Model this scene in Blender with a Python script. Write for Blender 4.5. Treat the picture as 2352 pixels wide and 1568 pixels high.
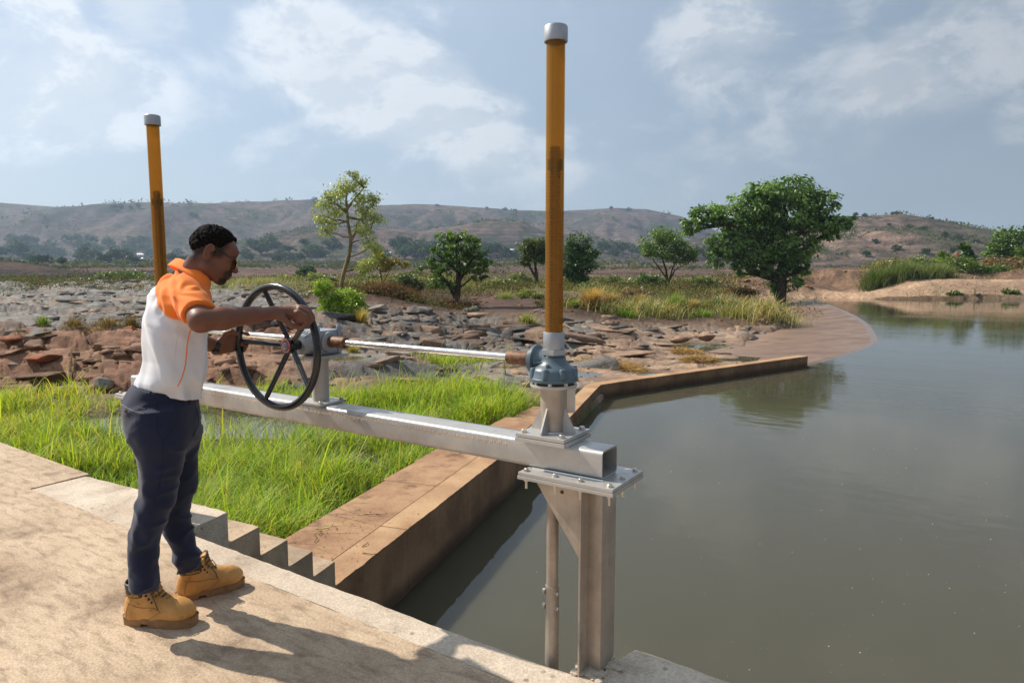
import bpy, bmesh, math, random
import numpy as np
from mathutils import Vector, Matrix
R = math.radians
for o in list(bpy.data.objects): bpy.data.objects.remove(o)
sc = bpy.context.scene
COL = sc.collection
# ------------------------------------------------------------------ camera
# world: X runs along the gate beam, Y across the channel, platform top is z = 0, metres
HC, PITCH, YAW, FOC = 1.55, R(6.18), R(-33.26), 1568.0
cam = bpy.data.cameras.new('camera'); cam_o = bpy.data.objects.new('camera', cam); COL.objects.link(cam_o)
cam.lens = 24.0; cam.sensor_width = 36.0; cam.sensor_fit = 'HORIZONTAL'; cam.clip_end = 9000; cam.clip_start = .05
cam_o.location = (0, 0, HC); cam_o.rotation_euler = (R(90) - PITCH, 0, -YAW)
sc.camera = cam_o
# ------------------------------------------------------------------ sun and sky
SUN_DIR = Vector((-.72, -.13, .70)).normalized()          # towards the sun
SUN_EL = math.asin(SUN_DIR.z)
sun = bpy.data.lights.new('sun', 'SUN'); sun_o = bpy.data.objects.new('sun', sun); COL.objects.link(sun_o)
sun.energy = 4.6; sun.angle = R(.7); sun.color = (1.0, .93, .82)
sun_o.rotation_euler = SUN_DIR.to_track_quat('Z', 'Y').to_euler(); sun_o.location = (-40, -10, 60)
wd = bpy.data.worlds.new('World'); sc.world = wd; wd.use_nodes = True
def build_world():
    nt = wd.node_tree; N = nt.nodes; L = nt.links; N.clear()
    def nd(t, **k):
        n = N.new(t)
        for a, b in k.items(): setattr(n, a, b)
        return n
    def math_(op, a, b=None, clamp=False):
        n = nd('ShaderNodeMath', operation=op); n.use_clamp = clamp
        for i, v in enumerate((a, b)):
            if v is None: continue
            if isinstance(v, (int, float)): n.inputs[i].default_value = v
            else: L.new(v, n.inputs[i])
        return n.outputs[0]
    out = nd('ShaderNodeOutputWorld'); bg = nd('ShaderNodeBackground'); L.new(bg.outputs[0], out.inputs[0])
    sky = nd('ShaderNodeTexSky', sky_type='NISHITA'); sky.sun_disc = False
    sky.sun_elevation = SUN_EL; sky.sun_rotation = math.atan2(SUN_DIR.x, SUN_DIR.y)
    sky.air_density = 1.0; sky.dust_density = 2.2; sky.ozone_density = 1.2; sky.altitude = 300
    tc = nd('ShaderNodeTexCoord'); sp = nd('ShaderNodeSeparateXYZ'); L.new(tc.outputs['Generated'], sp.inputs[0])
    def noise(scale, detail, rough, off=(0, 0, 0), dist=0.0, st=(1, 1, 1.7)):
        mp = nd('ShaderNodeMapping'); mp.inputs['Location'].default_value = off; mp.inputs['Scale'].default_value = st; L.new(tc.outputs['Generated'], mp.inputs[0])
        n = nd('ShaderNodeTexNoise'); n.inputs['Scale'].default_value = scale; n.inputs['Detail'].default_value = detail
        n.inputs['Roughness'].default_value = rough; n.inputs['Distortion'].default_value = dist; L.new(mp.outputs[0], n.inputs[0]); return n.outputs[0]
    def ramp(v, a, b, lo=0., hi=1.):
        m = nd('ShaderNodeMapRange', interpolation_type='SMOOTHSTEP'); L.new(v, m.inputs[0])
        for i, q in enumerate((a, b, lo, hi)): m.inputs[i + 1].default_value = q
        return m.outputs[0]
    # the day's cloud banks: bearing, elevation and angular size of each, broken up by noise; loose wisps elsewhere
    bias = None
    for x, y, r, w in CLOUD['banks']:
        dv = nd('ShaderNodeVectorMath', operation='DOT_PRODUCT'); L.new(tc.outputs['Generated'], dv.inputs[0]); dv.inputs[1].default_value = sky_dir(x, y)
        q = ramp(dv.outputs['Value'], math.cos(r / FOC), 1., 0., w); bias = q if bias is None else math_('ADD', bias, q)
    bias = math_('MINIMUM', bias, 1.0)
    n0 = noise(5.5, 11, .62, (0, 0, 0), .3); sd = SUN_DIR * .045; n1 = noise(5.5, 7, .62, (sd.x, sd.y, sd.z * 1.7), .3)
    dens = math_('ADD', math_('MULTIPLY', n0, 1.15), math_('MULTIPLY', bias, .26))
    cl = ramp(dens, .55, 1.0)
    veil = ramp(noise(1.6, 5, .55, (3, 7, 0)), .35, .72)
    lit = ramp(math_('SUBTRACT', n0, n1), -.045, .055); thin = ramp(dens, .70, 1.05, 1., .45)
    ccol = nd('ShaderNodeMixRGB'); L.new(math_('MULTIPLY', math_('ADD', math_('MULTIPLY', lit, .6), .4), thin), ccol.inputs[0]); ccol.inputs[1].default_value = CLOUD['core']; ccol.inputs[2].default_value = CLOUD['lit']
    # sun side brighter: forward scattering in the haze, by real angle to the sun
    dt = nd('ShaderNodeVectorMath', operation='DOT_PRODUCT'); L.new(tc.outputs['Generated'], dt.inputs[0]); dt.inputs[1].default_value = SUN_DIR
    fwd = ramp(dt.outputs['Value'], -.35, .95)
    glow = math_('ADD', math_('MULTIPLY', fwd, CLOUD['g1']), CLOUD['g0'])
    hz = nd('ShaderNodeMixRGB'); hz.inputs[0].default_value = CLOUD['hz']
    L.new(sky.outputs[0], hz.inputs[1]); hz.inputs[2].default_value = CLOUD['hazecol']
    hz2 = nd('ShaderNodeMixRGB'); L.new(math_('MULTIPLY', veil, CLOUD['veil']), hz2.inputs[0]); L.new(hz.outputs[0], hz2.inputs[1]); hz2.inputs[2].default_value = CLOUD['veilcol']
    mx = nd('ShaderNodeMixRGB'); L.new(math_('MULTIPLY', math_('MULTIPLY', cl, ramp(sp.outputs[2], .02, .15)), CLOUD['amt']), mx.inputs[0]); L.new(hz2.outputs[0], mx.inputs[1]); L.new(ccol.outputs[0], mx.inputs[2])
    ml = nd('ShaderNodeMixRGB', blend_type='MULTIPLY'); ml.inputs[0].default_value = 1; L.new(mx.outputs[0], ml.inputs[1])
    gc = nd('ShaderNodeCombineXYZ'); [L.new(glow, gc.inputs[i]) for i in range(3)]; L.new(gc.outputs[0], ml.inputs[2])
    L.new(ml.outputs[0], bg.inputs[0]); bg.inputs[1].default_value = CLOUD['str']
HAZE_D = .00019
CLOUD = dict(lit=(7.2, 7.35, 7.5, 1), core=(4.0, 4.5, 5.1, 1), g0=.66, g1=.66, hz=.72, hazecol=(2.95, 3.65, 4.5, 1), veil=.35, veilcol=(4.5, 5.2, 6.1, 1), amt=.82, str=.1,
             banks=[(640, 100, 110, .8), (720, 110, 120, 1.), (800, 170, 150, 1.), (900, 190, 150, 1.), (990, 240, 150, .95), (880, 270, 130, .7), (1090, 280, 140, .8), (1220, 310, 130, .5), (1330, 320, 110, .4), (90, 190, 130, .9), (190, 170, 110, .9), (290, 210, 120, .9), (30, 260, 150, .7), (200, 260, 140, .6), (380, 260, 90, .5), (30, 20, 110, 1.), (110, 60, 70, .8), (330, 10, 90, 1.), (380, 40, 60, .6),
                    (2120, 150, 110, .9), (2220, 110, 120, 1.), (2310, 70, 110, 1.), (2010, 190, 90, .8), (2230, 200, 110, .6), (2352, 290, 70, .8), (1640, 60, 170, .55), (1700, 160, 150, .4), (1560, 130, 120, .4), (1780, 320, 70, .45), (1990, 360, 60, .35), (1850, 210, 100, .3), (2180, 10, 50, .5)])
def sky_dir(x, y):
    rt = V((math.cos(YAW), -math.sin(YAW), 0)); nh = V((math.sin(YAW), math.cos(YAW), 0)); fw = nh * math.cos(PITCH) - V((0, 0, math.sin(PITCH))); up = rt.cross(fw)
    return (fw + rt * ((x - 1176) / FOC) - up * ((y - 784) / FOC)).normalized()
V = Vector
build_world()
sc.view_settings.view_transform = 'Standard'; sc.view_settings.look = 'None'; sc.view_settings.exposure = .35; sc.view_settings.gamma = 1
sc.view_settings.use_curve_mapping = False
sc.cycles.use_denoising = True
sc.cycles.max_bounces = 8; sc.cycles.transparent_max_bounces = 24; sc.cycles.volume_bounces = 0
sc.cycles.sample_clamp_indirect = 6

# ------------------------------------------------------------------ survey helpers: a bearing and a distance give a place
RT = np.array([math.cos(YAW), -math.sin(YAW), 0.]); NH = np.array([math.sin(YAW), math.cos(YAW), 0.])
FW = NH * math.cos(PITCH) - np.array([0, 0, math.sin(PITCH)]); UP = np.cross(RT, FW); C0 = np.array([0, 0, HC])
def ray(x, y): return FW + RT * ((x - 1176) / FOC) - UP * ((y - 784) / FOC)
def atz(x, y, z): r = ray(x, y); return C0 + r * ((z - HC) / r[2])
def aty(x, y, Y): r = ray(x, y); return C0 + r * (Y / r[1])
def ath(x, y, h): r = ray(x, y); return C0 + r * (h / (r @ NH))
def uv(u, v, z=0.): p = RT * u + NH * v; return np.array([p[0], p[1], z])
V = Vector
rnd = random.Random(7); rng = np.random.default_rng(11)

# ------------------------------------------------------------------ object helpers
def link(o, parent=None):
    COL.objects.link(o)
    if parent is not None: o.parent = parent
    return o
def tag(o, label=None, cat=None, group=None, kind=None):
    if label: o['label'] = label
    if cat: o['category'] = cat
    if group: o['group'] = group
    if kind: o['kind'] = kind
    return o
def empty(name, loc, label, cat, group=None, rz=0.):
    o = bpy.data.objects.new(name, None); o.location = loc; o.rotation_euler = (0, 0, rz); o.empty_display_size = .1
    link(o); return tag(o, label, cat, group)
def mesh_np(name, v, faces, mat=None, parent=None, smooth=False, col=None, local=None):
    """one mesh object from arrays; faces is an (n,k) array or a list of such arrays. v in world space; with a parent Empty it is made local"""
    v = np.asarray(v, np.float32).reshape(-1, 3)
    if local is not None: v = v - np.asarray(local, np.float32)
    fl = faces if isinstance(faces, list) else [faces]
    fl = [np.asarray(f, np.int32) for f in fl if len(f)]
    me = bpy.data.meshes.new(name); me.vertices.add(len(v)); me.vertices.foreach_set('co', v.ravel())
    tot = sum(f.size for f in fl); me.loops.add(tot); me.loops.foreach_set('vertex_index', np.concatenate([f.ravel() for f in fl]))
    cnt = np.concatenate([np.full(len(f), f.shape[1], np.int32) for f in fl]); me.polygons.add(len(cnt))
    me.polygons.foreach_set('loop_start', np.concatenate([[0], np.cumsum(cnt)[:-1]]).astype(np.int32))
    try: me.polygons.foreach_set('loop_total', cnt)
    except Exception: pass
    me.update(calc_edges=True)
    if smooth: me.polygons.foreach_set('use_smooth', np.ones(len(cnt), bool))
    if col is not None:
        a = me.color_attributes.new('Col', 'FLOAT_COLOR', 'POINT'); c = np.ones((len(v), 4), np.float32); c[:, :3] = col; a.data.foreach_set('color', c.ravel())
    if mat: me.materials.append(mat)
    o = bpy.data.objects.new(name, me); link(o, parent); return o
class MB:
    """collects shapes in world space and links them as one mesh"""
    def __init__(s): s.bm = bmesh.new()
    def box(s, a, b, bev=0., M=None):
        x0, y0, z0 = a; x1, y1, z1 = b
        vs = [s.bm.verts.new(p) for p in ((x0, y0, z0), (x1, y0, z0), (x1, y1, z0), (x0, y1, z0), (x0, y0, z1), (x1, y0, z1), (x1, y1, z1), (x0, y1, z1))]
        fs = [s.bm.faces.new([vs[i] for i in f]) for f in ((0, 3, 2, 1), (4, 5, 6, 7), (0, 1, 5, 4), (1, 2, 6, 5), (2, 3, 7, 6), (3, 0, 4, 7))]
        if bev: 
            es = list({e for f in fs for e in f.edges}); r = bmesh.ops.bevel(s.bm, geom=es, offset=bev, segments=2, affect='EDGES', profile=.6)
            vs = list({v for f in r['faces'] for v in f.verts} | {v for v in vs if v.is_valid})
        if M is not None: bmesh.ops.transform(s.bm, matrix=M, verts=[v for v in vs if v.is_valid])
        return s
    def prism(s, poly, z0, z1, axis='z'):
        def P(p, t): return (p[0], p[1], t) if axis == 'z' else ((p[0], t, p[1]) if axis == 'y' else (t, p[0], p[1]))
        a = [s.bm.verts.new(P(p, z0)) for p in poly]; b = [s.bm.verts.new(P(p, z1)) for p in poly]; n = len(poly)
        s.bm.faces.new(a[::-1]); s.bm.faces.new(b)
        for i in range(n): s.bm.faces.new((a[i], a[(i + 1) % n], b[(i + 1) % n], b[i]))
        return s
    def lathe(s, prof, c, axis=(0, 0, 1), n=32, cap=True):
        """prof: list of (radius, height along axis)"""
        q = V(axis).normalized().to_track_quat('Z', 'Y').to_matrix(); c = V(c); rings = []
        for r, h in prof:
            rings.append([s.bm.verts.new(c + q @ V((r * math.cos(2 * math.pi * k / n), r * math.sin(2 * math.pi * k / n), h))) for k in range(n)])
        for A, B in zip(rings, rings[1:]):
            for k in range(n): s.bm.faces.new((A[k], A[(k + 1) % n], B[(k + 1) % n], B[k]))
        if cap: s.bm.faces.new(rings[0][::-1]); s.bm.faces.new(rings[-1])
        return s
    def cyl(s, a, b, r, n=20, r2=None):
        a, b = V(a), V(b); return s.lathe([(r, 0), (r if r2 is None else r2, (b - a).length)], a, b - a, n)
    def tube(s, pts, rads, n=10, cap=True, squash=None):
        pts = [V(p) for p in pts]; rings = []; prev = None
        for i, p in enumerate(pts):
            d = (pts[min(i + 1, len(pts) - 1)] - pts[max(i - 1, 0)]).normalized()
            if prev is None: x = d.orthogonal().normalized()
            else: x = (prev - d * prev.dot(d)).normalized()
            prev = x; y = d.cross(x); r = rads[i] if hasattr(rads, '__len__') else rads
            rings.append([s.bm.verts.new(p + (x * math.cos(2 * math.pi * k / n) + y * math.sin(2 * math.pi * k / n)) * r) for k in range(n)])
        for A, B in zip(rings, rings[1:]):
            for k in range(n): s.bm.faces.new((A[k], A[(k + 1) % n], B[(k + 1) % n], B[k]))
        if cap: s.bm.faces.new(rings[0][::-1]); s.bm.faces.new(rings[-1])
        return s
    def build(s, name, mat, parent=None, local=(0, 0, 0), smooth=False, angle=40):
        bmesh.ops.recalc_face_normals(s.bm, faces=s.bm.faces)
        if any(local): bmesh.ops.translate(s.bm, vec=-V(local), verts=s.bm.verts)
        me = bpy.data.meshes.new(name); s.bm.to_mesh(me); s.bm.free()
        if mat: me.materials.append(mat)
        if smooth:
            me.polygons.foreach_set('use_smooth', [True] * len(me.polygons))
            try: me.set_sharp_from_angle(angle=R(angle))
            except Exception: pass
        o = bpy.data.objects.new(name, me); return link(o, parent)
def share(src, parent, loc, rot=(0, 0, 0), name=None, scale=None):
    o = src.copy(); link(o, parent); o.location = loc; o.rotation_euler = rot
    if scale: o.scale = scale
    return o

# ------------------------------------------------------------------ noise in numpy
def _h(ix, iy, iz, s):
    n = (ix.astype(np.int64) * 374761393 + iy.astype(np.int64) * 668265263 + iz.astype(np.int64) * 2147483647 + s * 974711) & 0x7fffffff
    n = ((n ^ (n >> 13)) * 1274126177) & 0x7fffffff; n = (n ^ (n >> 16)) & 0xffffff
    return n.astype(np.float32) / np.float32(0xffffff)
def vnoise(x, y, z=None, s=0):
    """value noise, -1..1"""
    x = np.asarray(x, np.float32); y = np.asarray(y, np.float32); z = np.zeros_like(x) if z is None else np.asarray(z, np.float32)
    ix, iy, iz = np.floor(x), np.floor(y), np.floor(z); fx, fy, fz = x - ix, y - iy, z - iz
    fx, fy, fz = [f * f * f * (f * (f * 6 - 15) + 10) for f in (fx, fy, fz)]
    o = 0.
    flat = not np.any(z)
    for c in ((0,) if flat else (0, 1)):
        wz = 1. if flat else (fz if c else 1 - fz)
        for b in (0, 1):
            wy = fy if b else 1 - fy
            for a in (0, 1): o = o + _h(ix + a, iy + b, iz + c, s) * (fx if a else 1 - fx) * wy * wz
    return o * 2 - 1
def fbm(x, y, o=4, s=0, g=.5, z=None):
    r = 0.; a = 1.; f = 1.
    for i in range(o): r = r + a * vnoise(x * f, y * f, None if z is None else z * f, s + i * 17); a *= g; f *= 2.03
    return r
def worley(x, y, s=0, jit=.9):
    """nearest cell: id hashes (3), offset to its centre, f1, f2"""
    ix, iy = np.floor(x), np.floor(y); f1 = np.full(x.shape, 9., np.float32); f2 = f1.copy(); bx = np.zeros_like(f1); by = np.zeros_like(f1); cx = bx.copy(); cy = bx.copy()
    zz = np.zeros_like(ix)
    for b in (-1, 0, 1):
        for a in (-1, 0, 1):
            jx, jy = ix + a, iy + b
            px = jx + .5 + jit * (_h(jx, jy, zz, s) - .5); py = jy + .5 + jit * (_h(jx, jy, zz, s + 5) - .5)
            d = (px - x) ** 2 + (py - y) ** 2; m = d < f1
            f2 = np.where(m, f1, np.minimum(f2, d)); f1 = np.where(m, d, f1)
            bx = np.where(m, x - px, bx); by = np.where(m, y - py, by); cx = np.where(m, jx, cx); cy = np.where(m, jy, cy)
    h = [_h(cx, cy, zz, s + 11 + 7 * k) for k in range(4)]
    return h, bx, by, np.sqrt(f1), np.sqrt(f2)
def sstep(a, b, x): t = np.clip((x - a) / (b - a), 0, 1); return t * t * (3 - 2 * t)

# ------------------------------------------------------------------ materials
MATS = {}
def lin(r, g, b): return tuple(((c / 255) / 12.92 if c / 255 <= .04045 else ((c / 255 + .055) / 1.055) ** 2.4) for c in (r, g, b)) + (1,)
class NT:
    def __init__(s, name):
        s.m = bpy.data.materials.new(name); s.m.use_nodes = True; s.t = s.m.node_tree; s.N = s.t.nodes; s.L = s.t.links
        s.bsdf = s.N['Principled BSDF']; s.out = s.N['Material Output']; MATS[name] = s.m
    def n(s, t, **k):
        n = s.N.new(t)
        for a, b in k.items(): setattr(n, a, b)
        return n
    def put(s, sock, v):
        if isinstance(v, bpy.types.NodeSocket): s.L.new(v, sock)
        else:
            if isinstance(v, tuple) and len(v) == 3 and sock.type == 'RGBA': v = v + (1,)
            sock.default_value = v
    def coord(s, kind='Object', scale=(1, 1, 1), rot=(0, 0, 0), loc=(0, 0, 0)):
        tc = s.n('ShaderNodeTexCoord'); mp = s.n('ShaderNodeMapping'); s.L.new(tc.outputs[kind], mp.inputs[0])
        mp.inputs['Scale'].default_value = scale; mp.inputs['Rotation'].default_value = rot; mp.inputs['Location'].default_value = loc; return mp.outputs[0]
    def geo(s, scale=(1, 1, 1), rot=(0, 0, 0)):
        g = s.n('ShaderNodeNewGeometry'); mp = s.n('ShaderNodeMapping'); s.L.new(g.outputs['Position'], mp.inputs[0]); mp.inputs['Scale'].default_value = scale; mp.inputs['Rotation'].default_value = rot; return mp.outputs[0]
    def noise(s, vec, scale, detail=5, rough=.55, dist=0., out=0):
        n = s.n('ShaderNodeTexNoise'); s.put(n.inputs['Scale'], scale); n.inputs['Detail'].default_value = detail; n.inputs['Roughness'].default_value = rough; n.inputs['Distortion'].default_value = dist
        s.L.new(vec, n.inputs['Vector']); return n.outputs[out]
    def ramp(s, v, a, b, lo=0., hi=1.):
        m = s.n('ShaderNodeMapRange', interpolation_type='SMOOTHSTEP'); s.put(m.inputs[0], v)
        for i, q in enumerate((a, b, lo, hi)): m.inputs[i + 1].default_value = q
        return m.outputs[0]
    def mix(s, f, a, b, mode='MIX'):
        m = s.n('ShaderNodeMixRGB', blend_type=mode); s.put(m.inputs[0], f); s.put(m.inputs[1], a); s.put(m.inputs[2], b); return m.outputs[0]
    def math(s, op, a, b=0.):
        m = s.n('ShaderNodeMath', operation=op); s.put(m.inputs[0], a); s.put(m.inputs[1], b); return m.outputs[0]
    def attr(s, name='Col'): a = s.n('ShaderNodeAttribute'); a.attribute_name = name; return a.outputs['Color']
    def bump(s, h, strength=.3, dist=.01, normal=None):
        b = s.n('ShaderNodeBump'); b.inputs['Strength'].default_value = strength; b.inputs['Distance'].default_value = dist; s.put(b.inputs['Height'], h)
        if normal is not None: s.L.new(normal, b.inputs['Normal'])
        s.L.new(b.outputs[0], s.bsdf.inputs['Normal']); return b.outputs[0]
    def set(s, **k):
        for a, b in k.items(): s.put(s.bsdf.inputs[{'col': 'Base Color', 'rough': 'Roughness', 'metal': 'Metallic', 'spec': 'Specular IOR Level', 'ior': 'IOR', 'trans': 'Transmission Weight', 'sub': 'Subsurface Weight', 'coat': 'Coat Weight', 'sheen': 'Sheen Weight'}[a]], b)
        return s
def simple(name, col, rough=.5, metal=0., var=.15, scale=8., bump=0., spec=.5):
    t = NT(name); v = t.geo(); n = t.noise(v, scale, 6)
    c = t.mix(t.ramp(n, .3, .7), tuple(x * (1 - var) for x in col), tuple(min(1, x * (1 + var)) for x in col))
    t.set(col=c, rough=t.ramp(n, .2, .8, rough * .85, min(1, rough * 1.15)), metal=metal, spec=spec)
    if bump: t.bump(t.noise(v, scale * 6, 4), .4, bump)
    return t.m
# ================================================================== TERRAIN
def poly_in(u, v, P):
    r = np.zeros(u.shape, bool); n = len(P); j = n - 1
    for i in range(n):
        (xi, yi), (xj, yj) = P[i], P[j]
        with np.errstate(divide='ignore', invalid='ignore'):
            c = ((yi > v) != (yj > v)) & (u < (xj - xi) * (v - yi) / (yj - yi + 1e-12) + xi)
        r ^= c; j = i
    return r
def poly_dist(u, v, P, closed=False):
    d = np.full(u.shape, 1e9, np.float32); n = len(P)
    for i in range(n if closed else n - 1):
        a = P[i]; b = P[(i + 1) % n]; ex, ey = b[0] - a[0], b[1] - a[1]; l = ex * ex + ey * ey + 1e-9
        t = np.clip(((u - a[0]) * ex + (v - a[1]) * ey) / l, 0, 1); d = np.minimum(d, np.hypot(u - a[0] - t * ex, v - a[1] - t * ey))
    return d
def w2uv(x, y): return (x * RT[0] + y * RT[1], x * NH[0] + y * NH[1])
WA, WB, WC, WD = (-3.835, 2.53), (-6.2, 11.5), (-7.3, 15.4), (-4.06, 23.85)      # water-side face of the channel wall
CREST_UV = [w2uv(*WD), (10.5, 22.95), (13.0, 25.7), (15.9, 29.3), (18.3, 34.0), (20.6, 39.0), (23.0, 45.0), (26.0, 53.5), (29.0, 63.0), (30.4, 69.6)]
def catmull(P, n=8):
    P = [np.array(p, float) for p in P]; out = []
    for i in range(len(P) - 1):
        p0 = P[max(i - 1, 0)]; p1 = P[i]; p2 = P[i + 1]; p3 = P[min(i + 2, len(P) - 1)]
        for k in range(n):
            t = k / n; out.append(.5 * ((2 * p1) + (-p0 + p2) * t + (2 * p0 - 5 * p1 + 4 * p2 - p3) * t * t + (-p0 + 3 * p1 - 3 * p2 + p3) * t ** 3))
    out.append(P[-1]); return out
CREST = catmull(CREST_UV, 8)
POOL = [(-1.9, 3.4)] + [w2uv(*p) for p in (WA, WB, WC, WD)] + [tuple(p) for p in CREST[1:]] + [(33, 70.2), (45, 70.3), (56, 70.5), (95, 72), (130, 40), (60, -8), (1, 1.2)]
WATER_Z, BED_Z = -1.69, -2.9
POND_Z, LOW_Z = -1.60, -2.06
def far_h(u, v):
    x = 1176 + FOC * u / v
    b = -1.2 + np.maximum(v - 110, 0) * .0145 - np.maximum(v - 900, 0) * .008
    b = b + fbm(u / 60., v / 60., 3, 71) * np.clip((v - 100) / 300, 0, 1) * 1.2
    h = b
    for Rr, W, pts, amp in RIDGES:
        px = [p[0] for p in pts]; py = [p[1] for p in pts]
        top = (614 - np.interp(x, px, py)) / FOC * Rr + HC
        wob = fbm(u / (W * .55), v / (W * .55), 4, int(Rr)) * amp
        s = sstep(Rr - W, Rr, v + wob * 6); back = np.clip((v - Rr) / (W * 2.2), 0, 1)
        gul = (1 - np.abs(fbm(u / (Rr * .045), v / (Rr * .11), 3, int(Rr) + 5))) ** 2; g = b + (top - b) * s * (1 - .5 * back) + wob * s * (1 - s) * 3 - (top - b) * .16 * gul * s * (1 - s) * 2.2
        h = np.where(top > b, np.maximum(h, g), h)
    return h
RIDGES = [(1700, 720, [(-900, 480), (-400, 470), (0, 462), (120, 470), (260, 479), (350, 477), (500, 478), (620, 472), (720, 463), (860, 476), (1000, 474), (1140, 480), (1280, 486), (1420, 477), (1480, 480), (1560, 497), (1640, 530), (1750, 560), (2800, 575)], 13),
          (1000, 380, [(-900, 600), (400, 600), (520, 572), (600, 548), (700, 530), (800, 524), (880, 527), (960, 532), (1040, 524), (1110, 515), (1190, 516), (1260, 538), (1340, 548), (1420, 560), (1500, 590), (2800, 600)], 6),
          (620, 260, [(-900, 620), (1440, 600), (1520, 570), (1600, 545), (1700, 520), (1800, 508), (1880, 500), (1950, 497), (2060, 492), (2160, 508), (2260, 530), (2300, 540), (2400, 556), (2800, 590)], 4),
          (200, 55, [(-900, 588), (0, 597), (100, 609), (200, 625), (330, 642), (420, 655), (2800, 700)], .7)]
def slabs(u, v, cu, cv, ang, s, amp, tilt):
    ca, sa = math.cos(ang), math.sin(ang); w = fbm(u / 3., v / 3., 2, s + 90) * .45
    a = (u * ca + v * sa) / cu + w; b = (-u * sa + v * ca) / cv + w
    h, bx, by, f1, f2 = worley(a, b, s)
    crack = np.clip((f2 - f1) / .10, 0, 1)
    return amp * (h[0] - .5) + tilt * ((h[1] - .5) * bx + (h[2] - .2) * by) - amp * .45 * (1 - crack) ** 2, h, crack
def near_h(u, v):
    """height and colour zone weights of the river bed and banks"""
    base = -1.5 + fbm(u / 5., v / 5., 3, 3) * .10
    low = np.exp(-((u - 13) / 9.) ** 2 - ((v - 31) / 15.) ** 2); base = base - .62 * low
    nz = fbm(u / 2.5, v / 2.5, 3, 40); nz2 = fbm(u / 7., v / 7., 3, 47)
    red = sstep(-4.5, -7.5, u + nz * .7 + (v - 20) * .1) * sstep(15.8, 17.2, v + nz * .5 - .06 * u) * (1 - sstep(21, 28, v + nz2 * 4 + nz * 2))
    rise = sstep(-3, -9, u) * sstep(16.5, 27, v); base = base + rise * .62
    dirt = sstep(37, 41.5, v + nz2 * 2.4 + .10 * (u + 5) - .45 * np.clip(u - 3, 0, 20)) * sstep(-16, -11, u + nz) * (1 - sstep(18, 24, u - (v - 40) * .38 + nz * 2))
    base = base + dirt * (.55 + .25 * nz2) * (1 - .6 * sstep(2, 8, u))
    farg = sstep(58, 70, v + nz2 * 8); base = base + farg * .25
    # right bank beyond the pool: sand ridge along the shore and ground behind it
    rb = sstep(22, 27, u - (v - 68) * .1) * sstep(69.9, 71.6, v + .0 * u)
    sand = rb * (1 - sstep(76.5, 79, v + nz2))
    ridge = .75 + 1.15 * sstep(38, 47, u + nz * 1.0) * (1 + .12 * vnoise(u / 2.2, v / 5., s=8)) + .2 * vnoise(u / 3., v / 9., s=9) - .5 * np.exp(-((u - 38) / 3.) ** 2)
    base = base + rb * (ridge * 1.0 * sstep(69.9, 74.5, v) - .35 + .8 * sstep(78, 84, v))
    # mound of spoil beside the big tree
    mound = np.exp(-((u - 39.5) / 3.6) ** 2 - ((v - 85) / 4.) ** 2); base = base + mound * 1.7 * (1 + .12 * fbm(u, v, 3, 5))
    spoil = sstep(20, 27, u + nz * 2) * sstep(66, 70, v) * (1 - sand) * (1 - sstep(93, 98, v))
    # where the bedrock shows
    grassy = sstep(0, 1.2, (16.6 + nz * .9 - .1 * u) - v) 
    rock = (1 - grassy) * (1 - dirt) * (1 - sstep(88, 104, v + nz2 * 10)) * (1 - rb) * (1 - spoil * .9)
    # ledges: terraced relief with long treads and short broken risers, cut by joints
    wob = fbm(u / 2.2, v / 1.1, 3, 24)
    relief = .42 * fbm(u / 9., v / 3.4, 3, 21) + .12 * wob + .07 * np.sin(v * .55 + u * .08 + 2 * nz2)
    r2, h2, c2 = slabs(u, v, 1.5, .55, .06, 33, .20, .26)
    r1, h1, c1 = slabs(u, v, 4.2, 1.5, .12, 27, .22, .16)
    q = relief + r1 * .9 + .35 * r2; stp = .135 + .03 * nz2; k = q / stp; fl = np.floor(k); fr = k - fl; terr = (fl + sstep(.62, .90, fr) + .10 * fr) * stp
    r1 = .85 * terr + .12 * q
    r2 = r2 * .55
    r3 = np.clip(fbm(u / .45, v / .25, 4, 60), -1, 1) * .030
    smooth_r = sstep(1, 4, u) * (1 - sstep(31, 36, v))          # water-worn flats beside the wall
    blk = sstep(24, 27, v + nz2 * 2) * (1 - sstep(36, 41, v)) * sstep(-9, -5, u) * (1 - sstep(5, 8, u))
    amp = (1 - .42 * smooth_r) * (1 + .35 * blk) * (.85 + .35 * red)
    rr = (r1 + r2 * (1 + .8 * blk)) * amp + r3
    h = base + rock * rr + (1 - rock) * (.02 * fbm(u / .5, v / .5, 3, 77) + .06 * nz)
    h = h + rock * low * .12 * fbm(u / 1.6, v / .8, 3, 51)
    # standing water: hollows
    pond = np.exp(-(((u + 6.0) / 2.9) ** 2 + ((v - 13.5 + .1 * u + .6) / .95) ** 2) ** 1.5)
    h = h * (1 - .9 * pond) + (-1.95) * .9 * pond
    for (pu, pv, ru, rv), zl in zip(PUDDLES, PUD_Z):
        rr2 = ((u - pu) / ru) ** 2 + ((v - pv) / rv) ** 2; f_ = np.clip(np.exp(-(rr2 / 3.6) ** 4), 0, 1); h = h * (1 - f_) + (zl + .035 + .03 * np.abs(nz) + .02 * np.clip(rr2 - 1, 0, 4) + .10 * np.clip(h - zl - .05, 0, .5)) * f_; q = np.clip(1.6 * np.exp(-rr2 ** 2) * (1 + .5 * nz2) - .3, 0, 1); h = h * (1 - q) + (zl - .10) * q
    inside = poly_in(u, v, POOL)
    far = sstep(92, 112, v)
    h = h * (1 - far) + far_h(u, np.maximum(v, 60)) * far
    # ground tucked below the walkway and dam
    dW = poly_dist(u, v, WALLLINE)
    h = np.where((dW < 1.25) & (v < 12.6), np.minimum(h, -1.17), h)
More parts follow.
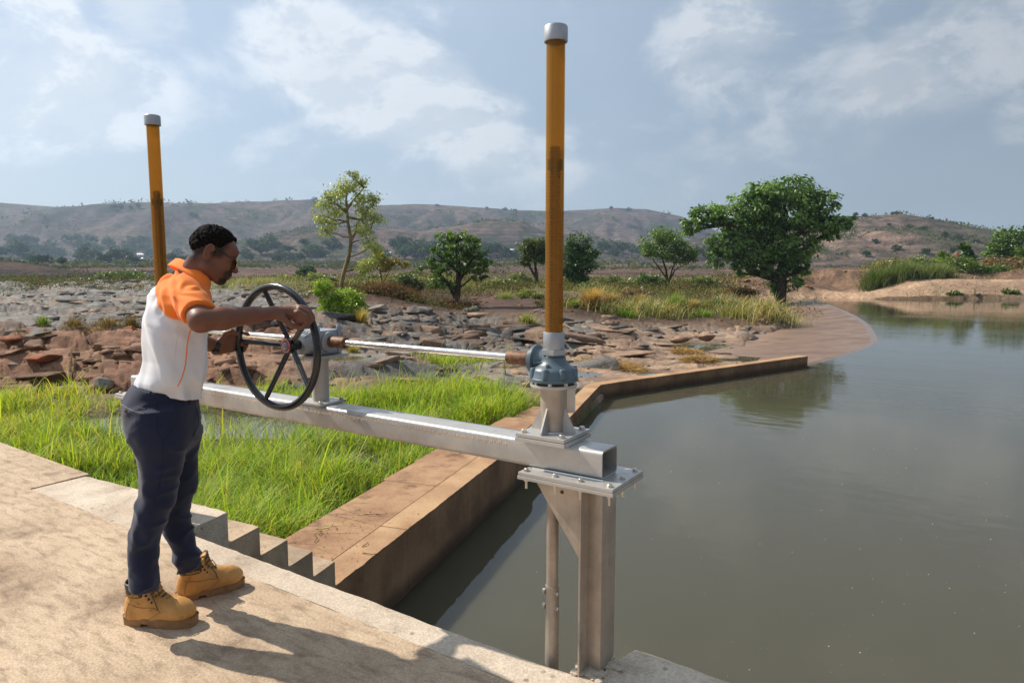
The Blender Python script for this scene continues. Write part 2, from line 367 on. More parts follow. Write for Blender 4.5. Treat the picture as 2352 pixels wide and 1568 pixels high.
    h = np.where((dW < .5) & (v >= 12.6), np.minimum(h, -1.55), h)
    dC = poly_dist(u, v, [tuple(p) for p in CREST])
    lim = 2.3 + 3.9 * sstep(23, 34, v) - 2.6 * np.exp(-((v - 41) / 3.2) ** 2) + .7 * nz; h = np.minimum(h, LOW_Z - .35 + .6 * np.maximum(dC - (lim - .4), 0) + 9 * (dC > lim + 3))
    h = np.where(inside, BED_Z, h)
    return h, dict(rock=rock, red=red, dirt=dirt, sand=sand, spoil=spoil, grassy=grassy, smooth=smooth_r, blk=blk, low=low, rb=rb, nz=nz, nz2=nz2, h1=h1, h2=h2, c1=c1, c2=c2, farg=farg, inside=inside, mound=mound)
PUDDLES = []; PUD_Z = []
WALLLINE = [w2uv(*p) for p in ((WA[0] - .5, WA[1]), (WB[0] - .5, WB[1]), WC, WD)]
def col(*c): return np.array(lin(*c)[:3], np.float32)
def mixc(C, w, c): return C * (1 - w[..., None]) + c * w[..., None]
def grid_faces(nr, na):
    i = np.arange(nr * na).reshape(nr, na)
    return np.stack([i[:-1, :-1], i[:-1, 1:], i[1:, 1:], i[1:, :-1]], -1).reshape(-1, 4)
def make_terrain():
    t = np.concatenate([np.linspace(-1.35, -.84, 40)[:-1], np.linspace(-.84, .84, 930), np.linspace(.84, 1.35, 40)[1:]])
    v = 3.5 * np.exp(np.linspace(0, math.log(112 / 3.5), 500))
    T, Vv = np.meshgrid(t, v); U = T * Vv; sh = U.shape
    U = U.ravel().astype(np.float32); Vv = Vv.ravel().astype(np.float32)
    h, z = near_h(U, Vv)
    n3 = fbm(U / 1.1, Vv / .6, 4, 15); n4 = fbm(U / .35, Vv / .35, 3, 19)
    C = np.tile(col(124, 106, 86), (len(U), 1))
    lichen = np.clip(.15 + z['h1'][3] * .45 + z['h2'][3] * .4 + .35 * n3, 0, 1)
    grey = mixc(np.tile(col(150, 143, 133), (len(U), 1)), np.clip(lichen, 0, 1), col(92, 88, 85))
    tan = mixc(np.tile(col(176, 148, 122), (len(U), 1)), np.clip(.45 + .5 * n3, 0, 1), col(130, 106, 90))
    redc = mixc(np.tile(col(150, 110, 84), (len(U), 1)), np.clip(.4 + .5 * n3 + .3 * (z['h2'][3] - .5), 0, 1), col(112, 78, 60))
    wt = sstep(.15, .6, .5 + .5 * z['nz2'] + z['smooth'] * .8 - .55 * z['blk'] + .25 * n3)
    wt = wt * sstep(-12, -5, U) * (1 - .35 * sstep(30, 45, Vv))
    rockc = mixc(grey, np.clip(wt, 0, 1), tan); rockc = rockc * (1 - .35 * z['blk'][:, None] * (1 - np.clip(wt, 0, 1))[:, None])
    rockc = mixc(rockc, np.clip(z['red'], 0, 1), redc)
    rust = sstep(.35, .8, z['nz'] * .8 + n4 * .3 + .1); rockc = mixc(rockc, rust * .4, col(160, 126, 94))
    C = mixc(C, z['rock'], rockc)
    crevice = (1 - z['c2']) * z['rock']; C = mixc(C, crevice * .45 * sstep(-.2, .5, n3), col(112, 88, 64))       # soil caught in the joints
    soil = mixc(np.tile(col(98, 72, 56), (len(U), 1)), np.clip(.5 + .6 * n3, 0, 1), col(68, 50, 40))
    C = mixc(C, np.clip(z['dirt'], 0, 1), soil)
    gs = mixc(np.tile(col(92, 98, 52), (len(U), 1)), np.clip(.5 + .6 * z['nz'], 0, 1), col(124, 106, 70))
    C = mixc(C, z['grassy'] * .9, gs); C = mixc(C, z['farg'] * (1 - z['rb']) * .6 * sstep(-30, -16, U - (Vv - 70) * -.1), mixc(gs, np.full(len(U), .35), col(130, 120, 80)))
    C = mixc(C, np.clip(z['spoil'], 0, 1), mixc(np.tile(col(134, 104, 82), (len(U), 1)), np.clip(.5 + .7 * n3, 0, 1), col(100, 78, 62)))
    C = mixc(C, np.clip(z['rb'] * (1 - z['spoil']) * (1 - z['sand']), 0, 1), mixc(np.tile(col(138, 106, 74), (len(U), 1)), np.clip(.5 + .6 * z['nz'], 0, 1), col(98, 92, 58)))
    C = mixc(C, z['sand'], mixc(np.tile(col(178, 148, 120), (len(U), 1)), np.clip(.5 + .5 * n3, 0, 1), col(156, 126, 102)))
    C = mixc(C, z['inside'].astype(np.float32), col(90, 80, 60))
    P = U[:, None] * RT + Vv[:, None] * NH; P[:, 2] = h
    wet = np.clip(1 - (h - LOW_Z) / .13, 0, 1) * sstep(-3, 0, U) + np.clip(1 - (h - POND_Z) / .08, 0, 1) * (U < -2) * (Vv < 17); wet = np.clip(wet, 0, 1) * (1 - z['inside'])
    C = C * (1 - .35 * wet[:, None])
    o = mesh_np('ground', P, grid_faces(*sh), MATS['terrain'], smooth=True, col=C); tag(o, kind='structure')
    return o
t = NT('terrain'); v = t.geo(); c = t.attr()
n1 = t.noise(v, 3.0, 8, .65); n2 = t.noise(v, 28., 5, .6)
c = t.mix(.55, c, t.mix(1., c, t.mix(t.ramp(n1, .3, .7), (.45, .45, .45), (1.5, 1.5, 1.5)), 'MULTIPLY'))
c = t.mix(.4, c, t.mix(1., c, t.mix(t.ramp(n2, .3, .7), (.5, .5, .5), (1.45, 1.45, 1.45)), 'MULTIPLY'))
t.set(col=c, rough=.86, spec=.3); t.bump(t.math('ADD', n1, t.math('MULTIPLY', n2, .35)), .9, .12)
P_ALL = [(3.7, 20.6, 1.9, 1.0), (8.6, 31.8, 2.0, 1.7), (7.8, 25.6, 1.7, .9), (-1.3, 18.8, 1.3, .7), (1.2, 19.0, 1.4, .8), (5.6, 22.2, 1.3, .7), (10.5, 28.5, 1.5, 1.0), (-5.4, 20.4, 1.6, .8)]
pz = near_h(np.array([p[0] for p in P_ALL], np.float32), np.array([p[1] for p in P_ALL], np.float32))[0] - .10
PUDDLES += P_ALL; PUD_Z += [float(q) for q in pz]
GROUND = make_terrain()
# ---- slabs and blocks of bedrock: the largest are parts of the ground, the rest one mass
def rock_slabs():
    from mathutils import geometry
    g = np.random.default_rng(17); n = 7200; t_ = g.uniform(-.86, .86, n); v = 15.5 * np.exp(g.random(n) ** .9 * math.log(100 / 15.5)); u = t_ * v; h, z = near_h(u.astype(np.float32), v.astype(np.float32)); n1 = fbm(u / 4., v / 2., 3, 610)
    d = z['rock'] * (.42 + .4 * sstep(-.2, .5, n1) + .5 * z['blk']) * (1 - .55 * z['smooth']) * (1 - .25 * z['red']); k = (g.random(n) < d) & ~z['inside'] & (h > LOW_Z - .1) & (poly_dist(u, v, WALLLINE) > 1.3) & (poly_dist(u, v, [tuple(p) for p in CREST]) > 3.5); u, v, h = u[k], v[k], h[k]; zz = {q: w[k] for q, w in z.items() if hasattr(w, 'shape')}; m = len(u)
    pk = np.ones(len(u), bool)
    for (pu, pv, ru, rv) in PUDDLES: pk &= (((u - pu) / ru) ** 2 + ((v - pv) / rv) ** 2 > 1.5)
    u, v, h = u[pk], v[pk], h[pk]; zz = {q: w[pk] for q, w in zz.items()}; m = len(u)
    s = (.18 + .6 * g.random(m) ** 2.4 + .8 * (g.random(m) < .06) * g.random(m)) * (1 + .7 * sstep(25, 60, v)) * (1 + .3 * zz['blk']) * (1 + .9 * zz['smooth']); big = s * (1.3) / v; order = np.argsort(-big); rest = []
    for j, i in enumerate(order):
        npt = 11; P = g.normal(size=(npt, 3)); P /= np.linalg.norm(P, axis=1, keepdims=True); P = np.sign(P) * np.abs(P) ** .55; el = g.uniform(1.0, 2.1); P = P * np.array([el, g.uniform(.55, .95), g.uniform(.22, .5) * (1 - .55 * zz['smooth'][i])]) * s[i] * .62
        a = g.normal() * .35 - YAW; ca, sa = math.cos(a), math.sin(a); tl = g.normal() * .14 + .05; P[:, 2] += P[:, 1] * tl + P[:, 0] * g.normal() * .08; P = np.stack([P[:, 0] * ca - P[:, 1] * sa, P[:, 0] * sa + P[:, 1] * ca, P[:, 2]], 1)
        c = RT * u[i] + NH * v[i] + np.array([0, 0, h[i] - .05 * s[i]])
        bm = bmesh.new(); [bm.verts.new(p) for p in P]; r = bmesh.ops.convex_hull(bm, input=bm.verts); bmesh.ops.delete(bm, geom=list({x_ for x_ in r['geom_interior'] + r['geom_unused'] if isinstance(x_, bmesh.types.BMVert)}), context='VERTS')
        if j < 300: bmesh.ops.bevel(bm, geom=bm.edges[:], offset=.03 * s[i], segments=1, affect='EDGES')
        bm.verts.index_update(); q = np.array([x_.co for x_ in bm.verts]); F = [[x_.index for x_ in f.verts] for f in bm.faces]; bm.free()
        rd = g.random(); base = col(146, 138, 128) * (1 - rd) + col(88, 82, 78) * rd
        wtan = .25 + .45 * sstep(-10, 2, u[i]); wtan = float(wtan)
        if g.random() < max(wtan, .9 * zz['smooth'][i]): base = col(156, 128, 106) * (.65 + .45 * rd)
        if g.random() < .9 * zz['red'][i]: base = col(146, 110, 86) * (.5 + .55 * rd)
        if zz['blk'][i] > .5 and g.random() < .5: base = base * .6
        if j < 300:
            me = bpy.data.meshes.new('rock_slab'); me.from_pydata([tuple(x_) for x_ in q], [], F); at = me.color_attributes.new('Col', 'FLOAT_COLOR', 'POINT'); at.data.foreach_set('color', np.tile(np.append(base, 1.), (len(q), 1)).astype(np.float32).ravel()); me.materials.append(MATS['terrain']); o = bpy.data.objects.new('rock_slab', me); o.location = c; link(o, GROUND)
        else: rest.append((q + c, F, base))
    V_, T_, C_, b = [], [], [], 0
    for q, F, c in rest:
        V_.append(q); C_.append(np.tile(c, (len(q), 1)))
        for f in F:
            for e in range(1, len(f) - 1): T_.append((f[0] + b, f[e] + b, f[e + 1] + b))
        b += len(q)
    o = mesh_np('rock_slabs', np.concatenate(V_), np.array(T_), MATS['terrain'], GROUND, False, np.concatenate(C_)); o['kind'] = 'stuff'; print('slabs', m)
rock_slabs()
# ---- hills
def make_hills():
    tt = np.linspace(-1.5, 1.5, 900); v = 108 * np.exp(np.linspace(0, math.log(3200 / 108), 240))
    T, Vv = np.meshgrid(tt, v); U = T * Vv; sh = U.shape; U = U.ravel(); Vv = Vv.ravel(); h = far_h(U, Vv)
    h = h - .35 * (1 - sstep(108, 114, Vv))
    x = 1176 + FOC * U / Vv; n1 = fbm(U / 90, Vv / 90, 4, 201); n2 = fbm(U / 22, Vv / 22, 4, 207); n3 = fbm(U / 250, Vv / 250, 3, 211)
    C = np.tile(col(92, 78, 78), (len(U), 1))
    C = mixc(C, sstep(0, .5, n1), col(66, 58, 64)); C = mixc(C, sstep(.1, .6, n3 + .3 * n2) * .55, col(112, 94, 86)); C = mixc(C, sstep(.1, .5, n2 + .4 * n1) * .75, col(60, 68, 54))
    fld = (1 - sstep(240, 420, Vv)); C = mixc(C, fld * .85 * sstep(-.5, .1, n2 + .4), col(108, 86, 78))
    gr = (1 - sstep(118, 160, Vv + 25 * n1)) * sstep(470, 640, x + 80 * n1); C = mixc(C, gr * .8, col(116, 112, 80))
    lm = (1 - sstep(205, 240, Vv)) * (1 - sstep(330, 470, x)); C = mixc(C, lm * .9, col(66, 54, 50))
    rh = sstep(1700, 1800, x) * sstep(360, 420, Vv) * (1 - sstep(700, 800, Vv)); C = mixc(C, rh * .75 * (1 - sstep(1950, 2150, x + 150 * n2)), col(122, 102, 90)); C = mixc(C, rh * .8 * sstep(1930, 2130, x + 170 * n2), col(84, 76, 62))
    P = U[:, None] * RT + Vv[:, None] * NH; P[:, 2] = h
    o = mesh_np('hills', P, grid_faces(*sh), MATS['hills'], smooth=True, col=C); tag(o, kind='structure')
t = NT('hills'); v = t.geo(); c = t.attr(); n1 = t.noise(v, .06, 8, .7); n2 = t.noise(v, .5, 6, .7)
sep = t.n('ShaderNodeSeparateXYZ'); t.L.new(v, sep.inputs[0])
wv = t.n('ShaderNodeTexWave', wave_type='BANDS', bands_direction='Z'); wv.inputs['Scale'].default_value = .055; wv.inputs['Distortion'].default_value = 5.; wv.inputs['Detail'].default_value = 4; wv.inputs['Detail Scale'].default_value = 1.2; t.L.new(t.geo((.08, .08, 1)), wv.inputs[0])
c = t.mix(.75, c, t.mix(1., c, t.mix(t.ramp(n1, .36, .64), (.45, .46, .45), (1.5, 1.45, 1.4)), 'MULTIPLY'))
c = t.mix(.75, c, t.mix(1., c, t.mix(t.ramp(n2, .36, .64), (.40, .44, .38), (1.5, 1.48, 1.45)), 'MULTIPLY'))
c = t.mix(.3, c, t.mix(1., c, t.mix(t.ramp(wv.outputs[1], .2, .8), (.6, .6, .6), (1.3, 1.3, 1.3)), 'MULTIPLY'))
t.set(col=c, rough=.95, spec=.1); t.bump(t.math('ADD', n1, t.math('MULTIPLY', n2, .4)), .8, 3.)
make_hills()
# ---- water
def water_mat(name, colr, rough, sc1, st, wind=(1, 1, 1)):
    t = NT(name); v = t.geo(wind); n = t.noise(v, sc1, 4, .5); n2 = t.noise(v, sc1 * .18, 3, .5)
    pat = t.ramp(t.noise(v, .12, 3, .5), .35, .7, .25, 1.)
    t.set(col=colr, rough=rough, ior=1.333, spec=.5, sub=1.); t.bsdf.subsurface_method = 'BURLEY'; t.bsdf.inputs['Subsurface Radius'].default_value = (1., .9, .7); t.bsdf.inputs['Subsurface Scale'].default_value = .25; t.bump(t.math('ADD', t.math('MULTIPLY', n, pat), t.math('MULTIPLY', n2, .8)), st, .05); return t.m
water_mat('pool_water', (.074, .067, .043), .03, 2.2, .15, (1., 1.5, 1)); water_mat('pond_water', (.10, .09, .06), .03, 5., .05)
PW = [tuple(RT[:2] * p[0] + NH[:2] * p[1]) for p in POOL]
def sheet(name, poly, z, mat):
    bm = bmesh.new(); f = bm.faces.new([bm.verts.new((p[0], p[1], z)) for p in poly]); bmesh.ops.triangulate(bm, faces=[f]); me = bpy.data.meshes.new(name); bm.normal_update(); bm.to_mesh(me); bm.free()
    if me.polygons[0].normal.z < 0: me.flip_normals()
    me.materials.append(MATS[mat]); return tag(link(bpy.data.objects.new(name, me)), kind='structure')
POOLW = []
for i, p in enumerate(POOL):
    d = 0
    POOLW.append(p)
big = [(-1.9, 3.2), (-2.1, 4.3), (.95, 12.95), (2.2, 16.9), w2uv(WD[0] - .15, WD[1] - .1)] + [(p[0] - .12, p[1] + .03) for p in CREST[1:]] + [(29.5, 71.2), (33, 72.2), (45, 72.3), (60, 72.5), (95, 74), (135, 40), (62, -10), (1, .8)]
sheet('pool', [tuple(RT[:2] * p[0] + NH[:2] * p[1]) for p in big], WATER_Z, 'pool_water')
sheet('pond', [tuple(RT[:2] * a + NH[:2] * b) for a, b in ((-11, 15.6), (-2.2, 13.4), (-2.4, 10.8), (-11, 12.6))][::-1], POND_Z, 'pond_water')
for (pu, pv, ru, rv), zl in zip(PUDDLES, PUD_Z): sheet('puddle', [tuple(RT[:2] * (pu + 1.3 * ru * math.cos(a)) + NH[:2] * (pv + 1.3 * rv * math.sin(a))) for a in np.linspace(0, 6.2832, 24, endpoint=False)], zl, 'pond_water')
# ================================================================== CONCRETE
def concrete(name, base, dark, stain, scale=1., streak=(1, 1, 1), rough=.9, bump=.004, pits=True, st_amt=.5, streak_amt=.3):
    t = NT(name); v = t.geo(); vs = t.geo(streak)
    big = t.noise(v, 1.3 * scale, 6, .6); mid = t.noise(vs, 6. * scale, 7, .65, .4); fine = t.noise(v, 90., 3, .6); gr = t.noise(v, 260., 2, .5)
    c = t.mix(t.ramp(big, .32, .68), base, dark)
    c = t.mix(t.math('MULTIPLY', t.ramp(mid, .42, .75), streak_amt), c, stain)
    c = t.mix(t.math('MULTIPLY', t.ramp(t.noise(v, 2.7, 5, .6), .52, .72), st_amt), c, stain)
    c = t.mix(.38, c, t.mix(1., c, t.mix(t.ramp(fine, .3, .7), (.55, .55, .55), (1.4, 1.4, 1.4)), 'MULTIPLY'))
    if pits:
        vo = t.n('ShaderNodeTexVoronoi'); vo.inputs['Scale'].default_value = 13; t.L.new(v, vo.inputs[0])
        pm = t.math('MULTIPLY', t.ramp(vo.outputs[0], .10, .2, 1., 0.), t.ramp(t.noise(v, 3.1, 3), .5, .6)); c = t.mix(t.math('MULTIPLY', pm, .6), c, tuple(x * .45 for x in stain))
    t.set(col=c, rough=rough, spec=.25)
    hgt = t.math('ADD', t.math('MULTIPLY', mid, 1.0), t.math('ADD', t.math('MULTIPLY', fine, .8), t.math('MULTIPLY', gr, .35))); t.bump(hgt, .8, bump); return t.m
concrete('slab_concrete', lin(204, 180, 152)[:3], lin(174, 150, 124)[:3], lin(116, 94, 76)[:3], 1., (1.2, 3.6, 1), bump=.007, pits=False, st_amt=.75, streak_amt=.65)
concrete('edge_concrete', lin(206, 190, 170)[:3], lin(186, 168, 148)[:3], lin(130, 108, 88)[:3], 1.5, bump=.005, streak_amt=.25)
concrete('step_concrete', lin(190, 166, 138)[:3], lin(152, 132, 110)[:3], lin(98, 82, 68)[:3], 1.5, (1, 1, .5), bump=.003)
concrete('walk_concrete', lin(180, 144, 110)[:3], lin(148, 112, 84)[:3], lin(98, 70, 54)[:3], .8, bump=.003, pits=False, streak_amt=.35, st_amt=.75)
def wall_mat():
    t = NT('wall_concrete'); v = t.geo(); vs = t.geo((1.3, 1.3, .28)); n = t.noise(v, 1.6, 6); s = t.noise(vs, 2.2, 7, .65); f = t.noise(v, 70, 3)
    c = t.mix(t.ramp(n, .3, .7), lin(158, 124, 92), lin(122, 94, 72)); c = t.mix(t.math('MULTIPLY', t.ramp(s, .45, .8), .55), c, lin(92, 72, 58)); c = t.mix(t.math('MULTIPLY', t.ramp(t.noise(v, .9, 6, .7), .5, .68), .6), c, lin(106, 80, 62))
    sep = t.n('ShaderNodeSeparateXYZ'); t.L.new(v, sep.inputs[0])
    c = t.mix(t.ramp(sep.outputs[2], -1.66, -1.46, .75, 0.), c, lin(64, 50, 38))                                   # algae band at the waterline
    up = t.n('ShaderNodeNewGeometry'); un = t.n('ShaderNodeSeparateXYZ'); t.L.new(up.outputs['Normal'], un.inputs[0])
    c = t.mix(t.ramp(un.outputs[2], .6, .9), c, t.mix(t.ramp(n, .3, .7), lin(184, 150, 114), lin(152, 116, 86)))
    c = t.mix(.3, c, t.mix(1., c, t.mix(t.ramp(f, .3, .7), (.6, .6, .6), (1.35, 1.35, 1.35)), 'MULTIPLY'))
    t.set(col=c, rough=.9, spec=.25); t.bump(t.math('ADD', s, t.math('MULTIPLY', f, .5)), .6, .006)
wall_mat()
def jag(pts, step=.035, amp=.006, seed=1, closed=False):
    r = random.Random(seed); out = []
    for a, b in zip(pts, pts[1:]):
        L = math.dist(a, b); n = max(1, int(L / step))
        for k in range(n):
            f = k / n; w = amp * r.gauss(0, 1) if k else 0
            out.append((a[0] + (b[0] - a[0]) * f - (b[1] - a[1]) / L * w, a[1] + (b[1] - a[1]) * f + (b[0] - a[0]) / L * w))
    out.append(pts[-1]); return out
def slab(name, poly, z0, z1, mat, parent=None, bev=.006, local=(0, 0, 0)):
    m = MB(); m.prism(poly, z0, z1)
    top = [e for e in m.bm.edges if abs(e.verts[0].co.z - z1) < 1e-5 and abs(e.verts[1].co.z - z1) < 1e-5]
    if bev: bmesh.ops.bevel(m.bm, geom=top, offset=bev, segments=2, affect='EDGES', profile=.5)
    return m.build(name, MATS[mat], parent, local)
WDIR = np.array([math.sin(R(-14.7)), math.cos(R(-14.7))])
T1 = np.array(WA)
EDGE_Y, JOINT_Y = 2.18, 2.02
plat = slab('platform', [(-14, -4), (5, -4), (5, JOINT_Y - .02), (-1.0, JOINT_Y - .004), (-4.66, JOINT_Y + .02), (-5.41, 2.04), (-5.43, 2.45), (-14, 2.62)], -1.6, 0, 'slab_concrete', bev=.004); tag(plat, kind='structure')
strip = slab('edge_strip', [(5, JOINT_Y - .013), (-1.0, JOINT_Y + .003), (-4.66, JOINT_Y + .028), (-5.40, 2.05)][::-1] and
             jag([(-5.40, 2.047), (-4.66, JOINT_Y + .027), (-1.0, JOINT_Y + .003), (5, JOINT_Y - .013)], .04, .0025, 4)[:-1] +
             [(5, JOINT_Y - .013)] + jag([(5, 2.42), (-.62, 2.47), (-1.03, 2.49), (-1.055, 2.40), (-1.06, EDGE_Y + .03), (-1.3, EDGE_Y), (-3.755, EDGE_Y + .01), (T1[0], T1[1]), (-5.4, T1[1] - .12)],   .055, .0028, 9), -2.8, -.003, 'edge_concrete', plat, bev=.008)
# grout lump that beds the post
m = MB()
for k in range(26):
    a = rnd.uniform(0, 6.28); rr = rnd.uniform(.03, .085); s_ = rnd.uniform(.010, .028); c_ = V((-1.10 + rr * math.cos(a), 2.29 + rr * 1.2 * math.sin(a), .0))
    bmesh.ops.create_icosphere(m.bm, subdivisions=1, radius=s_, matrix=Matrix.Translation(c_) @ Matrix.Rotation(a, 4, 'Z') @ Matrix.Diagonal((1.3, 1, .6, 1)))
m.build('grout', MATS['edge_concrete'], plat, smooth=True)
# ---- steps
st = empty('concrete_stairs', (T1[0] - .8, T1[1], -1.04), 'grey concrete steps going down from the platform to the walkway', 'stairs')
sl = (T1[0] - .8, T1[1], -1.04)
RISE, RUN = .207, .2947
for k in range(1, 5):
    p = T1 + WDIR * RUN * (k - 1); q = T1 + WDIR * (RUN * k); W = 1.52; e = np.array([-1, -.1]) * W
    o = slab('step', jag([tuple(p + WDIR * .002), tuple(q), tuple(q + e), tuple(p + e)], .08, .0015, 30 + k), -1.4, -RISE * k, 'step_concrete', st, .006, sl)
# ---- walkway and channel wall
N2 = np.array([-WDIR[1], WDIR[0]])                                   # towards the land
P5 = T1 + WDIR * RUN * 4
def along(Y): return T1 + WDIR * ((Y - T1[1]) / WDIR[1])
wk = empty('walkway', (*along(6.) + N2 * .6, -1.2), 'rust brown concrete walkway of wide slabs beside the channel wall', 'walkway'); wl = tuple(along(6.) + N2 * .6) + (-1.2,)
Ys = [P5[1], 6.20, 7.02, 9.06]
for a, b in zip(Ys, Ys[1:]):
    pa = along(a + .004); pb = along(b - .004)
    if a == Ys[0]: pa = P5 + WDIR * .004
    slab('slab', [tuple(pa + N2 * .308), tuple(pb + N2 * .308), tuple(pb + N2 * (1.02 + rnd.uniform(-.03, .05))), tuple(pa + N2 * 1.03)], -1.6, -1.037 - rnd.uniform(0, .004), 'walk_concrete', wk, .006, wl)
for a, b, dz in ((9.06, 10.6, .16), (10.6, 12.3, .3)):
    pa = along(a + .004); pb = along(b - .004)
    slab('slab', [tuple(pa + N2 * .36), tuple(pb + N2 * .36), tuple(pb + N2 * 1.0), tuple(pa + N2 * 1.1)], -1.7, -1.04 - dz, 'walk_concrete', wk, .006, wl)
cw = empty('channel_wall', (*along(8.), -1.7), 'brown stained concrete channel wall bending along the pool edge', 'wall'); cl = tuple(along(8.)) + (-1.7,)
WS = [70]
def wall_part(name, line, th, z):
    line = [np.array(p) for p in line]; inn = []
    for i, p in enumerate(line):
        d = line[min(i + 1, len(line) - 1)] - line[max(i - 1, 0)]; d = d / np.hypot(*d); inn.append(p + np.array([-d[1], d[0]]) * th)
    WS[0] += 1; return slab(name, jag([tuple(p) for p in line], .07, .0035, WS[0]) + [tuple(p) for p in inn[::-1]], -3.0, z, 'wall_concrete', cw, .009, cl)
wall_part('wall_section', [P5 + WDIR * .001, along(4.9)], .30, -1.035); wall_part('wall_section', [along(4.906), along(7.016)], .30, -1.034); wall_part('wall_section', [along(7.022), along(9.05)], .30, -1.036)
wall_part('wall_section', [along(9.056), along(10.4)], .33, -1.19)
wall_part('wall_section', [along(10.406), np.array(WB), np.array(WC) + np.array([-.02, -.25]), np.array(WC) + np.array([.16, .35]), np.array(WD)], .34, -1.335)
# stair side is one face with the wall: string under the steps
for k in range(1, 5):
    p = T1 + WDIR * RUN * (k - 1); q = T1 + WDIR * RUN * k
slab('wall_section', [tuple(T1 + WDIR * .003 - N2 * .0), tuple(P5 - WDIR * .001), tuple(P5 - WDIR * .001 + N2 * .25), tuple(T1 + WDIR * .003 + N2 * .25)], -3.0, -1.405, 'wall_concrete', cw, 0, cl)
# ---- the curved dam
def dam():
    t = NT('dam_concrete'); v = t.geo(); n = t.noise(v, .8, 7, .6); s = t.noise(t.geo((1., 1.6, 1.), (0, 0, R(20))), .9, 6, .65); f = t.noise(v, 14, 4)
    c = t.mix(t.ramp(n, .3, .7), lin(140, 112, 92), lin(106, 84, 70)); c = t.mix(t.math('MULTIPLY', t.ramp(s, .5, .7), .5), c, lin(72, 56, 48))
    t.set(col=c, rough=t.ramp(n, .3, .7, .35, .6), spec=.5); t.bump(t.math('ADD', n, t.math('MULTIPLY', f, .3)), .2, .03)
    t2 = NT('wet_crest'); v = t2.geo(); t2.set(col=t2.mix(t2.ramp(t2.noise(v, 1.2, 5), .3, .7), lin(128, 106, 90), lin(108, 88, 76)), rough=.22, spec=.5); t2.bump(t2.noise(v, 5, 4), .25, .02)
    P = [np.array(p) for p in CREST]; n = len(P); prof = [(-.30, -3.1), (-.30, WATER_Z - .012), (.05, WATER_Z - .002), (.45, WATER_Z - .03), (2.2, -1.86), (4.2, -2.0), (6.2, -2.12), (6.4, -3.1)]
    vs = []
    for i, p in enumerate(P):
        d = P[min(i + 1, n - 1)] - P[max(i - 1, 0)]; d = d / np.hypot(*d); nn = np.array([-d[1], d[0]])
        w = min(1., .30 + .7 * i / 14)
        for o, z in prof:
            q = p + nn * (o if o < .75 else .70 + (o - .70) * w); vs.append(RT * q[0] + NH * q[1] + np.array([0, 0, z]))
    vs = np.array(vs); k = len(prof); i = np.arange(n * k).reshape(n, k)
    base = np.array([*(RT * 15 + NH * 32)[:2], -2.3])
    root = empty('curved_dam', base, 'curved concrete weir with wet brown apron between wall end and big tree', 'dam')
    def part(name, a, b, mat):
        f = np.stack([i[:-1, a:b], i[:-1, a + 1:b + 1], i[1:, a + 1:b + 1], i[1:, a:b]], -1).reshape(-1, 4); return mesh_np(name, vs, f[:, ::-1], MATS[mat], root, True, local=base)
    part('apron', 3, k - 1, 'dam_concrete'); part('crest', 0, 3, 'wet_crest')
dam()
# ================================================================== GATE MACHINERY
def steel(name, c1, c2, rough=.38, metal=.85, brush=(1, 1, 1), rust=0.):
    t = NT(name); v = t.geo(); vb = t.geo(brush); n = t.noise(v, 7, 6, .6); b = t.noise(vb, 60, 4, .6); f = t.noise(v, 2.2, 5, .6)
    c = t.mix(t.ramp(n, .3, .7), c1, c2); c = t.mix(.25, c, t.mix(1., c, t.mix(t.ramp(b, .3, .7), (.7, .7, .7), (1.3, 1.3, 1.3)), 'MULTIPLY'))
    c = t.mix(t.math('MULTIPLY', t.ramp(f, .48, .72), .5), c, lin(138, 114, 92)); c = t.mix(t.math('MULTIPLY', t.ramp(t.noise(t.geo((5, 5, 1.)), 3, 6, .7), .55, .75), .4), c, lin(120, 108, 96))
    if rust: c = t.mix(t.math('MULTIPLY', t.ramp(t.noise(t.geo((6, 6, 1.2)), 5, 6, .7), .62, .74), rust), c, lin(120, 72, 40))
    t.set(col=c, rough=t.ramp(n, .3, .7, rough * .8, rough * 1.3), metal=metal); t.bump(b, .12, .001); return t.m
steel('steel', (.56, .535, .50), (.46, .435, .40), .42, .5, (1, 40, 40), .35)
steel('steel_post', (.54, .47, .395), (.42, .355, .29), .45, .55, (30, 30, 1.2), .5)
steel('bright_shaft', (.78, .76, .73), (.70, .68, .64), .22, .95, (1, 30, 30))
steel('bolt_steel', (.66, .62, .56), (.5, .46, .41), .35, .85)
simple('gear_paint', lin(84, 100, 108)[:3], .38, 0., .12, 9, .0006, .5); simple('grey_paint', lin(150, 154, 158)[:3], .45, 0., .08, 9, .0006)
simple('light_paint', lin(176, 170, 162)[:3], .5, .2, .08, 6, .0004)
simple('zinc', lin(168, 170, 172)[:3], .4, .6, .12, 14, .0005); simple('rust_coupling', lin(116, 84, 62)[:3], .6, .35, .45, 60, .002)
simple('black_paint', (.012, .012, .013), .22, 0., .2, 20, .0004, .6); simple('rubber', (.015, .014, .014), .5, 0, .2, 20)
simple('red_label', lin(150, 52, 44)[:3], .45, 0, .1, 60); simple('white_print', (.75, .74, .72), .5, 0, .05, 20)
simple('thread_steel', (.16, .10, .05), .5, .4, .2, 30); simple('nut_dark', (.07, .045, .025), .5, .3, .2, 30)
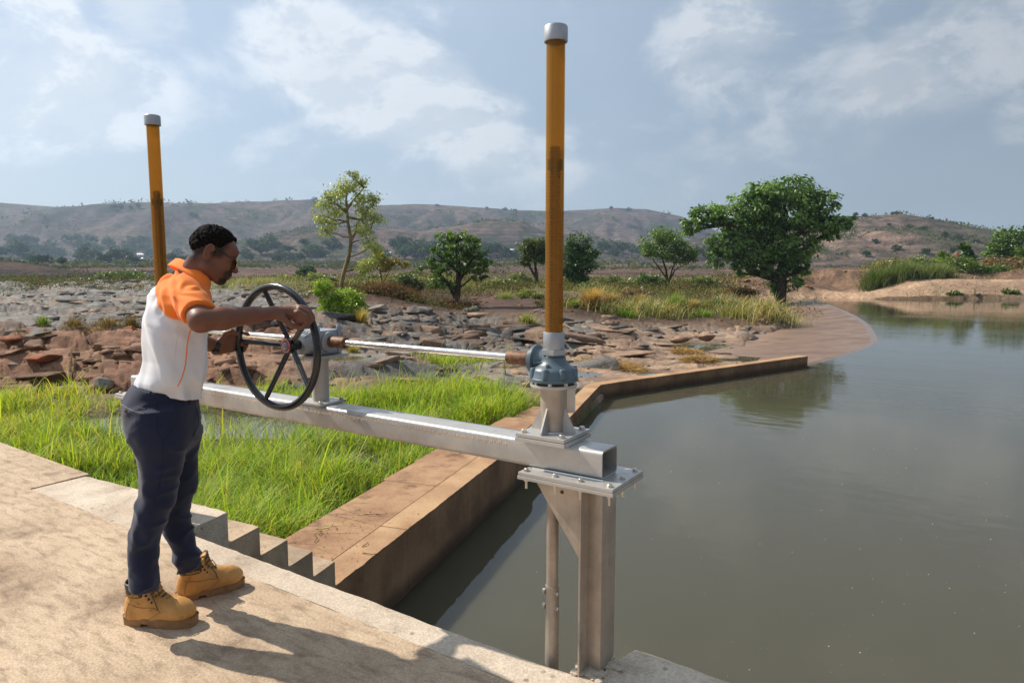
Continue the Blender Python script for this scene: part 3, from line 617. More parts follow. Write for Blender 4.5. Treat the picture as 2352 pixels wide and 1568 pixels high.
def amber():
    t = NT('amber_tube'); v = t.geo(); n = t.noise(t.geo((1, 1, .25)), 9, 5)
    t.set(col=t.mix(t.ramp(n, .3, .7), (.40, .275, .095), (.33, .21, .06)), rough=.28, spec=.5)
    tr = t.n('ShaderNodeBsdfTransparent'); tr.inputs[0].default_value = (.95, .74, .38, 1); ms = t.n('ShaderNodeMixShader'); ms.inputs[0].default_value = .62
    tl = t.n('ShaderNodeBsdfTranslucent'); tl.inputs[0].default_value = (.54, .37, .13, 1); m2 = t.n('ShaderNodeMixShader'); m2.inputs[0].default_value = .45
    t.L.new(t.bsdf.outputs[0], m2.inputs[1]); t.L.new(tl.outputs[0], m2.inputs[2])
    t.L.new(m2.outputs[0], ms.inputs[1]); t.L.new(tr.outputs[0], ms.inputs[2]); t.L.new(ms.outputs[0], t.out.inputs[0])
amber()
def hexp(r, c=(0, 0)): return [(c[0] + r * math.cos(math.pi / 3 * k), c[1] + r * math.sin(math.pi / 3 * k)) for k in range(6)]
def make_bolt(s=1.):
    m = MB(); m.lathe([(.0125 * s, 0), (.0125 * s, .0022 * s)], (0, 0, 0), n=16); m.prism(hexp(.0098 * s), .0022 * s, .010 * s); m.lathe([(.0075 * s, .010 * s), (.006 * s, .0112 * s)], (0, 0, 0), n=12)
    me = m.build('bolt', MATS['bolt_steel']); COL.objects.unlink(me); return me
def make_nut(s=1., ln=.028):
    m = MB(); m.lathe([(.0115 * s, -.002), (.0115 * s, 0)], (0, 0, 0), n=14); m.prism(hexp(.0098 * s), -.011 * s, -.002); m.cyl((0, 0, -.011 * s - ln), (0, 0, -.011 * s), .0052 * s, 10)
    me = m.build('nut', MATS['bolt_steel']); COL.objects.unlink(me); return me
BOLT, NUT = make_bolt(), make_nut()
def bolts(parent, pts, loc, src=None, rot=(0, 0, 0), scale=None):
    for p in pts: share(src or BOLT, parent, V(p) - V(loc), (rot[0], rot[1], rot[2] + rnd.uniform(0, 1)), scale=scale)
AX, AY, BX0, BX1 = -1.285, 2.25, -4.24, -1.045
BZ0, BZ1 = .785, .890
LX = -3.955
# ---- frame: beam, end plates, posts, gussets
fl = (-2.7, AY, 0.)
fr = empty('gate_frame', fl, 'long stainless steel box beam on posts across the gate opening', 'gate frame')
def box_beam():
    m = MB(); hw, r, n = .065, .016, 5; zc = (BZ0 + BZ1) / 2; hh = (BZ1 - BZ0) / 2; th = .006
    def ring(off):
        P = []
        for cx, cz, a0 in ((1, 1, 0), (-1, 1, 90), (-1, -1, 180), (1, -1, 270)):
            for k in range(n + 1):
                a = R(a0 + 90 * k / n); rr = max(r - off, .002); P.append((AY + cx * (hw - off - rr) + rr * math.cos(a), zc + cz * (hh - off - rr) + rr * math.sin(a)))
        return P
    O, I = ring(0), ring(th); k = len(O)
    L = [[m.bm.verts.new((x, p[0], p[1])) for p in Q] for x, Q in ((BX0, O), (BX1, O), (BX0, I), (BX1, I))]
    for i in range(k):
        j = (i + 1) % k
        m.bm.faces.new((L[0][i], L[0][j], L[1][j], L[1][i])); m.bm.faces.new((L[2][j], L[2][i], L[3][i], L[3][j]))
        m.bm.faces.new((L[1][i], L[1][j], L[3][j], L[3][i])); m.bm.faces.new((L[0][j], L[0][i], L[2][i], L[2][j]))
    return m.build('beam', MATS['steel'], fr, fl, True, 35)
beam = box_beam()
m = MB(); rr = random.Random(5)                                       # weld bead along the front top edge, rippled
x = BX0 + .1
while x < -1.45:
    if vnoise(np.array([x * 1.1]), np.array([3.]), s=3)[0] > -.35:
        s_ = rr.uniform(.7, 1.25); bmesh.ops.create_icosphere(m.bm, subdivisions=1, radius=.0085 * s_, matrix=Matrix.Translation((x, AY - .0645, BZ1 - .025 + rr.gauss(0, .0015))) @ Matrix.Rotation(R(18), 4, 'Y') @ Matrix.Diagonal((.55, .22, 1.5, 1)))
    x += .0085
m.build('weld_bead', MATS['bright_shaft'], beam, tuple(0 for _ in range(3)) if False else fl, True)
def support(sgn, xp):
    """post, end plate and gusset; sgn=+1 right hand"""
    m = MB(); m.box((min(xp - sgn * .225, xp + sgn * .17), AY - .138, BZ0 - .030), (max(xp - sgn * .225, xp + sgn * .17), AY + .138, BZ0 - .0165), .002); m.build('lower_plate', MATS['steel'], fr, fl)
    m = MB(); m.box((min(xp - sgn * .222, xp + sgn * .168), AY - .136, BZ0 - .0155), (max(xp - sgn * .222, xp + sgn * .168), AY + .136, BZ0 - .0015), .002); pl = m.build('end_plate', MATS['steel'], fr, fl)
    zt = BZ0 - .031
    if sgn > 0:
        m = MB(); r = .012; X0, X1, Y0, Y1 = -1.137, -1.074, 2.256, 2.384                    # folded box section with a forward fin
        m.box((X0, Y0, -.02), (X1, Y1, zt), .009); post = m.build('post', MATS['steel_post'], fr, fl, True)
        m = MB(); m.box((X0 - .001, 2.190, -.02), (X0 + .007, Y0 + .004, zt), .0015); m.build('fin', MATS['steel_post'], post, fl)
        m = MB(); m.prism([(X0 - .002, zt), (X0 - .205, zt), (X0 - .198, zt - .012), (X0 - .002, zt - .285)], 2.192, 2.200, 'y'); m.build('gusset', MATS['steel_post'], fr, fl)
        m = MB(); m.lathe([(.0075, 0), (.0075, .0012)], (X0 - .075, 2.1915, zt - .045), (0, -1, 0), 14); m.build('drain_hole', MATS['nut_dark'], fr, fl)
    else:
        m = MB(); m.box((xp - .03, 2.256, -.02), (xp + .03, 2.384, zt), .009); m.build('post', MATS['steel_post'], fr, fl, True)
        m = MB(); m.prism([(xp + .03, zt), (xp + .2, zt), (xp + .03, zt - .275)], 2.236, 2.244, 'y'); m.build('gusset', MATS['steel_post'], fr, fl)
    xs = [xp - sgn * .20, xp - sgn * .075, xp + sgn * .03, xp + sgn * .145]
    P = [(x, AY + s * .112, BZ0 - .0015) for x in xs for s in (-1, 1)] + [(xp + sgn * .145, AY, BZ0 - .0015)]
    bolts(fr, P, fl); bolts(fr, [(p[0], p[1], BZ0 - .030) for p in P], fl, NUT)
    m = MB(); m.tube([(xp - sgn * .2, AY - .068, BZ0), (xp + sgn * .10, AY - .068, BZ0)], .004, 8); m.build('weld_bead', MATS['bright_shaft'], pl, fl, True)
support(1, -1.137); support(-1, -4.13)
# ---- rising gear unit: pedestal, housing, stem tube
def actuator(X, label, sgn):
    loc = (X, AY, BZ1); root = empty('gear_unit', loc, label, 'gear unit', 'rising spindle gear units on the beam')
    zb = BZ1 + .001
    m = MB(); m.box((X - .108, AY - .108, zb), (X + .108, AY + .108, zb + .016), .002); m.build('pad_plate', MATS['steel'], root, loc)
    m = MB(); m.box((X - .106, AY - .106, zb + .018), (X + .106, AY + .106, zb + .032), .002); bp = m.build('base_plate', MATS['steel'], root, loc)
    bolts(root, [(X + a * .082, AY + b * .082, zb + .032) for a in (-1, 1) for b in (-1, 1)], loc, scale=(1.15, 1.15, 1.15))
    z0 = zb + .032; zf = 1.098
    m = MB(); m.lathe([(.044, 0), (.044, .055), (.0455, .06), (.050, .085), (.051, zf - z0)], (X, AY, z0), n=40); ped = m.build('pedestal', MATS['steel_post'], root, loc, True)
    for a in range(4):
        M = Matrix.Translation((X, AY, 0)) @ Matrix.Rotation(R(90 * a + 0), 4, 'Z'); m = MB()
        m.prism([(.043, z0), (.096, z0), (.094, z0 + .012), (.049, z0 + .098), (.043, z0 + .098)], -.0035, .0035, 'y'); bmesh.ops.transform(m.bm, matrix=M, verts=m.bm.verts); m.build('fin', MATS['steel'], ped, loc)
    m = MB(); m.tube([(X + .05 * math.cos(a), AY + .05 * math.sin(a), z0 + .001) for a in np.linspace(0, 6.2832, 33)], .0035, 6); m.build('weld_bead', MATS['bright_shaft'], ped, loc, True)
    for a in (40, 140): 
        M = Matrix.Translation((X, AY, 0)) @ Matrix.Rotation(R(a), 4, 'Z'); m = MB(); m.box((.052, -.003, z0 + .07), (.085, .003, zf - .004)); bmesh.ops.transform(m.bm, matrix=M, verts=m.bm.verts); m.build('stiffener', MATS['steel'], ped, loc)
    m = MB(); m.lathe([(.089, 0), (.090, .002), (.090, .009), (.089, .011)], (X, AY, zf), n=48); m.build('flange', MATS['steel'], root, loc, True)
    z1 = zf + .0115
    m = MB(); m.lathe([(.078, 0), (.078, .010)], (X, AY, z1), n=40); sp = m.build('spacer', MATS['nut_dark'], root, loc, True)
    for k in range(8):
        a = R(45 * k + 20); p = (X + .079 * math.cos(a), AY + .079 * math.sin(a)); m = MB(); m.prism(hexp(.0085, p), z1 - .001, z1 + .011); m.build('bolt', MATS['bolt_steel'], root, loc)
    z2 = z1 + .0105
    hs = MB(); hs.lathe([(.092, 0), (.0955, .002), (.0955, .012), (.093, .0135), (.0915, .015), (.0915, .021), (.0895, .023), (.088, .040), (.082, .050), (.066, .058), (.054, .070), (.046, .083), (.0445, .090), (.040, .091)], (X, AY, z2), n=56)
    house = hs.build('housing', MATS['gear_paint'], root, loc, True, 50)
    for k in range(8):                                               # bolt bosses round the bell
        a = R(45 * k + 8); d = V((math.cos(a), math.sin(a), 0)); c = V((X, AY, z2)) + d * .0835
        m = MB(); m.lathe([(.0135, .016), (.0135, .048), (.010, .053), (.0, .0535)], c, n=14, cap=False); m.build('boss', MATS['gear_paint'], house, loc, True, 50)
    m = MB(); m.prism(hexp(.0068, (X + .01, AY - .064)), z2 + .058, z2 + .069); m.lathe([(.0085, 0), (.0085, .006)], (X + .01, AY - .064, z2 + .053), n=12); m.build('filler_plug', MATS['gear_paint'], house, loc)
    # input neck along the shaft
    zs = 1.214; m = MB(); m.lathe([(.034, 0), (.036, .030), (.042, .060), (.044, .068), (.056, .070), (.0595, .072), (.0595, .082), (.056, .084), (.052, .085), (.052, .094), (.046, .098), (.026, .100)], (X, AY, zs - .02), (-1, 0, 0), 40)
    nk = m.build('input_neck', MATS['gear_paint'], root, loc, True, 45)
    m = MB(); m.box((X - .062, AY - .05, zs - .0255), (X - .02, AY + .05, zs - .0205), .001); m.build('rib', MATS['gear_paint'], nk, loc)
    for k in range(6): a = R(60 * k + 30); m = MB(); m.lathe([(.0055, 0), (.0055, .006)], (X - .0925, AY + .047 * math.cos(a), zs - .02 + .047 * math.sin(a)), (-1, 0, 0), 6); m.build('bolt', MATS['gear_paint'], nk, loc)
    z3 = z2 + .091
    m = MB(); m.lathe([(.043, 0)] + [(.043 + (.0012 if k % 2 else 0), .0012 * k) for k in range(1, 9)], (X, AY, z3 - .001), n=40); m.build('thread_collar', MATS['gear_paint'], root, loc, True, 20)
    m = MB(); m.prism(hexp(.051, (X, AY)), z3 + .009, z3 + .030); bmesh.ops.bevel(m.bm, geom=[e for e in m.bm.edges], offset=.002, segments=2, affect='EDGES'); nut = m.build('hex_nut', MATS['zinc'], root, loc, True, 30)
    m = MB(); m.lathe([(.040, 0), (.0405, .002), (.0405, .064), (.0395, .066), (.035, .066)], (X, AY, z3 + .030), n=40); m.build('socket', MATS['zinc'], root, loc, True)
    z4 = z3 + .094; zt = 2.375; lean = .006 * sgn
    m = MB(); m.lathe([(.0345, 0), (.0345, zt - z4)], (X, AY, z4), (0, 0, 1), 48, cap=False); m.lathe([(.0318, 0), (.0318, zt - z4)], (X, AY, z4), (0, 0, 1), 48, cap=False); m.build('stem_tube', MATS['amber_tube'], root, loc, True)
    m = MB(); m.lathe([(.036, 0), (.0425, .001), (.0435, .004), (.0435, .050), (.041, .056), (.034, .0585), (.0, .0590)], (X, AY, zt - .012), n=40, cap=False); m.build('cap', MATS['zinc'], root, loc, True, 50)
    zsp = z4 + (zt - z4) * .635; m = MB(); prof = [(.020, 0)]; z = 0.
    while z < zsp - z4 - .012: prof += [(.0208, z + .002), (.0208, z + .005), (.0178, z + .007), (.0178, z + .010)]; z += .0115
    prof += [(.0205, z + .006), (.016, z + .010)]; m.lathe(prof, (X, AY, z4), n=24); s_ = m.build('spindle', MATS['thread_steel'], root, loc, True, 20)
    m = MB(); m.lathe([(.0275, 0), (.028, .002), (.028, .034), (.0275, .036)], (X, AY, zsp - .075), n=28); m.build('stop_nut', MATS['nut_dark'], s_, loc, True)
    return root, nut
ACT, NUTO = actuator(AX, 'blue grey gear unit with amber tube standing on the right end of the beam', 1)
actuator(LX, 'gear unit with amber tube rising behind the man\'s shoulder', -1)
# ---- lifting rods down to the gate
def rod(X, label):
    loc = (X, AY, -1.0); root = empty('lifting_rod', loc, label, 'rod', 'lifting rods below the beam'); m = MB(); m.cyl((X, AY, .30), (X, AY, BZ0 - .03), .0235, 28); m.build('upper_rod', MATS['steel_post'], root, loc, True)
    m = MB(); m.lathe([(.0275, 0), (.0275, 2.3)], (X, AY, -2.0), n=28); pp = m.build('sleeve', MATS['steel_post'], root, loc, True)
    for z in (.275, .215):
        for s, r in ((1, (0, R(90), 0)), (-1, (0, R(-90), 0))): share(BOLT, root, (X + s * .026 * .83 - loc[0], AY - .026 * .5 - loc[1] , z - loc[2]), (0, R(90) * s, 0), scale=(1, 1, 1.3))
rod(AX, 'steel lifting rod with bolted sleeve hanging beside the post into the water')
rod(LX, 'steel lifting rod hanging below the beam behind the man')
# ---- middle gearbox on its pedestal
GX = -2.60; ZS = 1.196; gl = (GX, AY, BZ1)
gb = empty('shaft_gearbox', gl, 'small grey gearbox on a round pedestal behind the hand wheel', 'gearbox')
m = MB(); m.box((GX - .09, AY - .085, BZ1 + .001), (GX + .09, AY + .085, BZ1 + .013), .002); m.build('base_plate', MATS['steel'], gb, gl)
bolts(gb, [(GX + a * .072, AY + b * .066, BZ1 + .013) for a in (-1, 1) for b in (-1, 1)], gl)
m = MB(); m.lathe([(.041, 0), (.041, .218)], (GX, AY, BZ1 + .013), n=36); ped = m.build('pedestal', MATS['light_paint'], gb, gl, True)
m = MB(); m.box((GX - .10, AY - .10, 1.121), (GX + .10, AY + .10, 1.131), .002); m.build('top_plate', MATS['light_paint'], gb, gl)
bolts(gb, [(GX + a * .085, AY + b * .085, 1.1205) for a in (-1, 1) for b in (-1, 1)], gl, NUT)
m = MB(); m.box((GX - .068, AY - .068, 1.1315), (GX + .068, AY + .068, 1.252), .014); m.lathe([(.050, .0), (.050, .018), (.046, .022)], (GX + .062, AY, ZS - .002), (1, 0, 0), 32); m.lathe([(.050, .0), (.050, .018), (.046, .022)], (GX - .062, AY, ZS - .002), (-1, 0, 0), 32)
m.lathe([(.058, 0), (.050, .03), (.046, .062), (.030, .064)], (GX, AY - .060, ZS - .008), (0, -1, 0), 32); hb = m.build('housing', MATS['grey_paint'], gb, gl, True, 30)
for a in (-1, 1):
    for b in (-1, 1):
        m = MB(); m.lathe([(.0125, 0), (.0125, .135), (.0085, .137), (.0085, .146)], (GX + a * .066, AY + b * .066, 1.132), n=12); m.build('corner_bolt', MATS['grey_paint'], hb, gl, True)
for k in range(4): m = MB(); m.prism([(AY - .075, ZS + .052), (AY - .115, ZS + .034), (AY - .115, ZS + .028), (AY - .075, ZS + .030)], GX - .036 + .022 * k, GX - .031 + .022 * k, 'x'); m.build('rib', MATS['grey_paint'], hb, gl)
# ---- drive shafts
def shaft(x0, x1, label, c0, c1):
    loc = ((x0 + x1) / 2, AY, ZS); root = empty('drive_shaft', loc, label, 'shaft', 'drive shafts between the gearboxes')
    m = MB(); m.cyl((x0, AY, ZS), (x1, AY, ZS), .0145, 28); m.build('shaft', MATS['bright_shaft'], root, loc, True)
    for a, b in (c0, c1):
        m = MB(); m.lathe([(.022, 0), (.0265, .001), (.027, .004), (.027, b - a - .004), (.0262, b - a - .001), (.019, b - a)], (a, AY, ZS), (1, 0, 0), 32); m.build('coupling', MATS['rust_coupling'], root, loc, True)
shaft(GX + .08, AX - .09, 'polished drive shaft from the middle gearbox to the right gear unit', (GX + .083, GX + .185), (AX - .208, AX - .0995))
shaft(LX + .03, GX - .08, 'polished drive shaft running behind the man to the left gear unit', (LX + .088, LX + .19), (GX - .185, GX - .083))
# ---- hand wheel
WX, WY, WZ, WR = GX, 2.0, 1.188, .277
wl_ = (WX, WY + .05, WZ); hw = empty('hand_wheel', wl_, 'black painted steel hand wheel gripped by the man', 'hand wheel')
m = MB(); n1, n2 = 72, 14
vs = [[m.bm.verts.new((WX + (WR + .0168 * math.cos(b)) * math.cos(a), WY + .0168 * math.sin(b), WZ + (WR + .0168 * math.cos(b)) * math.sin(a))) for b in np.linspace(0, 2 * math.pi, n2, endpoint=False)] for a in np.linspace(0, 2 * math.pi, n1, endpoint=False)]
for i in range(n1):
    for j in range(n2): m.bm.faces.new((vs[i][j], vs[(i + 1) % n1][j], vs[(i + 1) % n1][(j + 1) % n2], vs[i][(j + 1) % n2]))
m.build('rim', MATS['black_paint'], hw, wl_, True, 80)
HYc = WY + .075
SP = [105.5, 33.5, -38.5, -110.5, 177.5]
for a in SP:
    d = V((math.cos(R(a)), 0, math.sin(R(a)))); m = MB(); m.tube([V((WX, HYc, WZ)) + d * .03, V((WX, WY + .002, WZ)) + d * (WR - .008)], [.0125, .0115], 14); m.build('spoke', MATS['black_paint'], hw, wl_, True)
m = MB(); m.lathe([(.030, 0), (.037, .004), (.037, .036), (.031, .044), (.024, .062), (.024, .09)], (WX, WY + .052, WZ), (0, 1, 0), 32); hub = m.build('hub', MATS['black_paint'], hw, wl_, True)
m = MB(); m.lathe([(.0345, 0), (.0345, .003)], (WX, WY + .0525, WZ), (0, -1, 0), 36); lab = m.build('label_plate', MATS['red_label'], hub, wl_, True)
m = MB()
for k in range(26):                                                  # ring of small raised characters
    if k in (12, 13, 25): continue
    a0 = R(360 / 26 * k); c_ = V((WX + .0285 * math.cos(a0), WY + .0492, WZ + .0285 * math.sin(a0)))
    m.box((-.0016, -.0004, -.0022), (.0016, .0004, .0022), M=Matrix.Translation(c_) @ Matrix.Rotation(-(a0 - R(90)), 4, 'Y'))
m.build('lettering', MATS['white_print'], hub, wl_)
m = MB(); m.lathe([(.019, 0), (.019, .003), (.013, .0035), (.013, .009), (.006, .0095), (.006, .014), (.0, .0145)], (WX, WY + .0495, WZ), (0, -1, 0), 24, cap=False); m.build('centre_nut', MATS['zinc'], hub, wl_, True, 30)
HA = R(33); HP = V((WX + WR * math.cos(HA), WY, WZ + WR * math.sin(HA)))
m = MB(); m.lathe([(.008, 0), (.009, .018), (.0125, .020), (.0135, .03), (.0140, .085), (.0135, .118), (.011, .123), (.0, .124)], HP + V((0, -.008, 0)), (0, -1, 0), 24, cap=False); m.build('crank_handle', MATS['rubber'], hw, wl_, True, 60)
# ================================================================== THE MAN
class Field:
    """distance field on a grid, polygonised with surface nets"""
    def __init__(s, lo, hi, h):
        s.lo = np.array(lo, float); s.h = h; s.n = np.ceil((np.array(hi) - s.lo) / h).astype(int) + 1; s.F = np.full(s.n, .2, np.float32)
    def sub(s, lo, hi, pad=.05):
        a = np.clip(np.floor((np.minimum(lo, hi) - pad - s.lo) / s.h).astype(int), 0, s.n - 1); b = np.clip(np.ceil((np.maximum(lo, hi) + pad - s.lo) / s.h).astype(int) + 1, 1, s.n)
        sl = tuple(slice(i, j) for i, j in zip(a, b)); ax = [s.lo[k] + np.arange(a[k], b[k]) * s.h for k in range(3)]
        X, Y, Z = np.meshgrid(*ax, indexing='ij'); return sl, X.astype(np.float32), Y.astype(np.float32), Z.astype(np.float32)
    def put(s, sl, d, k):
        f = s.F[sl]
        if k > 0: h = np.clip(.5 + .5 * (f - d) / k, 0, 1); s.F[sl] = f + (d - f) * h - k * h * (1 - h)
        else: s.F[sl] = np.minimum(f, d)
    def cap(s, a, b, ra, rb, k=.02, flat=None):
        """tapered capsule; flat=(axis, factor>1) thins it along an axis"""
        a = np.array(a, float); b = np.array(b, float); r = max(ra, rb); sl, X, Y, Z = s.sub(np.minimum(a, b) - r, np.maximum(a, b) + r, k + .02)
        ab = b - a; L = max(ab @ ab, 1e-9); px, py, pz = X - a[0], Y - a[1], Z - a[2]; t = np.clip((px * ab[0] + py * ab[1] + pz * ab[2]) / L, 0, 1)
        qx, qy, qz = px - t * ab[0], py - t * ab[1], pz - t * ab[2]
        if flat is not None:
            n, f = np.array(flat[0], float), flat[1]; n = n / np.linalg.norm(n); w = (qx * n[0] + qy * n[1] + qz * n[2]) * (f - 1); qx, qy, qz = qx + n[0] * w, qy + n[1] * w, qz + n[2] * w
        s.put(sl, np.sqrt(qx * qx + qy * qy + qz * qz) - (ra + (rb - ra) * t), k)
    def ell(s, c, axes, rad, k=.02, cut=False):
        c = np.array(c, float); rad = np.array(rad, float) * (HS if axes is HAX else 1.); sl, X, Y, Z = s.sub(c - rad.max(), c + rad.max(), k + .02); p = [X - c[0], Y - c[1], Z - c[2]]
        q = [sum(p[i] * ax[i] for i in range(3)) / r for ax, r in zip(axes, rad)]; l = np.sqrt(q[0] ** 2 + q[1] ** 2 + q[2] ** 2); g = np.sqrt(sum((qi / r) ** 2 for qi, r in zip(q, rad))) + 1e-6
        d = l * (l - 1) / g
        if cut: s.F[sl] = np.maximum(s.F[sl], -d)
        else: s.put(sl, d, k)
    def stack(s, lev, ra, fa, k=.02):
        """lev: (z, cx, cy, half width along ra, half depth along fa), sorted by z"""
        L = np.array(sorted(lev)); m = L[:, 3:].max(); sl, X, Y, Z = s.sub((L[:, 1].min() - m, L[:, 2].min() - m, L[0, 0]), (L[:, 1].max() + m, L[:, 2].max() + m, L[-1, 0]), .04)
        z = Z[0, 0, :]; g = [np.interp(z, L[:, 0], L[:, i])[None, None, :] for i in (1, 2, 3, 4)]
        dx, dy = X - g[0], Y - g[1]; r = dx * ra[0] + dy * ra[1]; f = dx * fa[0] + dy * fa[1]
        q = np.sqrt((np.abs(r) / g[2]) ** 2.2 + (np.abs(f) / g[3]) ** 2.2 + 1e-9); d = (q - 1) * np.minimum(g[2], g[3]) * .9
        d = np.maximum(d, np.maximum(L[0, 0] - Z, Z - L[-1, 0])); s.put(sl, d, k)
    def plane(s, p, n, lo=None, hi=None):
        """keep the side away from n"""
        n = np.array(n, float) / np.linalg.norm(n); sl, X, Y, Z = s.sub(s.lo if lo is None else np.array(lo), s.lo + s.n * s.h if hi is None else np.array(hi), 0)
        s.F[sl] = np.maximum(s.F[sl], (X - p[0]) * n[0] + (Y - p[1]) * n[1] + (Z - p[2]) * n[2])
    def all(s): return s.sub(s.lo, s.lo + s.n * s.h, 0)
    def mesh(s):
        F = s.F; S = F < 0; nx, ny, nz = F.shape
        c = [S[a:nx - 1 + a, b:ny - 1 + b, d:nz - 1 + d] for a in (0, 1) for b in (0, 1) for d in (0, 1)]; cnt = sum(x.astype(np.int8) for x in c); M = (cnt > 0) & (cnt < 8)
        idx = np.full(M.shape, -1, np.int64); I = np.argwhere(M); idx[M] = np.arange(len(I)); acc = np.zeros((len(I), 3)); w = np.zeros(len(I))
        cor = [(a, b, d) for a in (0, 1) for b in (0, 1) for d in (0, 1)]; val = {q: F[I[:, 0] + q[0], I[:, 1] + q[1], I[:, 2] + q[2]] for q in cor}
        for q in cor:
            for ax in range(3):
                if q[ax]: continue
                r = list(q); r[ax] = 1; r = tuple(r); va, vb = val[q], val[r]; m = (va < 0) != (vb < 0); t = np.where(m, va / (va - vb + 1e-12), 0)
                p = np.tile(np.array(q, float), (len(I), 1)); p[:, ax] += t; acc[m] += p[m]; w[m] += 1
        P = s.lo + (I + acc / np.maximum(w, 1)[:, None]) * s.h; fs = []
        for ax in range(3):
            o1, o2 = [(1, 2), (2, 0), (0, 1)][ax]; A = S.take(range(S.shape[ax] - 1), ax); B = S.take(range(1, S.shape[ax]), ax); E = np.argwhere(A != B)
            E = E[(E[:, o1] > 0) & (E[:, o2] > 0) & (E[:, o1] < S.shape[o1] - 1) & (E[:, o2] < S.shape[o2] - 1)]
            def cell(d1, d2): q = E.copy(); q[:, o1] += d1; q[:, o2] += d2; return idx[q[:, 0], q[:, 1], q[:, 2]]
            f = np.stack([cell(-1, -1), cell(0, -1), cell(0, 0), cell(-1, 0)], 1); fl = ~A[tuple(E.T)]; f[fl] = f[fl][:, ::-1]; fs.append(f)
        f = np.concatenate(fs); return P, f[(f >= 0).all(1)]
def relax(P, f, it=2, lam=.5):
    e = np.concatenate([f[:, [0, 1]], f[:, [1, 2]], f[:, [2, 3]], f[:, [3, 0]]]); n = len(P)
    for _ in range(it):
        acc = np.zeros((n, 3)); c = np.zeros(n)
        for k in range(3): acc[:, k] = np.bincount(e[:, 0], P[e[:, 1], k], n) + np.bincount(e[:, 1], P[e[:, 0], k], n)
        c = np.bincount(e[:, 0], minlength=n) + np.bincount(e[:, 1], minlength=n); P = P + lam * (acc / np.maximum(c, 1)[:, None] - P)
    return P
# ---- materials
def cloth(name, colr, var, weave, bump=.0006, sheen=.2, attr=False, rough=.85):
    t = NT(name); v = t.geo(); n = t.noise(v, 6, 5); w = t.noise(v, weave, 2)
    base = t.attr() if attr else t.mix(t.ramp(n, .3, .7), tuple(x * (1 - var) for x in colr), tuple(min(1, x * (1 + var)) for x in colr))
    c = t.mix(.18, base, t.mix(1., base, t.mix(t.ramp(w, .3, .7), (.8, .8, .8), (1.15, 1.15, 1.15)), 'MULTIPLY')); t.set(col=c, rough=rough, spec=.15, sheen=sheen); t.bump(w, .15, bump); return t.m
cloth('shirt_cloth', None, 0, 900, .0003, attr=True, rough=.8); cloth('orange_cloth', lin(252, 132, 48)[:3], .05, 420); cloth('trouser_cloth', lin(36, 41, 62)[:3], .16, 520, .0008); cloth('trouser_seam', lin(30, 33, 46)[:3], .1, 520)
t = NT('skin'); v = t.geo(); n = t.noise(v, 16, 5); f = t.noise(v, 260, 3); c = t.attr()
c = t.mix(.3, c, t.mix(1., c, t.mix(t.ramp(n, .3, .7), (.75, .75, .75), (1.2, 1.18, 1.15)), 'MULTIPLY')); t.set(col=c, rough=.50, spec=.32, sub=.06); t.bsdf.inputs['Subsurface Radius'].default_value = (.012, .005, .003); t.bump(f, .25, .0006)
t = NT('hair'); v = t.geo(); n = t.noise(v, 140, 4, .6, .5); t.set(col=t.mix(t.ramp(n, .4, .75), (.004, .0035, .003), (.022, .016, .013)), rough=.85, spec=.08); t.bump(n, 1., .004)
t = NT('boot_leather'); v = t.geo(); n = t.noise(v, 14, 6); s_ = t.noise(t.geo((1, 1, 1)), 38, 5, .7); c = t.mix(t.ramp(n, .3, .7), lin(206, 152, 84), lin(184, 130, 68)); c = t.mix(t.math('MULTIPLY', t.ramp(s_, .6, .72), .65), c, lin(96, 66, 42)); t.set(col=c, rough=t.ramp(n, .3, .7, .42, .6), spec=.4); t.bump(t.noise(v, 60, 4), .25, .002)
simple('boot_sole', lin(146, 108, 70)[:3], .75, 0, .2, 30, .002); simple('boot_collar', lin(58, 50, 46)[:3], .55, 0, .2, 40, .001); simple('lace', lin(92, 80, 54)[:3], .9, 0, .25, 200); simple('eyelet', (.03, .025, .02), .35, .6, .2, 60)
simple('yellow_print', lin(226, 168, 40)[:3], .6, 0, .05, 60); simple('grey_print', lin(120, 116, 116)[:3], .7, 0, .1, 60); simple('button', lin(74, 52, 38)[:3], .4, 0, .2, 60)
simple('frame_gold', (.55, .47, .3), .25, .9, .1, 40); simple('frame_dark', (.02, .016, .014), .3, .0, .1, 40); simple('watch_black', (.012, .012, .013), .4, 0, .2, 60); simple('watch_glass', (.02, .02, .022), .12, .3, .1, 60)
t = NT('lens_tint'); t.set(col=(.03, .028, .02), rough=.06, metal=.25, spec=.7)
# ---- frame of the body
TW = R(33); Fh = RT * math.cos(TW) + NH * math.sin(TW); Rh = RT * math.sin(TW) - NH * math.cos(TW); Zv = np.array([0, 0, 1.])
mloc = tuple(atz(385, 1420, 0)[:2]) + (0.,)
man = empty('person', mloc, 'man in orange and white polo shirt turning the hand wheel', 'person')
J = ath
H0 = 2.87
def lev(x0, x1, y, a, h, grow=0.):
    """cross-section from its two silhouette edges"""
    c = J((x0 + x1) / 2, y, h); ph = TW - R(26); E = (x1 - x0) / 2 * h / FOC * .9 + grow; q = (a * math.sin(ph)) ** 2; b = math.sqrt(max(E * E - q, (.45 * E) ** 2)) / math.cos(ph); return (c[2], c[0], c[1], a + grow, b)
sh_r, el_r, wr_r = J(426, 668, 2.77), J(461, 737, 2.61), J(630, 718, 2.84)
sh_l, el_l, wr_l = J(402, 668, 3.03), J(418, 775, 3.10), J(502, 796, 3.20)
hip_c = J(378, 955, H0)
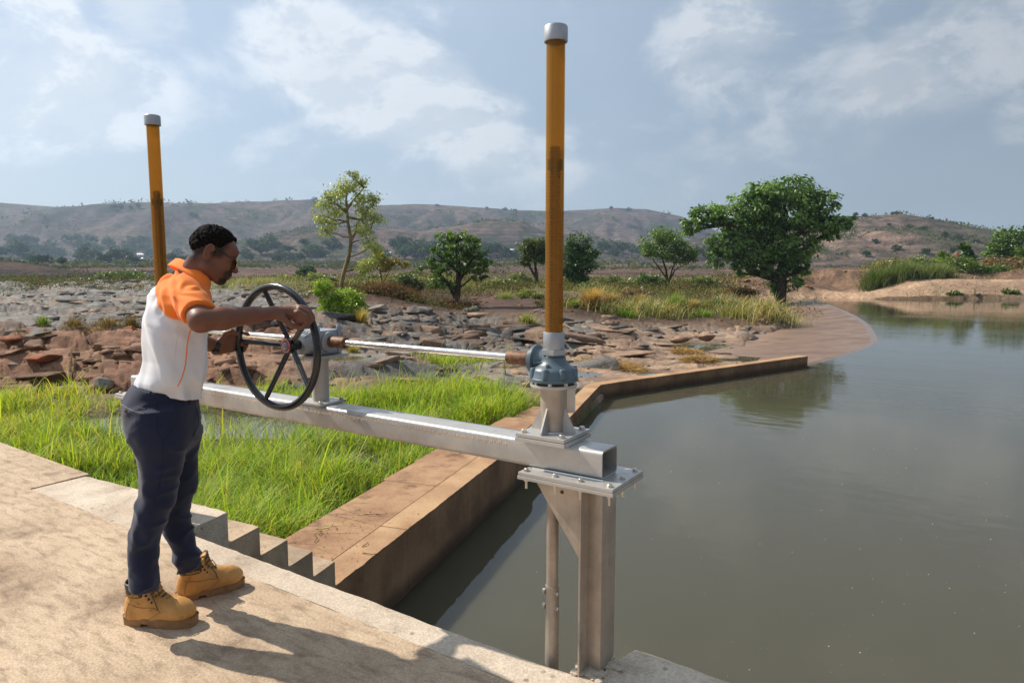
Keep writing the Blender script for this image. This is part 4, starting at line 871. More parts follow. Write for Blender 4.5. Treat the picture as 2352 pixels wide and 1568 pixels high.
# ---- head frame
PT = R(22); HO = J(490, 585, 2.85); HS = .93; hh = RT * math.cos(R(29)) + NH * math.sin(R(29)); hl = -RT * math.sin(R(29)) + NH * math.cos(R(29))                     # hl: his left
hf = hh * math.cos(PT) - Zv * math.sin(PT); hu = hh * math.sin(PT) + Zv * math.cos(PT)
def hp(f, u, l=0.): return HO + (hf * f + hu * u + hl * l) * HS
HAX = (hf, hu, hl)
def body():
    G = Field(np.min([sh_l, wr_r, hip_c, J(300, 1440, H0), hp(0, .2)], 0) - .22, np.max([sh_l, wr_r, hp(0, .15), J(720, 720, 3.0), J(720, 720, 2.8), J(580, 790, 3.3)], 0) + .10, .0062)
    # torso and legs, hidden in the clothes
    G.stack([lev(365, 450, y, .11, H0 - .01) for y in (690, 740, 800, 860, 900)], Rh, Fh, .03)
    for s, pts in ((1, [(380, 960, 2.80), (352, 1150, 2.765), (330, 1330, 2.745)]), (-1, [(390, 960, 2.94), (412, 1130, 2.98), (432, 1270, 3.01)])):
        a, b, c = [J(*p) for p in pts]; G.cap(a, b, .058, .036, .02); G.cap(b, c, .036, .028, .02)
    G.cap(J(385, 880, H0), J(380, 955, H0), .075, .075, .02)
    G.cap(J(404, 700, H0), sh_r, .05, .038, .01); G.cap(J(404, 700, H0), sh_l, .05, .038, .01)
    # neck
    G.cap(J(426, 652, 2.86), hp(-.038, -.045), .056, .049, .03, (hl, 1.05)); G.cap(J(446, 648, 2.86), hp(-.012, -.070), .042, .040, .025)
    # skull and face
    G.ell(hp(-.008, .036), HAX, (.092, .082, .076), .02); G.ell(hp(.022, -.028), HAX, (.066, .078, .062), .02); G.ell(hp(.035, .03), HAX, (.052, .055, .064), .02)
    G.ell(hp(.066, -.094), HAX, (.024, .024, .026), .02); G.cap(hp(.06, -.095, .018), hp(-.015, -.062, .052), .018, .020, .018); G.cap(hp(.06, -.095, -.018), hp(-.015, -.062, -.052), .018, .020, .018)
    G.cap(hp(.078, .017, -.032), hp(.078, .017, .032), .011, .011, .012); G.cap(hp(.081, .045, -.02), hp(.081, .045, .02), .012, .012, .02)
    G.cap(hp(.086, .008), hp(.107, -.030), .0085, .0125, .006); G.ell(hp(.108, -.036), HAX, (.0145, .0105, .0135), .005)
    for s in (-1, 1):
        G.ell(hp(.096, -.040, .015 * s), HAX, (.0115, .0085, .0085), .004)
        G.ell(hp(.062, -.022, .038 * s), HAX, (.022, .020, .020), .015)
        c = hp(-.026, .000, .0765 * s); ea = hf * .97 + hl * (-.24 * s); eb = hu; ec = np.cross(ea, eb)
        ec = ec / np.linalg.norm(ec); c = c + hl * (.004 * s); [G.cap(c + ea * (.0165 * math.cos(q0)) + eb * (.031 * math.sin(q0)), c + ea * (.0165 * math.cos(q1)) + eb * (.031 * math.sin(q1)), .0058, .0058, .003) for q0, q1 in zip(np.linspace(R(-20), R(260), 13)[:-1], np.linspace(R(-20), R(260), 13)[1:])]; G.ell(c - hl * (.004 * s), (ea, eb, ec), (.0165, .029, .0055), .004); G.ell(c - hu * .024 + hf * .004, (ea, eb, ec), (.009, .010, .0065), .004); G.cap(c + hu * .012, c - hu * .008 - hf * .004, .005, .004, .004)
    G.cap(hp(.082, -.060, -.017), hp(.082, -.060, .017), .0125, .0125, .010); G.cap(hp(.096, -.061, -.012), hp(.096, -.061, .012), .008, .008, .003); G.cap(hp(.091, -.076, -.011), hp(.091, -.076, .011), .009, .009, .003)
    for s in (-1, 1):
        G.ell(hp(.084, .0, .030 * s), HAX, (.013, .010, .016), cut=True); G.ell(hp(.070, .0, .031 * s), HAX, (.0125, .0115, .0125), .003)
        c = hp(-.020, -.002, .088 * s); G.ell(c, (hf, hu, hl), (.006, .009, .006), cut=True)
    # right arm: elbow out, forearm level to the crank
    G.cap(sh_r, sh_r + (el_r - sh_r) * .45, .044, .049, .012); G.cap(sh_r + (el_r - sh_r) * .45, el_r, .049, .042, .02)
    fa = wr_r - el_r; G.cap(el_r, el_r + fa * .28, .042, .044, .02); G.cap(el_r + fa * .28, el_r + fa * .7, .044, .033, .02); G.cap(el_r + fa * .7, wr_r, .034, .028, .02, (Zv * .8 - NH * .5, 1.18))
    # right hand over the crank
    G.cap(wr_r, J(662, 714, 2.87), .029, .026, .02, (Zv * .85 - NH * .5, 1.25)); G.ell(J(682, 722, 2.885), (RT, Zv, NH), (.037, .028, .038), .02); G.ell(J(692, 733, 2.885), (RT, Zv, NH), (.033, .029, .044), .015)
    for ks, r in ((((684, 705, 2.925), (704, 709, 2.945), (716, 724, 2.945), (709, 740, 2.92)), .0125), (((688, 706, 2.90), (708, 713, 2.915), (717, 730, 2.915), (707, 746, 2.89)), .0130), (((688, 710, 2.875), (707, 719, 2.885), (713, 736, 2.885), (702, 750, 2.862)), .0125), (((684, 717, 2.85), (701, 727, 2.855), (705, 742, 2.855), (694, 752, 2.84)), .0112)):
        p = [J(*q_) for q_ in ks]; G.cap(p[0], p[1], r * 1.12, r * 1.08, .003); G.cap(p[1], p[2], r * 1.08, r, .003); G.cap(p[2], p[3], r, r * .85, .003)
    a, b, c = J(650, 731, 2.83), J(670, 748, 2.83), J(690, 753, 2.85); G.cap(wr_r + (a - wr_r) * .4, a, .019, .0155, .01); G.cap(a, b, .0145, .0125, .004); G.cap(b, c, .0125, .0095, .004)
    # left arm and hand round the far side of the rim
    G.cap(sh_l, el_l, .044, .046, .012); fa = wr_l - el_l; G.cap(el_l, el_l + fa * .35, .046, .045, .02); G.cap(el_l + fa * .35, wr_l, .044, .029, .02)
    kn = [J(533, 768, 3.225), J(536, 779, 3.235), J(535, 791, 3.24), J(531, 802, 3.235)]
    for i, q in enumerate(kn): G.cap(wr_l + (kn[0] - kn[3]) * (.22 - .15 * i), q, .021, .017, .014)
    tips = [((545, 762, 3.275), (560, 762, 3.275), (570, 768, 3.245)), ((550, 777, 3.29), (562, 786, 3.275), (556, 791, 3.235)), ((549, 790, 3.29), (565, 795, 3.27), (567, 793, 3.235)), ((546, 803, 3.28), (560, 805, 3.265), (563, 802, 3.235))]
    for q, ts, r in zip(kn, tips, (.0118, .0118, .0112, .010)):
        p = [q] + [J(*x_) for x_ in ts]; G.cap(p[0], p[1], r * 1.1, r, .004); G.cap(p[1], p[2], r, r * .95, .004); G.cap(p[2], p[3], r * .95, r * .82, .004)
    a, b, c = J(520, 766, 3.19), J(533, 760, 3.18), J(545, 768, 3.185); G.cap(wr_l, a, .02, .015, .01); G.cap(a, b, .0145, .012, .004); G.cap(b, c, .012, .0095, .004)
    P, f = G.mesh(); P = relax(P, f, 1, .5)
    q = (P - HO) / HS; qf, qu, ql = q @ hf, q @ hu, np.abs(q @ hl)
    C = np.tile(np.array(lin(118, 78, 60)[:3], np.float32), (len(P), 1))
    head = (np.linalg.norm(q, axis=1) < .19)
    n = fbm(P[:, 0] * 60, P[:, 1] * 60, 3, 5, z=P[:, 2] * 60)
    fade0 = 0
    beard = head * (sstep(.027, .016, np.hypot(qf - .074, qu + .104) + n * .004) + sstep(.014, .008, np.abs(qu + .050 + (qf - .09) * .2) + n * .002) * (qf > .066) * (ql < .03) + .8 * sstep(.013, .006, np.abs(ql - .031 - (qu + .06) * .2)) * (qf > .05) * (qu < -.048) * (qu > -.10))
    C = mixc(C, np.clip(beard, 0, 1) * .88, np.array((.012, .009, .008)))
    lips = head * sstep(.004, 0, np.abs(qu + .068) - .010) * (qf > .082) * (ql < .02); C = mixc(C, np.clip(lips, 0, 1) * .6, np.array(lin(112, 66, 58)[:3]))
    brow = head * sstep(.006, .003, np.abs(qu - .022 + ql * .12)) * (qf > .05) * (ql > .012) * (ql < .05); C = mixc(C, brow * .85, np.array((.012, .009, .008)))
    side = head * sstep(.02, -.005, qu - .052 + .0 * qf + np.clip(qf - .035, 0, 1) * .2) * 0
    fade = head * sstep(-.028, .004, qu + n * .006 - .25 * np.clip(qf, 0, 1)) * sstep(.05, .02, qf + n * .006) * (ql < .082) + head * sstep(-.085, -.03, qu + n * .006) * sstep(-.045, -.075, qf); C = mixc(C, np.clip(fade, 0, 1) * .9, np.array((.007, .006, .0055)))
    return mesh_np('body', P, f, MATS['skin'], man, True, C, mloc)
body_o = body()
def hair():
    G = Field(HO - .17, HO + .17, .0038)
    G.ell(hp(-.010, .040), HAX, (.100, .090, .081), .01); sl, X, Y, Z = G.all(); d = [X - HO[0], Y - HO[1], Z - HO[2]]
    f, u, l = [sum(d[i] * ax[i] for i in range(3)) / HS for ax in HAX]
    n = vnoise(X * 95, Y * 95, Z * 95, 3) * .0035 + vnoise(X * 210, Y * 210, Z * 210, 4) * .0035; G.F += n
    line = np.where(f > .004, .012 + 1.15 * (f - .004), np.where(f > -.045, .012, .012 + 1.15 * (f + .045))); line = np.where(f > .05, .0755 - (f - .05) * .25, line)
    G.F += .62 * np.clip(.026 - (u - line), 0, .026); G.F = np.maximum(G.F, (line - u) * .8 + n * .8); P, fc = G.mesh(); return mesh_np('hair', P, fc, MATS['hair'], man, True, None, mloc)
hair()
# ---- shirt
SIL = [(630, 408, 448, .055), (642, 376, 466, .095), (656, 356, 474, .145), (675, 342, 479, .188), (700, 333, 482, .190), (740, 328, 483, .183), (780, 326, 483, .176), (825, 329, 483, .172), (852, 322, 483, .174), (872, 312, 479, .174), (884, 311, 472, .168), (893, 318, 466, .160), (910, 322, 464, .158), (940, 322, 462, .155)]
SEAM = [J(362, 640, 2.83), J(359, 668, 2.78), J(428, 752, 2.70)]
def shirt():
    G = Field(np.min([J(300, 940, 3.2), J(300, 940, 2.5), J(480, 620, 2.4)], 0) - .08, np.max([J(500, 600, 3.2), J(500, 600, 2.5), el_r], 0) + .12, .0060)
    G.stack([lev(a + .035 * (b - a), b - .045 * (b - a), y, w * .95, H0 - .01) for y, a, b, w in SIL], Rh, Fh, .02)
    for S, E, tt in ((sh_r, el_r, .80), (sh_l, el_l, .62)):
        d = E - S; dn = d / np.linalg.norm(d); G.cap(S - dn * .012, S + d * (tt + .15), .060, .0655, .045)
        e = S + d * tt; G.plane(e, dn, e - .14, e + .14)
    sl, X, Y, Z = G.all()
    a = X * RT[0] + Y * RT[1]; b = X * NH[0] + Y * NH[1]
    low = np.clip((1.16 - Z) / .3, 0, 1); wx = .35 * fbm(a * 5, b * 5, 2, 90, z=Z * 5)
    rid = lambda q: (1 - np.abs(q)) ** 2
    folds = -.019 * rid(fbm((a * .9 + Z * .42) * 9 + wx, b * 7 + 3, 2, 31, z=(Z * .9 - a * .5) * 2.2)) - .022 * low * rid(fbm((a + Z * .35) * 15 + wx, b * 14, 2, 37, z=Z * 2.5)) + .011 * (1.2 + 1.1 * low) * .6
    ds = np.sqrt((X - sh_r[0]) ** 2 + (Y - sh_r[1]) ** 2 + (Z - sh_r[2]) ** 2); sleeve = np.exp(-(ds / .15) ** 2)
    folds += .0065 * sleeve * np.sin((Z * .95 + a * .5) * 85 + 7 * fbm(a * 7, b * 7, 2, 12, z=Z * 7))
    G.F += folds
    pa, pb = J(311, 889, H0), J(455, 915, H0); nn = np.cross(pb - pa, Rh); nn = nn if nn[2] < 0 else -nn; G.plane(pa, nn)
    P, f = G.mesh(); P = relax(P, f, 1, .5)
    cen = J(405, 760, H0); side = (P - cen) @ Rh
    n = np.cross(SEAM[1] - SEAM[0], SEAM[2] - SEAM[0]); n /= np.linalg.norm(n); n = n if n @ (el_r - SEAM[0]) > 0 else -n
    # mirror for the far sleeve
    Pm = P - 2 * np.minimum(side, 0)[:, None] * Rh; fs = (Pm - SEAM[0]) @ n; up = P[:, 2] > SEAM[2][2] - .02
    fr_ = (P - cen) @ Fh
    w = sstep(-.004, .004, fs) * up * sstep(.155, .145, fr_)
    dr = el_r - sh_r; tr = ((P - sh_r) @ dr) / (dr @ dr); rad = np.linalg.norm(P - sh_r - tr[:, None] * dr, axis=1)
    w = np.maximum(w, ((tr > .5) & (rad < .115) & (side > .03))); w = np.maximum(w, ((tr > -.5) & (rad < .085) & (P[:, 2] > sh_r[2]))); yk = sstep(0, .008, P[:, 2] - J(420, 640, H0)[2]); w = np.maximum(w, 0 * yk)
    e_ = np.concatenate([f[:, [0, 1]], f[:, [1, 2]], f[:, [2, 3]], f[:, [3, 0]]]); w = np.clip(w, 0, 1).astype(float)
    for _ in range(7): w = (np.bincount(e_[:, 0], w[e_[:, 1]], len(P)) + np.bincount(e_[:, 1], w[e_[:, 0]], len(P))) / np.maximum(np.bincount(e_.ravel(), minlength=len(P)), 1)
    w = sstep(.38, .62, w)
    C = mixc(np.tile(np.array((.70, .69, .71), np.float32), (len(P), 1)), np.clip(w, 0, 1), np.array(lin(252, 132, 48)[:3]))
    return mesh_np('shirt', P, f, MATS['shirt_cloth'], man, True, C, mloc)
shirt_o = shirt()
from mathutils.bvhtree import BVHTree
def bvh(o):
    me = o.data; n = len(me.vertices); co = np.empty(n * 3, np.float32); me.vertices.foreach_get('co', co); co = co.reshape(-1, 3) + np.array(mloc, np.float32)
    return BVHTree.FromPolygons([tuple(c) for c in co], [tuple(p.vertices) for p in me.polygons])
SB = bvh(shirt_o)

def on(tree, pts, lift=.001):
    out = []
    for x_, y_ in pts:
        r = V(ray(x_, y_)); r.normalize(); h = tree.ray_cast(V(C0), r)
        if h[0] is not None: out.append(h[0] + h[1] * lift)
    return out
def trim(name, tree, pts, r, mat, parent, n=40, lift=.0008):
    c = catmull([np.array(p, float) for p in pts], 10); q = on(tree, [tuple(p) for p in c], lift)
    if len(q) > 3: MB().tube(q, r, 6).build(name, MATS[mat], parent, mloc, True)
trim('piping', SB, [(440, 752), (434, 769), (430, 790), (428, 815), (425, 840), (418, 866), (408, 887)], .0021, 'orange_cloth', shirt_o)
trim('side_seam', SB, [(408, 745), (404, 790), (398, 840), (393, 880)], .0011, 'white_print', shirt_o)
trim('sleeve_stitch', SB, [(424, 741), (420, 725), (424, 711), (440, 702), (458, 700), (474, 704)], .0009, 'orange_cloth', shirt_o)
dn = (el_r - sh_r) / np.linalg.norm(el_r - sh_r)
# collar and placket
def collar():
    B, Fp = J(402, 602, 2.885), J(478, 656, 2.845); M = (B + Fp) / 2; e1 = (Fp - B) / 2; up = np.cross(Rh, e1 / np.linalg.norm(e1)); up = (up if up[2] > 0 else -up) * .8 + Zv * .25
    N = 48; vs = []; prof = [(.88, -.012), (.93, .012), (.98, .020), (1.04, .016), (1.10, .000), (1.18, -.022), (1.22, -.034)]
    for k in range(N + 1):
        a = R(10 + 340 * k / N); ca, sa = math.cos(a), math.sin(a); fnt = max(0, ca)
        for sc_, dz in prof: vs.append(M + e1 * ca * sc_ + Rh * sa * .088 * sc_ + up * (dz - (.014 * fnt ** 3 if dz < 0 and sc_ > 1 else 0)) + Zv * (.010 * abs(sa)))
    i = np.arange((N + 1) * len(prof)).reshape(N + 1, -1); f = np.stack([i[:-1, :-1], i[:-1, 1:], i[1:, 1:], i[1:, :-1]], -1).reshape(-1, 4)
    o = mesh_np('collar', np.array(vs), f, MATS['orange_cloth'], man, True, None, mloc); md = o.modifiers.new('thick', 'SOLIDIFY'); md.thickness = .004; md.offset = 0
collar()
q = [J(474, 660, 2.855), J(479, 672, 2.855), J(482, 688, 2.855), J(484, 705, 2.855)]; MB().tube([V(p) for p in q], [.008, .009, .009, .008], 8).build('placket', MATS['orange_cloth'], man, mloc, True)
# ---- trousers
def zx(x_, y_): return ((450 + .7018 * x_) / 1.7415, (1500 + .7018 * y_) / 1.7415)
def trousers():
    G = Field(np.min([J(270, 1420, 3.25), J(270, 1420, 2.5)], 0) - .06, np.max([J(490, 880, 3.2), J(490, 880, 2.5), J(270, 880, 2.9)], 0) + .06, .0075)
    hipl = [(10, 150, 500), (40, 118, 499), (80, 86, 498), (120, 62, 497), (170, 48, 500), (220, 52, 508), (270, 64, 511), (330, 82, 508), (370, 104, 500), (410, 135, 470), (440, 165, 430)]
    def L2(rows, w, h):
        out = []
        for i, (y, a, b) in enumerate(rows):
            (x0, yy), (x1, _) = zx(a, y), zx(b, y); out.append(lev(x0, x1, yy, w(i), h(i)))
        return out
    G.stack(L2(hipl, lambda i: (.172, .172, .172, .172, .172, .168, .160, .148, .128, .105, .08)[min(i, 10)], lambda i: H0 + .005), Rh, Fh, .03)
    near = [(180, 90, 420), (240, 80, 430), (300, 74, 440), (370, 98, 448), (450, 128, 432), (520, 138, 412), (600, 140, 394), (680, 138, 380), (740, 124, 370), (790, 112, 345), (840, 102, 315), (900, 95, 292), (1000, 90, 266), (1080, 87, 258), (1140, 88, 262), (1185, 90, 264), (1222, 97, 252)]
    far = [(300, 300, 512), (370, 270, 508), (450, 240, 498), (560, 250, 488), (620, 262, 490), (680, 270, 478), (730, 268, 455), (780, 262, 447), (850, 278, 464), (920, 298, 479), (980, 335, 486), (1015, 345, 508), (1050, 340, 505), (1080, 352, 488), (1112, 362, 480)]
    def wid(rows): return lambda i: (zx(rows[i][2], 0)[0] - zx(rows[i][1], 0)[0]) / 2 * 2.85 / FOC * .98
    hn = np.linspace(2.785, 2.742, len(near)); hf_ = np.linspace(2.955, 3.01, len(far))
    G.stack(L2(near, wid(near), lambda i: hn[i]), Rh, Fh, .05); G.stack(L2(far, wid(far), lambda i: hf_[i]), Rh, Fh, .04)
    pa, pb = J(308, 879, H0), J(458, 904, H0); nn = np.cross(pb - pa, Rh); nn = nn if nn[2] > 0 else -nn; G.plane(pa, nn, pa - .4, pa + .5)
    sl, X, Y, Z = G.all(); a = X * RT[0] + Y * RT[1]; b = X * NH[0] + Y * NH[1]
    w = .005 + .010 * np.exp(-((Z - .47) / .14) ** 2) + .014 * np.exp(-((Z - .19) / .08) ** 2) + .006 * np.exp(-((Z - .78) / .07) ** 2); wz = .3 * fbm(a * 6, b * 6, 2, 88, z=Z * 6)
    G.F += w * (.55 - (1 - np.abs(fbm(a * 7 + Z * 6, b * 7, 2, 51, z=Z * 17 - a * 9 + wz))) ** 2) + .004 * fbm(a * 10, b * 10, 2, 57, z=Z * 5)
    P, f = G.mesh(); P = relax(P, f, 1, .5); return mesh_np('trousers', P, f, MATS['trouser_cloth'], man, True, None, mloc)
tr_o = trousers(); TB = bvh(tr_o)
for pts in ([(128, 70), (200, 92), (300, 112), (430, 135), (490, 145)],):
    trim('waistband_edge', TB, [zx(*p) for p in pts], .0016, 'trouser_seam', tr_o)
trim('side_seam', TB, [zx(*p) for p in ((283, 380), (280, 520), (262, 640), (238, 760), (205, 900), (188, 1060), (183, 1220))], .0012, 'trouser_seam', tr_o)
trim('pocket_edge', TB, [zx(*p) for p in ((345, 158), (366, 220), (352, 290), (318, 345), (285, 375))], .0014, 'trouser_seam', tr_o)
trim('back_pocket', TB, [zx(*p) for p in ((52, 165), (90, 190), (135, 210), (178, 220))], .0014, 'grey_print', tr_o)
trim('pocket_seam', TB, [zx(*p) for p in ((252, 140), (252, 250), (258, 330), (283, 372))], .0011, 'trouser_seam', tr_o)
trim('fly_seam', TB, [zx(*p) for p in ((470, 175), (488, 230), (480, 300), (455, 345))], .0016, 'trouser_seam', tr_o)
for p in ((215, 75), (213, 108)), ((440, 130), (436, 170)):
    trim('belt_loop', TB, [zx(*p[0]), zx((p[0][0] + p[1][0]) / 2, (p[0][1] + p[1][1]) / 2), zx(*p[1])], .004, 'trouser_cloth', tr_o, lift=.002)
q = on(TB, [zx(80, 206)], .002)
if q: bm_ = MB(); bm_.lathe([(.0065, -.001), (.0065, .002), (.005, .003), (.0, .0025)], q[0], -V(NH), 14, cap=False); bm_.build('button', MATS['button'], tr_o, mloc, True)
def lettering(text, size, M, mat, parent, ext=.0003):
    cu = bpy.data.curves.new('lettering', 'FONT'); cu.body = text; cu.size = size; cu.extrude = ext; cu.align_x = 'CENTER'; cu.align_y = 'CENTER'; o = bpy.data.objects.new('lettering', cu); COL.objects.link(o)
    bpy.context.view_layer.update(); me = bpy.data.meshes.new_from_object(o.evaluated_get(bpy.context.evaluated_depsgraph_get())); bpy.data.objects.remove(o); me.transform(M); me.materials.append(mat)
    return link(bpy.data.objects.new('lettering', me), parent)
def frame_at(p, right, normal):
    n = V(normal).normalized(); x = V(right); x = (x - n * x.dot(n)).normalized(); y = n.cross(x); M = Matrix((x, y, n)).transposed().to_4x4(); M.translation = V(p) - V(mloc); return M
r_ = V(ray(*zx(163, 188))).normalized(); h_ = TB.ray_cast(V(C0), r_)
if h_[0] is not None: lettering('ZARA', .013, frame_at(h_[0] + h_[1] * .0015, RT - Zv * .2, h_[1]), MATS['grey_print'], tr_o)
# ---- boots
def boot(heel, toe, label_side, label):
    heel, toe = np.array(heel), np.array(toe); d = toe - heel; Lb = np.linalg.norm(d); fx = d / Lb; ly = np.array([-fx[1], fx[0], 0]); o0 = np.array([heel[0], heel[1], 0.])
    s = Lb / .31
    def B(x_, y_, z_): return o0 + (fx * x_ + ly * y_ + Zv * z_) * s
    AXB = (fx, ly, Zv); G = Field(B(.15, 0, .12) - .24, B(.15, 0, .12) + .24, .0048)
    G.ell(B(.238, .0, .062), AXB, np.array((.066, .046, .045)) * s, .03); G.cap(B(.215, .002, .066), B(.115, 0, .108), .043 * s, .046 * s, .04); G.ell(B(.058, 0, .078), AXB, np.array((.056, .041, .07)) * s, .03)
    G.cap(B(.090, 0, .09), B(.078, 0, .20), .052 * s, .0575 * s, .03, (ly, 1.16)); G.cap(B(.15, 0, .05), B(.05, 0, .05), .044 * s, .040 * s, .03); G.cap(B(.15, .004, .05), B(.25, .002, .05), .046 * s, .046 * s, .03)
    G.plane(B(0, 0, .030), -Zv); G.plane(B(.06, 0, .185), Zv * .95 - fx * .12)
    sl, X, Y, Z = G.all(); G.F += .0016 * fbm(X * 30, Y * 30, 3, 3, z=Z * 30)
    P, f = G.mesh(); P = relax(P, f, 2, .5)
    up = mesh_np('boot', P, f, MATS['boot_leather'], man, True, None, mloc); up['label'] = label
    # sole: welt layer, forefoot and heel blocks with small notches
    out = []
    for k in range(48):
        a = 2 * math.pi * k / 48; c, sn = math.cos(a), math.sin(a); w = .041 + .012 * sstep(.08, .23, np.array(.155 + .15 * c)); out.append((.153 + .160 * np.sign(c) * abs(c) ** .72, float(w * np.sign(sn) * abs(sn) ** .62 * 1.02)))
    def blk(m, x0, x1, z0, z1, bev):
        xs = np.linspace(x0, x1, 14); ox = sorted([(p[0], p[1]) for p in out if p[1] >= 0]); hw_ = lambda x_: float(np.interp(x_, [p[0] for p in ox], [p[1] for p in ox])); pl = [(x_, hw_(x_)) for x_ in xs] + [(x_, -hw_(x_)) for x_ in xs[::-1]]; pl = [p for i_, p in enumerate(pl) if i_ == 0 or math.dist(p, pl[i_ - 1]) > 1e-4]
        a = [m.bm.verts.new(B(p[0], p[1], z0)) for p in pl]; b = [m.bm.verts.new(B(p[0], p[1], z1)) for p in pl]; n = len(pl); m.bm.faces.new(b); m.bm.faces.new(a[::-1])
        for i_ in range(n): m.bm.faces.new((a[i_], a[(i_ + 1) % n], b[(i_ + 1) % n], b[i_]))
    m = MB(); a = [m.bm.verts.new(B(p[0], p[1], .015)) for p in out]; b = [m.bm.verts.new(B(p[0], p[1], .037)) for p in out]; m.bm.faces.new(b); m.bm.faces.new(a[::-1])
    for k in range(48): m.bm.faces.new((a[k], a[(k + 1) % 48], b[(k + 1) % 48], b[k]))
    bmesh.ops.bevel(m.bm, geom=[e for e in m.bm.edges if abs(e.verts[0].co.z - e.verts[1].co.z) < 1e-6], offset=.003, segments=2, affect='EDGES')
    so = m.build('sole', MATS['boot_sole'], up, mloc, True, 50)
    m = MB(); blk(m, -.0068, .088, .0, .0155, .0); m.build('heel', MATS['boot_sole'], so, mloc)
    m = MB(); blk(m, .122, .312, .006, .0155, .0)
    for k in range(5): blk(m, .123 + .0375 * k, .123 + .0375 * k + .034, .0, .0065, 0)
    m.build('tread', MATS['boot_sole'], so, mloc)
    out = [B(p[0], p[1], 0) for p in out]
    # padded collar, tongue, laces, eyelets
    N = 40; vs = []
    for k in range(N + 1):
        a = R(62 + 236 * k / N); c, sn = math.cos(a), math.sin(a); cx, ry, rx = .077, .0490, .0600
        for dz, g in ((.180, .0), (.192, .004), (.184, .007), (.166, .0065), (.160, .0045), (.148, .005), (.134, .0032)): vs.append(B(cx + (rx + g) * c, (ry + g) * sn, dz))
    i = np.arange((N + 1) * 7).reshape(N + 1, 7); f = np.stack([i[:-1, :-1], i[:-1, 1:], i[1:, 1:], i[1:, :-1]], -1).reshape(-1, 4); co = mesh_np('padded_collar', np.array(vs), f, MATS['boot_collar'], up, True, None, mloc); md = co.modifiers.new('thick', 'SOLIDIFY'); md.thickness = .002
    T_ = [(.128, .204), (.131, .188), (.135, .170), (.141, .150), (.150, .132), (.163, .118), (.182, .107)]
    m = MB(); m.tube([V(B(x_, 0, z_)) for x_, z_ in T_], [.018, .02, .023, .024, .023, .021, .016], 12); m.build('tongue', MATS['boot_leather'], up, mloc, True)
    m = MB(); prev = None
    for k, (x_, z_) in enumerate(T_[:]):
        for sd in (-1, 1):
            m.tube([V(B(x_ - .004, sd * .034, z_ - .010)), V(B(x_ + .012, sd * .015, z_ + .012)), V(B(x_ + .018, -sd * .004, z_ + .013)), V(B(x_ + .014, -sd * .022, z_ + .002))], .0026 * s, 6)
    m.tube([V(B(.128, label_side * .03, .165)), V(B(.150, label_side * .050, .150)), V(B(.168, label_side * .056, .118)), V(B(.176, label_side * .054, .086))], .0025 * s, 6)
    m.tube([V(B(.128, label_side * .03, .165)), V(B(.160, label_side * .030, .178)), V(B(.176, label_side * .040, .150)), V(B(.15, label_side * .042, .140))], .0025 * s, 6); m.build('laces', MATS['lace'], up, mloc, True)
    for k, (x_, z_) in enumerate(((.112, .160), (.120, .142), (.130, .126), (.142, .112), (.156, .101))):
        for sd in (-1, 1): e = MB(); e.lathe([(.0055, -.002), (.0055, .002), (.003, .0025)], B(x_, sd * (.0435 - .001 * k), z_), V(ly * sd + Zv * .35), 12); e.build('eyelet', MATS['eyelet'], up, mloc, True)
    # welt stitch between upper and sole, heel counter seam
    m = MB(); m.tube([V(p) + V((0, 0, .038 * s)) for p in [o0 + (q_ - o0) * 1.0 for q_ in out + out[:1]]], .0028, 6); m.build('welt', MATS['boot_sole'], so, mloc, True)
    UB = bvh(up)
    def onb(x_, z_, l=.0012):
        h = UB.ray_cast(V(B(x_, label_side * .2, z_)), V(-ly * label_side)); return (h[0] + h[1] * l) if h[0] is not None else None
    for nm, pts in (('counter_seam', [(.012 + .05, .128), (.04, .10), (.03, .07), (.028, .045)]), ('vamp_seam', [(.03, .105), (.07, .098), (.11, .092), (.15, .09), (.185, .075)]), ('vamp_seam', [(.185, .075), (.16, .06), (.135, .045), (.12, .038)])):
        q = [onb(float(p[0]), float(p[1])) for p in catmull(pts, 6)]; q = [z_ for z_ in q if z_ is not None]
        if len(q) > 3: MB().tube(q, .0011, 5).build(nm, MATS['boot_sole'], up, mloc, True)
    n = V(ly * label_side); c = B(.066, label_side * .0560, .148); lettering('Vaultex', .0205 * s, frame_at(c + ly * label_side * .002, fx * (-label_side if False else 1) if label_side < 0 else -fx, n), MATS['yellow_print'], co)
sg = lambda hx, tx: 1
hN, tN = atz(292, 1430, 0), atz(447, 1452, 0); hFt, tFt = atz(404, 1383, 0), atz(559, 1352, 0)
c_n = (atz(288, 1440, 0) + atz(452, 1440, 0)) / 2
boot(atz(291, 1427, 0), atz(451, 1432, 0), -1, 'tan leather work boot nearer the camera'); boot(atz(407, 1380, 0), atz(560, 1340, 0), -1, 'tan leather work boot nearer the water')
